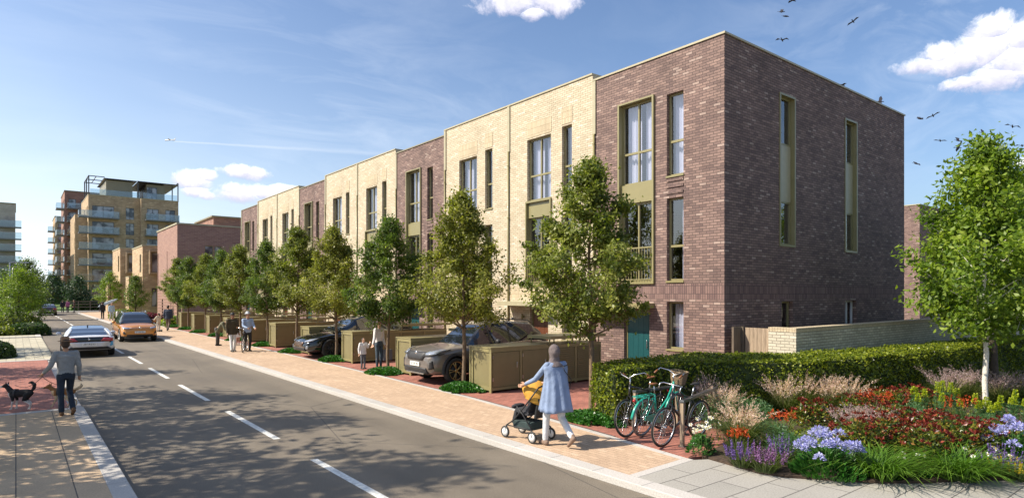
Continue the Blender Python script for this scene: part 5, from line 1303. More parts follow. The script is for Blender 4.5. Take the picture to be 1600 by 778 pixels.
# ================= BIKES =================
M['tealp']=plain('teal_frame_paint',(.015,.30,.22),.3,0,.05,coat=.6); M['blkf']=plain('black_frame_paint',(.012,.012,.014),.3,0,.05,coat=.5); M['silv']=plain('silver_tube',(.62,.63,.65),.25,1,.05); M['saddle']=plain('brown_leather',(.22,.085,.03),.5); M['wick']=brick('wicker',(.36,.26,.15),(.24,.17,.10),(.06,.04,.03),bw=.03,rh=.015,ms=.004,wear=.1); M['greytyre']=plain('pale_tyre_wall',(.20,.17,.14),.7)
def bike(label,fm,style='town',rear_rack=False,basket=False,name='bicycle',saddle=None,tyre=None,fender=False,group='bicycles at the stand',barm=None,wr=.345,lowstep=False):
    r=thing(name,label,'bicycle',group=group) ; wb=.53
    for x,nm in ((wb,'wheel'),(-wb,'wheel')):
        w=empty('wheel',(x,0,wr)); w.parent=r
        t=MB(); t.lathe([(wr-.018+.018*math.cos(q*PI/4),.018*math.sin(q*PI/4)) for q in range(8)],axis='y',n=48,closed=True); t.build('tyre',tyre or M['black'],w)
        t=MB(); t.lathe([(wr-.036,-.011),(wr-.05,-.011),(wr-.05,.011),(wr-.036,.011)],axis='y',n=48,closed=True)
        t.build('rim',M['silv'],w)
        t=MB()
        for k in range(24):
            a=2*PI*k/24; s=.028*(1 if k%2 else -1); t.tube([(math.cos(a+.35*(1 if k%4<2 else -1))*.02,s,math.sin(a+.35)*.02),(math.cos(a)*(wr-.045),0,math.sin(a)*(wr-.045))],.0028,3,cap=False)
        t.tube([(0,-.055,0),(0,.055,0)],.018,8); t.build('spokes',M['silv'],w)
    BB=Vector((-.10,0,.29)); ST=Vector((-.24,0,.80 if not lowstep else .74)); HT=Vector((.36,0,.93)); HB=Vector((.40,0,.74)); RA=Vector((-wb,0,wr)); FA=Vector((wb,0,wr))
    t=MB(); a=.017
    t.tube([BB,ST],a,8); t.tube([HB,HT],.021,8)
    if lowstep:
        t.tube([HB+Vector((0,0,-.0)),(.22,0,.50),(.02,0,.33),BB],a*1.1,8); t.tube([HT+Vector((-.01,0,-.05)),(.20,0,.62),(-.0,0,.45),BB.lerp(ST,.25)],a,8)
    else:
        t.tube([HB,BB],a*1.15,8); t.tube([HT+Vector((0,0,-.03)),ST+Vector((0,0,-.03))],a,8)
    for s in (1,-1):
        t.tube([BB+Vector((0,s*.03,0)),RA+Vector((0,s*.055,0))],.010,6); t.tube([ST+Vector((0,s*.02,-.06)),RA+Vector((0,s*.055,0))],.008,6)
        t.tube([HB+Vector((.0,s*.045,-.02)),HB.lerp(FA,.4)+Vector((-.01,s*.05,0)),FA+Vector((0,s*.055,0))],.011,6)
    t.build('frame',fm,r)
    t=MB(); t.tube([ST,ST+Vector((-.05,0,.17))],.013,8); sp=ST+Vector((-.055,0,.19)); sz=sp
    t.build('seat_post',M['silv'],r)
    t=MB(); t.add([(sp.x-.14,-.075,sp.z),(sp.x-.14,.075,sp.z),(sp.x-.02,.07,sp.z+.005),(sp.x+.14,.018,sp.z-.0),(sp.x+.14,-.018,sp.z-.0),(sp.x-.02,-.07,sp.z+.005),
       (sp.x-.15,-.07,sp.z+.055),(sp.x-.15,.07,sp.z+.055),(sp.x-.02,.045,sp.z+.04),(sp.x+.15,.012,sp.z+.03),(sp.x+.15,-.012,sp.z+.03),(sp.x-.02,-.045,sp.z+.04)],
       [(0,1,2,3,4,5)[::-1],(6,7,8,9,10,11),(0,1,7,6),(1,2,8,7),(2,3,9,8),(3,4,10,9),(4,5,11,10),(5,0,6,11)],0,True); t.build('saddle',saddle or M['saddle'],r,subsurf=1)
    t=MB(); top=HT+Vector((-.02,0,.12)); t.tube([HT,top],.014,8)
    if style=='town': bar=[top+Vector((-.24,-.27,.02)),top+Vector((-.06,-.27,.10)),top+Vector((.06,-.14,.07)),top+Vector((.05,0,0)),top+Vector((.06,.14,.07)),top+Vector((-.06,.27,.10)),top+Vector((-.24,.27,.02))]
    elif style=='drop': bar=[top+Vector((.02,-.21,-.13)),top+Vector((.12,-.21,-.07)),top+Vector((.10,-.21,.0)),top+Vector((.02,-.19,.01)),top,top+Vector((.02,.19,.01)),top+Vector((.10,.21,0)),top+Vector((.12,.21,-.07)),top+Vector((.02,.21,-.13))]
    else: bar=[top+Vector((-.10,-.30,.05)),top+Vector((0,-.16,.03)),top,top+Vector((0,.16,.03)),top+Vector((-.10,.30,.05))]
    t.tube(bar,.011,8); hb=t.build('handlebar',barm or M['silv'],r)
    t=MB()
    for e,e2 in ((bar[0],bar[1]),(bar[-1],bar[-2])): d=(Vector(e2)-Vector(e)).normalized(); t.tube([Vector(e),Vector(e)+d*.11],.017,8)
    t.build('grip',M['saddle'] if style!='drop' else M['black'],hb)
    t=MB(); t.lathe([(.085,-.05),(.092,-.05),(.092,-.044),(.085,-.044)],c=(BB.x,0,BB.z),axis='y',n=24,closed=True); t.tube([BB+Vector((0,-.07,0)),BB+Vector((0,.07,0))],.014,8)
    for s,q in ((1,1),(-1,-1)): t.tube([BB+Vector((0,s*.07,0)),BB+Vector((q*.11,s*.075,-q*.12))],.009,6); t.obox(BB+Vector((q*.11,s*.12,-q*.12)),(.07,.08,.02))
    t.tube([BB+Vector((0,-.047,.09)),RA+Vector((0,-.047,.035))],.005,4); t.tube([BB+Vector((0,-.047,-.09)),RA+Vector((0,-.047,-.035))],.005,4)
    t.build('crankset',M['silv'] if style!='drop' else M['plastic'],r)
    if fender:
        t=MB()
        for cx,a0,a1 in ((-wb,.05*PI,.98*PI),(wb,.15*PI,.95*PI)):
            V=[];n=18
            for i in range(n+1):
                q=a0+(a1-a0)*i/n; rr=wr+.022
                V+=[(cx+math.cos(q)*rr,-.026,wr+math.sin(q)*rr-.006),(cx+math.cos(q)*(rr+.008),0,wr+math.sin(q)*(rr+.008)),(cx+math.cos(q)*rr,.026,wr+math.sin(q)*rr-.006)]
            t.add(V,[(i*3+j,(i+1)*3+j,(i+1)*3+j+1,i*3+j+1) for i in range(n) for j in range(2)],0,True)
        o=t.build('mudguard',fm if fm==M['tealp'] else M['silv'],r); m_=o.modifiers.new('t','SOLIDIFY'); m_.thickness=.003
        t=MB(); t.slab([(BB.x+.11,BB.z+.06),(BB.x+.12,BB.z-.03),(BB.x+.04,BB.z-.10),(RA.x-.03,RA.z-.04),(RA.x-.03,RA.z+.05),(BB.x,BB.z+.10)],1,-.062,-.05); t.build('chain_guard',fm,r,bevel=.004)
    if rear_rack:
        t=MB(); 
        for s in (-.055,0,.055): t.tube([(-.30,s,.76),(-.84,s,.76)],.008,6)
        for x in (-.30,-.48,-.66,-.84): t.tube([(x,-.06,.76),(x,.06,.76)],.007,6)
        for s in (-1,1): t.tube([(-.74,s*.06,.76),RA+Vector((0,s*.06,0))],.007,6); t.tube([(-.5,s*.06,.76),RA+Vector((0,s*.06,0))],.007,6)
        t.build('rear_rack',fm,r); MB().ball((-.87,0,.70),(.02,.035,.03),8,6).build('rear_lamp',M['red'],r)
    if basket:
        t=MB(); V=[];b0=HT+Vector((.17,0,.0)); n=14
        for (zz,a_,b_) in ((-.06,.095,.13),(.18,.13,.17)):
            for j in range(n):
                q=2*PI*j/n; c,s=math.cos(q),math.sin(q); V.append((b0.x+a_*math.copysign(abs(c)**.6,c),b_*math.copysign(abs(s)**.6,s),b0.z+zz))
        t.add(V,[(j,(j+1)%n,n+(j+1)%n,n+j) for j in range(n)]+[tuple(range(n-1,-1,-1))]); o=t.build('basket',M['wick'],r); m_=o.modifiers.new('t','SOLIDIFY'); m_.thickness=.012
        t=MB(); t.tube([V[n+j] for j in range(n)]+[V[n]],.012,6); t.build('basket_rim',M['wick'],o)
    return r
def lean_bike(o,x,y,rz,tilt=0): o.location=(x,y,.1); o.rotation_euler=(tilt,0,rz)
# each wheelbase is 1.06 m; contact points read off the ground
b1=bike('teal step through bicycle with brown saddle and wicker front basket, leaning between the others',M['tealp'],'town',True,True,fender=True,lowstep=True,tyre=M['greytyre'])
def seat_between(o,xa,ya,xb,yb,tilt=0):
    """rear wheel contact a, front wheel contact towards b"""
    ang=math.atan2(yb-ya,xb-xa); o.location=(xa+.53*math.cos(ang),ya+.53*math.sin(ang),.1); o.rotation_euler=(tilt,0,ang)
seat_between(b1,*gp(1003,681,.1),9.95,7.48,R(6))
b2=bike('black town bicycle with swept back silver handlebar, leftmost at the stand beside the groundcover',M['blkf'],'town',True,False,fender=False,saddle=M['saddle'])
x,y=gp(980,683,.1); b2.location=(x+.53*math.cos(R(4)),y+.53*math.sin(R(4)),.1); b2.rotation_euler=(R(4),0,R(4)+PI)
b3=bike('black and silver road bicycle with drop handlebar, nearest the camera, leaning on the front rack',M['blkf'],'drop',False,False,fender=False,saddle=M['black'])
x,y=gp(1035,698,.1); b3.location=(x+.53*math.cos(R(2)),y+.53*math.sin(R(2)),.1); b3.rotation_euler=(R(-5),0,R(2)+PI)
# stands: timber posts with a steel rail
def rack(label,xa,ya,xb,yb):
    ang=math.atan2(yb-ya,xb-xa); L=math.hypot(xb-xa,yb-ya); r=thing('bike_stand',label,'bike stand',(xa,ya,.1),ang,'timber and steel bike stands')
    for x in (0,L): MB().box(x-.035,x+.035,-.03,.03,0,.74).build('post',M['timber'],r)
    t=MB(); t.box(-.04,L+.04,-.045,.045,.7405,.79); t.build('rail',M['dsteel'],r,bevel=.008)
    for x in (0,L): MB().box(x-.06,x+.06,-.055,.055,0.0,.012).build('base_plate',M['steel'],r)
    return r
M['dsteel']=plain('dark_steel',(.16,.17,.18),.3,.8,.05)
rack('timber posted bike stand with steel rail nearest the camera',*gp(1066,697,.1),10.62,6.98)
rack('second bike stand behind the teal bicycle',*gp(993,675,.1),10.3,7.62)
# ================= PUSHCHAIR =================
def pram():
    r=thing('pushchair','black pushchair with mustard yellow hood pushed by the woman in blue','pushchair')
    F=M['plastic']; 
    for (x,y) in ((.42,.24),(.42,-.24),(-.32,.27),(-.32,-.27)):
        w=empty('wheel',(x,y,.11)); w.parent=r; t=MB(); t.lathe([(.09+.02*math.cos(q*PI/4),.02*math.sin(q*PI/4)) for q in range(8)],axis='y',n=24,closed=True); t.build('tyre',M['black'],w)
        t=MB(); t.lathe([(.001,.014),(.075,.014),(.075,-.014),(.001,-.014)],axis='y',n=20); t.build('rim',M['plate'],w)
        t=MB(); t.tube([(x,y,.11),(x+(-.04 if x>0 else .02),y,.24)],.02,6); t.build('fork',F,r)
    t=MB()
    for s in (.25,-.25):
        t.tube([(.38,s*.96,.24),(.18,s,.36),(-.18,s,.72),(-.46,s,1.02)],.014,8); t.tube([(-.30,s,.24),(-.05,s,.50),(.10,s,.62)],.013,8); t.tube([(.38,s*.96,.24),(-.30,s,.24)],.011,8)
    t.tube([(-.46,-.25,1.02),(-.50,-.2,1.05),(-.50,.2,1.05),(-.46,.25,1.02)],.016,8); t.build('frame',F,r)
    t=MB(); t.tube([(-.50,-.16,1.05),(-.50,.16,1.05)],.022,8); t.build('handle',M['black'],r)
    t=MB(); t.obox((.02,0,.52),(.36,.40,.07),(0,R(-8),0)); t.obox((-.19,0,.72),(.07,.40,.48),(0,R(-24),0)); t.obox((.24,0,.40),(.07,.36,.26),(0,R(-18),0)); t.ball((.30,.0,.58),(.07,.19,.05),10,6); t.build('seat',M['seatc'],r,bevel=.025)
    t=MB(); t.obox((.03,0,.27),(.46,.36,.16),taper=1.1); t.build('basket',M['seatc2'],r,bevel=.02)
    # hood: quarter dome of ribs
    V=[];n1=10;n2=12
    for i in range(n1+1):
        a=R(-35)+R(150)*i/n1
        for j in range(n2+1):
            b=PI*j/n2; rr=.30+.012*math.sin(i*PI)*1+.01*(i%3==1); V.append((-.14+math.sin(a)*-rr*math.sin(b)**.8*1.08+.02,-.235*math.cos(b),.80+math.cos(a)*rr*math.sin(b)**.7))
    t=MB(); t.add(V,[(i*(n2+1)+j,(i+1)*(n2+1)+j,(i+1)*(n2+1)+j+1,i*(n2+1)+j+1) for i in range(n1) for j in range(n2)],0,True); o=t.build('hood',M['mustard'],r); m_=o.modifiers.new('t','SOLIDIFY'); m_.thickness=.012
    t=MB(); t.obox((.02,-.30,.50),(.15,.03,.22)); t.build('red_pouch',M['redc'],r,bevel=.02)
    t=MB(); t.obox((-.33,0,.62),(.05,.34,.40),(0,R(-14),0)); t.build('back_bag',M['black'],r,bevel=.02)
    return r
M['seatc']=plain('charcoal_fabric',(.035,.035,.04),.9); M['seatc2']=plain('basket_fabric',(.03,.05,.05),.9); M['mustard']=plain('mustard_fabric',(.52,.27,.035),.85,0,.12,12); M['redc']=plain('red_pouch_cloth',(.35,.02,.03),.8,0,.3,40)
pr=pram(); px_,py_=gp(826,683,.1); pr.location=(px_-.05,py_-.08,.1); pr.rotation_euler=(0,0,R(97)); pr.scale=(.93,.93,.96)
# ================= BIRDS, PLANE, LAMPS, SIGN =================
def bird(label,px,py,size,d,roll,flap,yaw=0):
    r=None; t=MB(); s=1
    t.ball((0,0,0),(.20,.055,.05),8,6); t.ball((.20,0,.01),(.055,.04,.04),8,6); t.tube([(.24,0,.01),(.30,0,.0)],[.02,.003],5)
    t.add([(-.16,-.02,0),(-.16,.02,0),(-.34,.06,0),(-.34,-.06,0),(-.16,0,.02)],[(0,1,2,3),(4,3,2),(0,3,4),(4,2,1)])
    for sd in (1,-1):
        z1=.10*flap; z2=.10*flap-.12*abs(flap)+.04
        P=[(.10,.03*sd,.02),(.14,.22*sd,z1),(.02,.52*sd,z2),(-.10,.34*sd,z1*.8),(-.10,.03*sd,.0)]
        t.add(P+[(p[0],p[1],p[2]-.012) for p in P],[(0,1,3,4),(1,2,3),(9,8,6,5),(8,7,6),(0,5,6,1),(1,6,7,2),(2,7,8,3),(3,8,9,4)])
    o=t.build('bird',M['birdm']); tag(o,label,'bird','black birds in flight'); o.location=at_d(px,py,d); o.rotation_euler=(roll,R(10),yaw); o.scale=(size,)*3; return o
M['birdm']=plain('bird_black',(.02,.02,.03),.8)
BD=[(1239,1,'bird at the very top edge above the flank wall',0),(1221,19,'upper bird of the close pair high above the flank wall',.6),(1227,26,'lower bird of the close pair high above the flank wall',.4),(1333,34,'lone bird at the top between the flank wall and the big cloud',-.5),(1222,63,'bird alone under the close pair above the roof edge',.2),
 (1316,133,'bird skimming just over the sloping roof edge, upper of two',.1),(1375,159,'bird with folded wings near the far roof corner',1.2),(1437,186,'left bird of the two below the big cloud',.4),(1458,181,'right bird of the two below the big cloud',-.4),(1469,220,'left bird of the loose group above the birch',.2),
 (1497,220,'upper of the two stacked birds above the birch',.7),(1497,231,'lower of the two stacked birds above the birch',-.6),(1536,208,'bird above the birch top',.9),(1582,198,'bird near the right edge under the big cloud',.4),(1597,228,'bird cut by the right edge',.1),(1432,256,'lowest bird beside the far roof corner',.5),(1507,247,'bird just over the top twigs of the birch',.3),(1503,262,'bird half hidden in the birch top twigs',-.3)]
for i,(x,y,l,rl) in enumerate(BD): bird(l,x,y,1.25,58+(i*7)%13,rl,1+.5*math.sin(i*2),TH+R(-60+40*math.sin(i*5)))
pl=thing('aeroplane','tiny white aeroplane at the head of its vapour trail','aeroplane',tuple(at_d(266,219,2600)),R(38.6)*-1+R(170)); 
t=MB(); t.cap((-17,0,0),(17,0,0),1.2,2,10); t.build('fuselage',M['planew'] if 'planew' in M else M['white'],pl)
t=MB(); 
for sd in (1,-1): t.add([(4,0,0),(-3,16*sd,1),(-6,16*sd,1),(-2,0,0),(4,0,.6),(-3,16*sd,1.3),(-6,16*sd,1.3),(-2,0,.6)],[(0,1,2,3),(7,6,5,4),(0,4,5,1),(1,5,6,2),(2,6,7,3)])
t.build('wings',M['white'],pl); t=MB(); t.add([(-13,0,1),(-18,0,6),(-20,0,6),(-18,0,1),(-13,.5,1),(-18,.5,6),(-20,.5,6),(-18,.5,1)],[(0,1,2,3),(7,6,5,4),(0,4,5,1),(1,5,6,2),(2,6,7,3)]); t.build('tail_fin',M['white'],pl); pl.scale=(.95,)*3
pl.location=at_d(266,219,1900)
def lamp(label,px,d,h):
    l=(px-800)/FOC*d; x,y=d*CS+l*CC,d*CC-l*CS
    r=thing('street_lamp',label,'street lamp',(x,y,.1),0,'street lamps on the left'); t=MB(); t.tube([(0,0,0),(0,0,1.2),(0,0,h)],[.09,.07,.045],10); t.build('post',M['galv'],r)
    t=MB(); t.tube([(0,0,h-.02),(.15,.1,h+.05),(.6,.1,h+.05)],.035,8); t.build('arm',M['galv'],r); t=MB(); t.obox((.85,.1,h+.05),(.6,.22,.08),taper=.8); t.build('lamp_head',M['galv'],r)
M['galv']=plain('galvanised_steel',(.42,.42,.40),.5,.4,.06)
lamp('pale street lamp post at the left edge, nearer of the pair',15.5,46,4.9); lamp('pale street lamp post right behind the nearer one',20,62,5.2)
r=thing('site_board','small white notice board on the lawn behind the far car','sign',tuple(gp(70,478.5,.2))+(.2,),R(-10))
for x in (-1.5,1.5): MB().box(x-.06,x+.06,-.05,.05,0,1.2).build('post',M['galv'],r)
MB().box(-2.3,2.3,-.08,-.051,1.0,3.2).build('board',M['plate'],r)
t=MB(); t.box(-.9,.9,-.10,-.081,1.9,2.1); t.box(-.5,.1,-.10,-.081,2.1,2.6); t.box(-1.5,1.7,-.10,-.081,1.4,1.55); t.build('board_marks',M['blueacc2'] if 'blueacc2' in M else M['cglass'],r)
# railing by the tower
r=thing('park_railing','dark timber post and rail fence between the lawn and the apartment tower','fence')
for i in range(7): MB().box(6.0+i*1.5,6.12+i*1.5,116.8,116.92,.05,1.6).build('post',M['timberd'],r)
t=MB(); 
for z in (.6,1.05,1.45): t.box(6,15.1,116.93,117.0,z,z+.12)
t.build('rail',M['timberd'],r)
r=thing('bollard','short pale bollard at the corner of the far footway','bollard',(8.0,74.0,.1)); MB().lathe([(.001,0),(.11,0),(.11,.75),(.07,.82),(.001,.83)],axis='z',n=14).build('post',M['white'],r)
# ================= PEOPLE AND DOGS =================
def cloth(name,c,noise=.14,sc=14,rough=.9): return plain(name,c,rough,0,noise,sc*.5,bump=.03)
SK=plain('skin_light',(.52,.30,.20),.55,0,.05); SKD=plain('skin_brown',(.26,.13,.08),.55,0,.05); SKM=plain('skin_medium',(.42,.23,.14),.55,0,.05)
HB=plain('hair_dark_brown',(.035,.02,.012),.6,0,.3,30); HK=plain('hair_black',(.015,.012,.012),.6,0,.3,30)
def V3(*a): return Vector(a)
def human(label,loc,rz,H=1.72,skin=SK,J=None,top=None,bottom=None,shoe=None,hair=None,hat=None,vox=.014,female=False,coat=None,extras=None,z=.1,hairlen=0,bald=False,sleeve=1.0,fine=False,name='person'):
    """local: +y forward, x right, z up. J overrides joints (in units of H)."""
    root=thing(name,label,'person',(loc[0],loc[1],z),rz); h=H
    sw=.100 if female else .111
    j=dict(pelvis=V3(0,0,.53),chest=V3(0,0,.73),neck=V3(0,0,.835),head=V3(0,.012,.925),
      sl=V3(-sw,0,.805),sr=V3(sw,0,.805),el=V3(-sw-.03,-.01,.63),er=V3(sw+.03,-.01,.63),wl=V3(-sw-.035,.04,.49),wr=V3(sw+.035,.04,.49),
      hl=V3(-.052,0,.515),hr=V3(.052,0,.515),kl=V3(-.055,.01,.285),kr=V3(.055,.01,.285),al=V3(-.055,0,.045),ar=V3(.055,0,.045),fl=V3(0,1,0),fr=V3(0,1,0))
    for k_,v_ in (J or {}).items(): j[k_]=V3(*v_)
    j={k_:(v_*h if k_ not in('fl','fr') else v_.normalized()) for k_,v_ in j.items()}
    # ---- body: one fused surface
    b=MB(); up=(j['neck']-j['chest']).normalized()
    b.ball(j['head']+V3(0,.004,.012)*h,(.044*h,.053*h,.062*h),16,12); b.ball(j['head']+V3(0,.022,-.03)*h,(.032*h,.036*h,.036*h),12,8)
    b.ball(j['head']+V3(0,.058,-.006)*h,(.008*h,.014*h,.016*h),8,6)   # nose
    b.ball(j['head']+V3(0,.054,-.030)*h,(.016*h,.007*h,.006*h),8,6)   # mouth
    for s in (1,-1): b.ball(j['head']+V3(s*.046,.0,-.004)*h,(.006*h,.012*h,.018*h),8,6)
    b.cap(j['neck']-up*.02*h,j['head']-V3(0,0,.03)*h,.034*h if not female else .029*h,.031*h if not female else .026*h)
    b.tube([j['pelvis']-V3(0,0,.03)*h,j['pelvis'],j['pelvis'].lerp(j['chest'],.5),j['chest'],j['chest'].lerp(j['neck'],.55),j['neck']],[.075*h,.082*h,.068*h,.088*h,.08*h,.03*h],16,flat=.62); b.cap(j['sl'],j['sr'],.030*h,.030*h)
    for s in 'lr':
        b.cap(j['s'+s],j['e'+s],.030*h,.023*h); b.cap(j['e'+s],j['w'+s],.023*h,.016*h)
        b.cap(j['h'+s],j['k'+s],.052*h,.034*h); b.cap(j['k'+s],j['k'+s].lerp(j['a'+s],.35),.034*h,.033*h); b.cap(j['k'+s].lerp(j['a'+s],.3),j['a'+s],.033*h,.020*h)
        f=j['f'+s]; b.cap(j['a'+s]-V3(0,0,.02)*h-f*.02*h,j['a'+s]+f*.085*h-V3(0,0,.030)*h,.022*h,.014*h)
        # hand: palm, four curled fingers, thumb from the palm side
        d=(j['w'+s]-j['e'+s]).normalized(); sd=(1 if s=='r' else -1); side=V3(0,1,0)-d*d.dot(V3(0,1,0)); side.normalize(); nrm=d.cross(side)*sd
        w_=j['w'+s]; b.cap(w_,w_+d*.045*h,.016*h,.019*h)
        for q in range(4):
            o_=side*(.0175-.0115*q)*h; L_=[.040,.046,.043,.034][q]*h; p0=w_+d*.046*h+o_; p1=p0+d*L_*.55+nrm*.006*h; p2=p1+d*L_*.3+nrm*.02*h
            rr=.0058*h; b.cap(p0,p1,rr,rr*.95); b.cap(p1,p2,rr*.95,rr*.85)
        p0=w_+d*.018*h+side*.015*h; p1=p0+d*.022*h+side*.020*h; b.cap(p0,p1,.0075*h,.0065*h); b.cap(p1,p1+d*.022*h+nrm*.008*h,.0065*h,.0055*h)
    fused(b,'body',skin,root,vox*.62 if fine else vox*.8,2)
    # face details
    e=MB()
    for s in (1,-1): e.ball(j['head']+V3(s*.018,.0505,.008)*h,(.0065*h,.004*h,.004*h),8,6)
    e.build('eyes',M['black'],root)
    # ---- clothes
    def legs(mat,k=1.0,zend=1.0,name='trousers',fl=1.25):
        t=MB(); t.tube([j['pelvis']-V3(0,0,.05)*h,j['pelvis']-V3(0,0,.0)*h,j['pelvis']+V3(0,0,.05)*h],[.088*h,.094*h,.082*h],18,flat=.68)
        for s in 'lr':
            a_=j['k'+s].lerp(j['a'+s],zend*.93); t.cap(j['h'+s],j['k'+s],.053*h*k,.038*h*k); t.cap(j['k'+s],a_,.038*h*k,.028*h*k*fl*.9)
        return fused(t,name,mat,root,vox,2)
    def tops(mat,name='jumper',k=1.0,hem=.47,flare=.085,sl=sleeve):
        t=MB(); u=(j['chest']-j['pelvis']).normalized(); ph=j['pelvis']+V3(0,0,hem-.53)*h
        w_=(.104 if not female else .094)*h*k; wa=(.088 if not female else .076)*h*k; hm=flare*1.13*h*k
        c0=j['chest'];t.tube([ph,ph+u*.02*h,ph.lerp(c0,.45),c0.lerp(ph,.12),c0+u*.045*h,j['neck']-up*.045*h,j['neck']-up*.012*h],[hm*.97,hm,wa,w_*.94,w_,w_*.80,.036*h],20,flat=.62)
        t.cap(j['sl'],j['sr'],.036*h*k,.036*h*k)
        for s in 'lr':
            t.cap(j['s'+s],j['e'+s],.037*h*k,.030*h*k)
            if sl>.5: t.cap(j['e'+s],j['e'+s].lerp(j['w'+s],.92*sl),.030*h*k,.022*h*k)
        return fused(t,name,mat,root,vox,2)
    legs(bottom[1],name=bottom[0],fl=bottom[2] if len(bottom)>2 else 1.25)
    if top: tops(top[1],top[0],**(top[2] if len(top)>2 else {}))
    for s in 'lr':
        f=j['f'+s]; t=MB(); base=j['a'+s]; t.cap(base-V3(0,0,.018)*h-f*.022*h,base+f*.092*h-V3(0,0,.027)*h,.027*h,.018*h); t.cap(base-V3(0,0,.018)*h,base+V3(0,0,.015)*h,.026*h,.024*h)
        fused(t,'shoe',shoe or M['black'],root,vox*.8,1)
    if hair:
        t=MB(); t.ball(j['head']+V3(0,-.012,.022)*h,(.051*h,.056*h,.060*h),16,12)
        if hairlen: t.cap(j['head']+V3(0,-.035,.01)*h,j['head']+V3(0,-.05,-hairlen)*h,.042*h,.030*h)
        else: t.ball(j['head']+V3(0,-.03,-.01)*h,(.046*h,.036*h,.042*h),12,8)
        fused(t,'hair',hair,root,vox*.7,1)
    if hat:
        kind,mat=hat; c=j['head']+V3(0,-.002,.05)*h; t=MB()
        if kind=='brim': t.lathe([(.001,.05*h),(.035*h,.052*h),(.046*h,.035*h),(.050*h,.0),(.085*h,-.006*h),(.085*h,-.010*h),(.05*h,-.008*h)],c=tuple(c),axis='z',n=24)
        else: t.ball(c-V3(0,0,.012)*h,(.054*h,.058*h,.048*h),16,10); t.ball(c+V3(0,.055,-.018)*h,(.035*h,.035*h,.006*h),12,6)
        t.build('hat',mat,root)
    return root,j,h
# woman with headscarf, walking away (seen from behind, heading along the street)
Jw=dict(el=(-.155,.13,.655),wl=(-.175,.285,.590),er=(.150,.08,.64),wr=(.03,.26,.590),kl=(-.05,.085,.295),al=(-.055,.10,.047),fl=(0,1,-.05),kr=(.05,-.03,.285),ar=(.062,-.20,.115),fr=(0,.75,-.65),hl=(-.05,.01,.515),hr=(.05,-.01,.515),head=(-.006,.018,.925))
wx_,wy_=gp(868,697,.1)
HR=R(-8)
wm,j,h=human('woman in long pale blue smock and grey headscarf pushing the pushchair',(wx_,wy_),HR,1.73,SKM,Jw,('shirt',cloth('pale_blue_cotton_shirt',(.21,.27,.39),.08),dict(k=.9)),('trousers',cloth('white_cotton',(.60,.61,.62),.05),1.2),cloth('beige_boot',(.22,.15,.11)),female=True,fine=True,vox=.012)
# smock: flared pleated skirt of cloth
t=MB(); n=56; V=[]; lv=[(.838,.050,.040,0),(.822,.105,.052,0),(.795,.140,.060,.0),(.765,.140,.068,.1),(.73,.126,.078,.4),(.68,.124,.090,.7),(.60,.130,.108,.9),(.50,.146,.128,1.0),(.42,.160,.145,1.1),(.355,.172,.158,1.2)]
for (z_,a,b,pl_) in lv:
    for q in range(n):
        an=2*PI*q/n; w_=1+.055*pl_*math.sin(q*2*PI*11/n+.6*math.sin(an*2))+.03*pl_*math.sin(an*5+1); V.append((a*h*w_*math.cos(an),b*h*w_*math.sin(an)-.012*h*pl_,z_*h+.006*h*pl_*math.sin(an*3)))
t.add(V,[(i*n+q,i*n+(q+1)%n,(i+1)*n+(q+1)%n,(i+1)*n+q)[::-1] for i in range(len(lv)-1) for q in range(n)],0,True)
o=t.build('smock',cloth('pale_blue_cotton',(.20,.26,.385),.12,12),wm,subsurf=1); m_=o.modifiers.new('t','SOLIDIFY'); m_.thickness=.006
t=MB(); hd=j['head']; t.ball(hd+V3(0,-.006,.012)*h,(.055*h,.064*h,.071*h),18,12); t.tube([hd+V3(0,-.006,-.0)*h,hd+V3(0,-.008,-.05)*h,hd+V3(0,-.010,-.085)*h,hd+V3(0,-.012,-.115)*h,hd+V3(0,-.012,-.135)*h],[.054*h,.052*h,.060*h,.088*h,.105*h],20,flat=.78)
o=fused(t,'headscarf',cloth('grey_mauve_scarf',(.135,.108,.105),.12,20),wm,.010,3)
t=MB(); t.tube([(.10*h,-.055*h,.80*h),(.03*h,-.085*h,.795*h),(.04*h,-.100*h,.75*h),(.125*h,-.09*h,.66*h),(.15*h,-.03*h,.56*h)],.008,6); t.build('bag_strap',M['black'],wm)
# dog walker
mx_,my_=gp(103,648,.1)
Jm=dict(el=(-.165,-.015,.655),wl=(-.225,.08,.56),er=(.145,.0,.635),wr=(.155,.05,.50),kl=(-.055,.0,.285),al=(-.05,-.02,.045),kr=(.055,.09,.30),ar=(.065,-.10,.075),fr=(0,.85,-.5),head=(-.004,.02,.925))
HM=R(6)
mn,j2,h2=human('man in grey jumper and dark jeans walking two dogs on the left pavement',(mx_,my_),HM,1.64,SKM,Jm,('jumper',cloth('grey_knit',(.27,.285,.29),.12,30),dict(hem=.49,k=1.06,flare=.082)),('jeans',cloth('dark_denim',(.018,.028,.045),.25,20),1.35),cloth('brown_boot',(.16,.08,.035)),hair=HB,hat=('brim',cloth('brown_hat',(.26,.155,.085))),fine=True,vox=.012)
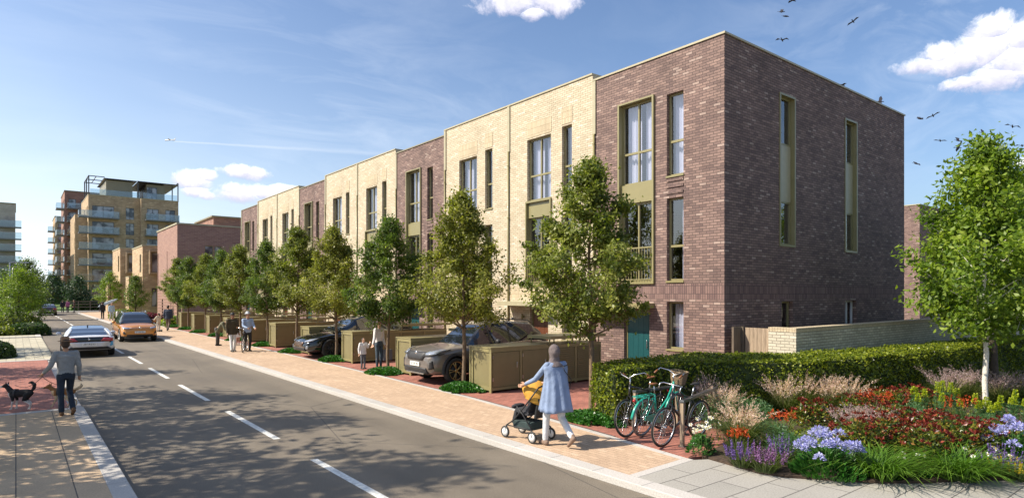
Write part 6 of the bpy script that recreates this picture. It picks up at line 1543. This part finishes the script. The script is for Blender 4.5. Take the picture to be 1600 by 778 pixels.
# dogs: one fused body with coat colour by place on the body
def coatmat(name,a,b,c):
    k=N(name); at_=k.n('ShaderNodeAttribute',attribute_name='coat'); tc=k.n('ShaderNodeTexCoord'); nz=k.n('ShaderNodeTexNoise',{'Vector':tc.outputs['Object'],'Scale':90.0,'Detail':4.0})
    v=k.math('ADD',at_.outputs['Fac'],k.math('MULTIPLY',k.math('SUBTRACT',nz.outputs[0],.5),.2))
    return k.done(k.bsdf(k.ramp(v,[(.2,a),(.35,b),(.65,b),(.8,c)]),.85,nz.outputs[0],.01))
def dog(label,loc,rz,s,mat,tail,step,fn,ears=1,headup=.0):
    r=thing('dog',label,'dog',(loc[0],loc[1],.1),rz,'dogs on leads'); b=MB()
    V=lambda x,y,z:Vector((x,y,z))*s
    # +x forward; trunk deep at chest, tucked belly
    b.cap(V(.22,0,.47),V(.02,0,.47),.125*s,.115*s); b.cap(V(.02,0,.48),V(-.20,0,.50),.112*s,.10*s); b.cap(V(-.18,0,.49),V(-.26,0,.48),.10*s,.085*s); b.cap(V(.24,0,.44),V(.26,0,.40),.09*s,.07*s)
    b.cap(V(.26,0,.52),V(.38,0,.66+headup),.085*s,.065*s); b.ball(V(.42,0,.70+headup),(.085*s,.072*s,.07*s),14,10); b.cap(V(.47,0,.685+headup),V(.585,0,.665+headup),.042*s,.028*s); b.ball(V(.605,0,.672+headup),.018*s,8,6)
    for sd in (1,-1):
        e=V(.385,sd*.048,.755+headup); b.cap(e,e+V(-.005,sd*.012,.065 if ears else -.02),.024*s,.008*s)
        f=step[0]*sd; sh=V(.20,sd*.085,.42); el=V(.17,sd*.088,.28); wr=V(.19+f*.5,sd*.085,.145); pw=V(.19+f,sd*.085,.03)
        b.cap(sh,el,.055*s,.038*s); b.cap(el,wr,.034*s,.024*s); b.cap(wr,pw,.024*s,.021*s); b.cap(pw,pw+V(.045,0,-.006),.024*s,.020*s)
        f=step[1]*sd; hp=V(-.20,sd*.07,.44); kn=V(-.11+f*.3,sd*.088,.29); hk=V(-.27+f*.8,sd*.085,.17); pw=V(-.25+f,sd*.085,.03)
        b.cap(hp,kn,.078*s,.045*s); b.cap(kn,hk,.040*s,.024*s); b.cap(hk,pw,.023*s,.021*s); b.cap(pw,pw+V(.045,0,-.006),.024*s,.020*s)
    T=[V(*p) for p in tail]
    for p,q,ra,rb in zip(T[:-1],T[1:],(.035,.045,.05,.042),(.045,.05,.042,.02)): b.cap(p,q,ra*s,rb*s)
    o=fused(b,'body',mat,r,.0115,1); me=o.data; n=len(me.vertices); co=np.empty(n*3,np.float32); me.vertices.foreach_get('co',co); co=co.reshape(-1,3)/s
    at_=me.attributes.new('coat','FLOAT','POINT'); at_.data.foreach_set('value',fn(co).astype(np.float32))
    t=MB()
    for sd in (1,-1): t.ball(V(.475,sd*.046,.715+headup),.011*s,8,6)
    t.ball(V(.617,0,.675+headup),.014*s,8,6); t.build('eyes_and_nose',M['black'],r)
    t=MB(); t.lathe([(.132*s,-.02),(.138*s,-.02),(.138*s,.02),(.132*s,.02)],c=(.13*s,0,.47*s),axis='x',n=24,closed=True); t.tube([V(.13,0,.60),V(.26,0,.58),V(.33,.0,.52)],.012,6); t.build('harness',M['harn'],r)
    return r
M['harn']=plain('harness_strap',(.03,.03,.035),.7)
dm1=coatmat('dog_coat_black_white',(.012,.012,.014),(.016,.016,.018),(.62,.60,.56)); dm2=coatmat('dog_coat_tan',(.08,.035,.015),(.30,.135,.045),(.60,.45,.28))
def c1f(p): return np.where((p[:,2]<.26)|((p[:,0]>.26)&(p[:,2]<.50))|((p[:,0]>.50)&(p[:,2]<.69))|((p[:,0]>.34)&(np.abs(p[:,1])<.02)),1.0,.3)
def c2f(p): return np.where((p[:,2]<.36)|((p[:,0]>.24)&(p[:,2]<.52))|(p[:,0]>.56)|((p[:,0]<-.30)&(p[:,2]>.55)),1.0,np.where((p[:,2]>.56)&(p[:,0]<.24)&(p[:,0]>-.2),.4,.5))
tailup=[(-.27,0,.52),(-.36,0,.62),(-.38,0,.73),(-.30,0,.80),(-.22,0,.78)]
dx_,dy_=gp(24,640,.1)
d1=dog('black and white husky like dog with curled tail standing near the left edge',(dx_+.10,dy_),R(146),.76,dm1,tailup,(.02,-.05),c1f)
dx2,dy2=gp(100,636,.1)
d2=dog('tan and cream dog in a dark harness walking beside the man legs',(dx2+.0,dy2+.12),R(152),.72,dm2,[(-.27,0,.50),(-.37,0,.56),(-.46,0,.60),(-.52,0,.66),(-.50,0,.72)],(.10,.08),c2f,headup=-.05)
# leads
def lead(label,a,b,sag):
    a=Vector(a);b=Vector(b); t=MB(); t.tube([a.lerp(b,i/8)-Vector((0,0,sag*math.sin(PI*i/8))) for i in range(9)],.006,6); o=t.build('dog_lead',M['harn']); tag(o,label,'dog lead')
def W_(root,j,key): return root.matrix_basis@Vector(j[key])
bpy.context.view_layer.update()
hand=W_(mn,j2,'wl')
lead('dark lead from the man hand to the tan dog',hand+Vector((-.02,.04,-.08)),d2.matrix_basis@Vector((.10,0,.50)),.03)
lead('dark lead running to the black and white dog',hand+Vector((-.02,.04,-.08)),d1.matrix_basis@Vector((.13,0,.54)),.12)
# couple with a bicycle
cx_,cy_=gp(363,549,.1)
human('man in dark brown coat, black cap and white trousers beside the cyclist',(cx_,cy_),PI+R(8),1.74,SKD,dict(kl=(-.055,.03,.29),al=(-.055,-.02,.05),kr=(.055,.06,.29),ar=(.055,.10,.045)),('coat',cloth('dark_olive_coat',(.06,.045,.022),.2,10),dict(hem=.44,k=1.28,flare=.092)),('trousers',cloth('white_trousers',(.66,.65,.63),.05),1.5),M['black'],hair=HK,hat=('cap',M['black']),vox=.018)
px2,py2=gp(388,550,.1)
human('cyclist on foot in pale blue shirt and light brimmed hat',(px2+.12,py2+.55),PI+R(8),1.76,SKM,dict(el=(-.135,.06,.65),wl=(-.10,.19,.60),er=(.135,.06,.65),wr=(.08,.19,.60),kl=(-.055,.04,.29),ar=(.055,-.08,.06)),('shirt',cloth('pale_blue_shirt',(.33,.42,.58),.15,10),dict(k=1.1,hem=.48)),('trousers',cloth('black_trousers',(.02,.02,.022)),1.2),M['black'],hair=HB,hat=('brim',cloth('pale_hat',(.55,.56,.58))),vox=.018)
bc=bike('black bicycle pushed by the cyclist in the pale hat',M['blkf'],'flat',False,False,name='bicycle',fender=False,saddle=M['black'],group='bicycle on the footway'); bc.location=(px2-.05,py2+.35,.1); bc.rotation_euler=(0,0,R(-90-24))
# bending person and small child
bx_,by_=gp(345,540,.1)
human('person in olive coat bending forward beside the man in the brown coat',(bx_-.12,by_+.15),R(-125),1.66,SKM,dict(pelvis=(0,-.02,.50),chest=(0,.14,.64),neck=(0,.23,.70),head=(0,.31,.73),sl=(-.115,.20,.68),sr=(.115,.20,.68),el=(-.13,.26,.52),er=(.13,.26,.52),wl=(-.08,.34,.42),wr=(.08,.34,.42)),('coat',cloth('olive_coat',(.13,.125,.075),.15,10),dict(hem=.42,k=1.15)),('trousers',cloth('grey_trousers',(.07,.065,.06)),1.3),M['black'],hair=HK,vox=.018)
human('toddler in white and pink clothes in front of the bending person',(bx_+.75,by_-.25),PI+R(-20),.86,SK,dict(head=(0,.012,.90)),('top',cloth('white_top',(.7,.66,.64)),dict(k=1.3)),('trousers',cloth('pink_trousers',(.55,.25,.20)),1.4),cloth('pale_shoe',(.5,.4,.4)),hair=cloth('white_sunhat',(.7,.68,.66)),vox=.014)
# mother and child
ax_,ay_=gp(592,576,.1)
human('mother in white blouse and jeans with long dark hair holding the child hand',(ax_,ay_),PI+R(20),1.68,SK,dict(er=(.145,.02,.64),wr=(.205,.03,.52),el=(-.120,0,.63),wl=(-.125,.05,.49),head=(.02,.015,.925)),('blouse',cloth('white_blouse',(.66,.64,.63),.06),dict(k=1.08,hem=.49,flare=.08)),('jeans',cloth('blue_jeans',(.05,.075,.10),.2,16),1.0),cloth('brown_boots',(.12,.05,.025)),hair=HB,female=True,hairlen=.13,vox=.014)
qx_,qy_=gp(569,576,.1)
human('small child in white top and grey trousers holding the mother hand',(qx_-.03,qy_+.02),PI+R(10),1.08,SK,dict(el=(-.175,.01,.68),wl=(-.235,.01,.79),er=(.16,0,.64),wr=(.175,.03,.50),head=(0,.012,.915)),('top',cloth('child_white_top',(.68,.66,.66),.05),dict(k=1.22,hem=.47,flare=.088)),('trousers',cloth('child_grey_trousers',(.10,.11,.13)),1.1),M['black'],hair=HB,hairlen=.06,vox=.012)
r=thing('carrier_bag','translucent grey carrier bag hanging beside the mother','bag',(ax_+.30,ay_-.05,.1)); 
t=MB(); t.box(-.17,.17,-.06,.06,.28,.66); t.build('bag_body',M['bagm'] if 'bagm' in M else cloth('grey_bag',(.16,.17,.19)),r,bevel=.02); t=MB(); t.tube([(-.08,0,.66),(-.05,0,.80),(.05,0,.80),(.08,0,.66)],.006,5); t.build('handle',M['black'],r)
# figures farther down the footway
fx_,fy_=gp(260,517,.1)
human('person in dark jacket walking away beside the orange SUV',(fx_+.1,fy_),R(-25),1.80,SK,dict(kl=(-.055,.09,.30),al=(-.055,.11,.045),kr=(.055,-.03,.285),ar=(.055,-.19,.10)),('jacket',cloth('navy_jacket',(.035,.045,.07)),dict(k=1.2,hem=.46)),('trousers',cloth('brown_grey_trousers',(.14,.10,.08)),1.2),M['black'],hair=HB,vox=.02)
human('child in cream jacket riding a scooter beside the person in the dark jacket',(fx_-.55,fy_-.5),R(30),1.28,SK,dict(el=(-.15,.10,.68),wl=(-.10,.22,.64),er=(.15,.10,.68),wr=(.10,.22,.64)),('jacket',cloth('cream_jacket',(.55,.48,.36)),dict(k=1.25,hem=.44)),('trousers',cloth('pale_trousers',(.42,.38,.34)),1.2),M['black'],hair=HB,vox=.018)
r=thing('kick_scooter','dark kick scooter under the child in cream','scooter',(fx_-.62,fy_-.35,.1),R(120)); t=MB(); t.box(-.35,.30,-.06,.06,.09,.115); t.build('deck',M['plastic'],r); t=MB(); t.tube([(.32,0,.1),(.28,0,.85)],.02,8); t.tube([(.28,-.18,.85),(.28,.18,.85)],.015,8); t.build('handlebar',M['steel'],r)
for x in (-.40,.36): t=MB(); t.lathe([(.001,-.02),(.08,-.02),(.08,.02),(.001,.02)],c=(x,0,.08),axis='y',n=16); t.build('wheel',M['tyre'],r)
sx_,sy_=gp(150,500,.1)
human('person in black carrying a long board over the shoulder on the far footway',(7.0,76.5),R(30),1.8,SKD,dict(er=(.15,.10,.74),wr=(.10,.10,.84)),('jacket',cloth('black_jacket',(.02,.02,.025)),dict(k=1.2)),('trousers',cloth('black_trousers2',(.025,.025,.03)),1.2),M['black'],hair=HK,vox=.022)
human('person in pale blue crossing just ahead of the one with the board',(7.35,72.3),R(200),1.72,SK,dict(kl=(-.055,.06,.29),ar=(.055,-.1,.06)),('shirt',cloth('pale_blue_top',(.42,.55,.62)),dict(k=1.2)),('shorts',cloth('pale_shorts',(.4,.42,.42)),1.2),M['black'],hair=HB,vox=.022)
t=MB(); t.loft([(0,0,-.9,.02,.02),(0,0,-.7,.10,.025),(0,0,-.2,.16,.03),(0,0,.4,.15,.03),(0,0,.9,.08,.025),(0,0,1.1,.02,.01)],16); o=t.build('surf_board',plain('board_pale_grey',(.45,.5,.55),.4)); tag(o,'long pale board carried on the shoulder of the person in black','board'); o.location=(7.35,76.4,1.72); o.rotation_euler=(0,R(66),R(-25))
for i,(x,y,c,l,cn) in enumerate([(5.0,104.9,(.02,.02,.03),'person in dark clothes at the far junction, leftmost of three','a'),(5.6,105.3,(.30,.10,.25),'person in purplish top at the far junction, middle of three','b'),(6.3,105.0,(.05,.03,.03),'person in dark red at the far junction, right of three','c')]):
    human(l,(x,y),R(40*i),1.75,SK,None,('top',cloth('far_top_'+cn,c),dict(k=1.2)),('trousers',cloth('far_trousers_'+cn,(.04,.04,.06)),1.2),M['black'],hair=HB,vox=.03)
# ================= SKY, SUN, CAMERA =================
sun_el=R(44); az=Vector((-.89,.45)).normalized()
W=bpy.data.worlds.new('World'); SC.world=W; W.use_nodes=True; nt=W.node_tree; nt.nodes.clear()
k=N.__new__(N); k.t=nt; k.m=None; k.out=nt.nodes.new('ShaderNodeOutputWorld')
sky=k.n('ShaderNodeTexSky',sky_type='NISHITA',sun_disc=False,sun_elevation=sun_el,sun_rotation=math.atan2(az.x,az.y),air_density=1.0,dust_density=2.2,ozone_density=1.2,altitude=50)
tc=k.n('ShaderNodeTexCoord'); dirv=k.n('ShaderNodeVectorMath',{0:tc.outputs['Generated']},operation='NORMALIZE').outputs[0]
nz=k.n('ShaderNodeTexNoise',{'Vector':dirv,'Scale':20.0,'Detail':10.0,'Roughness':.68,'Distortion':.3})
nb=k.n('ShaderNodeTexNoise',{'Vector':dirv,'Scale':9.0,'Detail':3.0})
field=None; vmax=None
lobes=[(1545,78,52,34),(1500,95,52,26),(1585,95,55,42),(1440,103,38,14),(1475,85,36,20),(1515,128,46,12),(1560,120,60,24),(1550,45,36,26),(1600,60,40,34),
 (800,2,58,24),(860,0,55,22),(835,22,26,12),
 (296,282,34,15),(318,275,22,10),(305,300,22,9),(322,305,16,7),(384,270,36,11),(380,266,18,11),(404,272,18,8),
 (375,305,42,15),(420,303,40,12),(365,298,24,14),(445,296,26,8),(1600,256,16,10)]
for (px,py,a,b) in lobes:
    v=Vector((CS+(px-800)/FOC*CC, CC-(px-800)/FOC*CS, (HOR-py)/FOC)); L=v.length; v.normalize()
    rt=v.cross(Vector((0,0,1))).normalized(); up=rt.cross(v)
    dr=k.n('ShaderNodeVectorMath',{0:dirv,1:tuple(rt)},operation='DOT_PRODUCT').outputs['Value']; du=k.n('ShaderNodeVectorMath',{0:dirv,1:tuple(up)},operation='DOT_PRODUCT').outputs['Value']
    dv=k.n('ShaderNodeVectorMath',{0:dirv,1:tuple(v)},operation='DOT_PRODUCT').outputs['Value']
    A=a/FOC/L*1.15; B=b/FOC/L*1.15
    u=k.math('POWER',k.math('ABSOLUTE',k.math('MULTIPLY',dr,1/A)),2.0); w=k.math('POWER',k.math('ABSOLUTE',k.math('MULTIPLY',du,1/B)),2.0)
    f=k.math('SUBTRACT',1.0,k.math('SQRT',k.math('ADD',u,w))); f=k.math('MULTIPLY',f,k.math('GREATER_THAN',dv,.2)); f=k.math('ADD',f,k.math('MULTIPLY',k.math('LESS_THAN',dv,.2),-2.0))
    sh=k.math('MULTIPLY',du,.5/B)
    if field is None: field,vmax=f,sh
    else:
        g=k.math('GREATER_THAN',f,field)
        vmax=k.math('ADD',k.math('MULTIPLY',g,sh),k.math('MULTIPLY',k.math('SUBTRACT',1.0,g),vmax))
        field=k.math('MAXIMUM',field,f)
dens=k.math('ADD',field,k.math('MULTIPLY',k.math('SUBTRACT',nz.outputs[0],.54),2.2))
mask=k.ramp(dens,[(.0,(0,)*3),(.5,(1,)*3)])
shade=k.math('ADD',k.math('ADD',vmax,.55),k.math('MULTIPLY',k.math('SUBTRACT',nz.outputs[0],.5),1.5))
ccol=k.ramp(shade,[(.15,(.42,.42,.55)),(.5,(.66,.66,.76)),(.85,(1,.99,1))])
# thin high cirrus, drawn out along one wind direction
mp=k.n('ShaderNodeMapping',{'Vector':dirv,'Rotation':(0,0,R(38)),'Scale':(1.2,5.0,9.0)}); ci=k.n('ShaderNodeTexNoise',{'Vector':mp.outputs[0],'Scale':2.2,'Detail':8.0,'Roughness':.6,'Distortion':.8})
cm=k.n('ShaderNodeTexNoise',{'Vector':dirv,'Scale':2.4,'Detail':2.0})
cir=k.math('MULTIPLY',k.ramp(ci.outputs[0],[(.44,(0,)*3),(.80,(1,)*3)]),k.ramp(cm.outputs[0],[(.38,(.1,)*3),(.58,(1,)*3)]))
SKY=.102
sk=k.mix(1.0,sky.outputs[0],(.90,1.02,1.17),'MULTIPLY')
def scal(c,f):
    v=k.n('ShaderNodeVectorMath',{0:c},operation='SCALE'); v.inputs['Scale'].default_value=f; return v.outputs[0]
sx=k.n('ShaderNodeSeparateXYZ',{0:dirv}); hz=k.math('POWER',k.math('MAXIMUM',k.math('SUBTRACT',1.0,k.math('ABSOLUTE',sx.outputs[2])),0.0),6.0)
sdot=k.n('ShaderNodeVectorMath',{0:dirv,1:(az.x,az.y,0)},operation='DOT_PRODUCT').outputs['Value']
hz=k.math('MULTIPLY',hz,k.math('MINIMUM',1.0,k.math('MAXIMUM',.12,k.math('MULTIPLY_ADD',sdot,.95,.50))))
sk=k.mix(hz,sk,(8.6,9.4,9.9))
c1=k.mix(k.math('MULTIPLY',cir,.27),sk,(8.0,8.4,8.9))
c2=k.mix(mask,c1,scal(ccol,9.6))
# contrail: a narrow great-circle strip between two directions
def pd(px,py): return Vector((CS+(px-800)/FOC*CC, CC-(px-800)/FOC*CS,(HOR-py)/FOC)).normalized()
a,b=pd(272,221),pd(640,243); nn=a.cross(b).normalized(); tt=nn.cross(a)
dn=k.n('ShaderNodeVectorMath',{0:dirv,1:tuple(nn)},operation='DOT_PRODUCT').outputs['Value']; dt=k.n('ShaderNodeVectorMath',{0:dirv,1:tuple(tt)},operation='DOT_PRODUCT').outputs['Value']
wdt=k.math('ADD',.0012,k.math('MULTIPLY',k.math('MAXIMUM',dt,0.0),.013))
tr=k.math('SUBTRACT',1.0,k.math('DIVIDE',k.math('ABSOLUTE',k.math('ADD',dn,k.math('MULTIPLY',k.math('SUBTRACT',nz.outputs[0],.5),.004))),wdt)); tr=k.math('MAXIMUM',tr,0.0)
da=k.n('ShaderNodeVectorMath',{0:dirv,1:tuple(a)},operation='DOT_PRODUCT').outputs['Value']
tr=k.math('MULTIPLY',k.math('MULTIPLY',tr,k.math('GREATER_THAN',dt,0.0)),k.math('MULTIPLY',k.math('GREATER_THAN',da,.5),.28)); tr=k.math('MULTIPLY',tr,k.math('MAXIMUM',0.0,k.math('SUBTRACT',1.0,k.math('MULTIPLY',dt,2.3))))
c3=k.mix(tr,c2,(8,8,8))
bg=k.n('ShaderNodeBackground',{'Color':c3,'Strength':SKY}); nt.links.new(bg.outputs[0],k.out.inputs[0])
sd=bpy.data.lights.new('sun','SUN'); sd.energy=5.0; sd.angle=R(.55); sd.color=(1,.90,.76)
so=bpy.data.objects.new('sun',sd); COL.objects.link(so)
v=Vector((-az.x*math.cos(sun_el),-az.y*math.cos(sun_el),-math.sin(sun_el))); so.rotation_euler=v.to_track_quat('-Z','Y').to_euler(); so.location=(-20,20,30)
cam=bpy.data.cameras.new('camera'); cam.lens=36*FOC/1600; cam.sensor_width=36; cam.shift_y=(HOR-389)/1600; cam.clip_end=5000; cam.clip_start=.1
co=bpy.data.objects.new('camera',cam); COL.objects.link(co); co.location=(0,0,EYE); co.rotation_euler=(PI/2,0,-TH); SC.camera=co
SC.view_settings.view_transform='Standard'; SC.view_settings.look='None'; SC.view_settings.gamma=1; SC.view_settings.exposure=.62
SC.cycles.max_bounces=6; SC.cycles.transparent_max_bounces=24; SC.cycles.diffuse_bounces=3
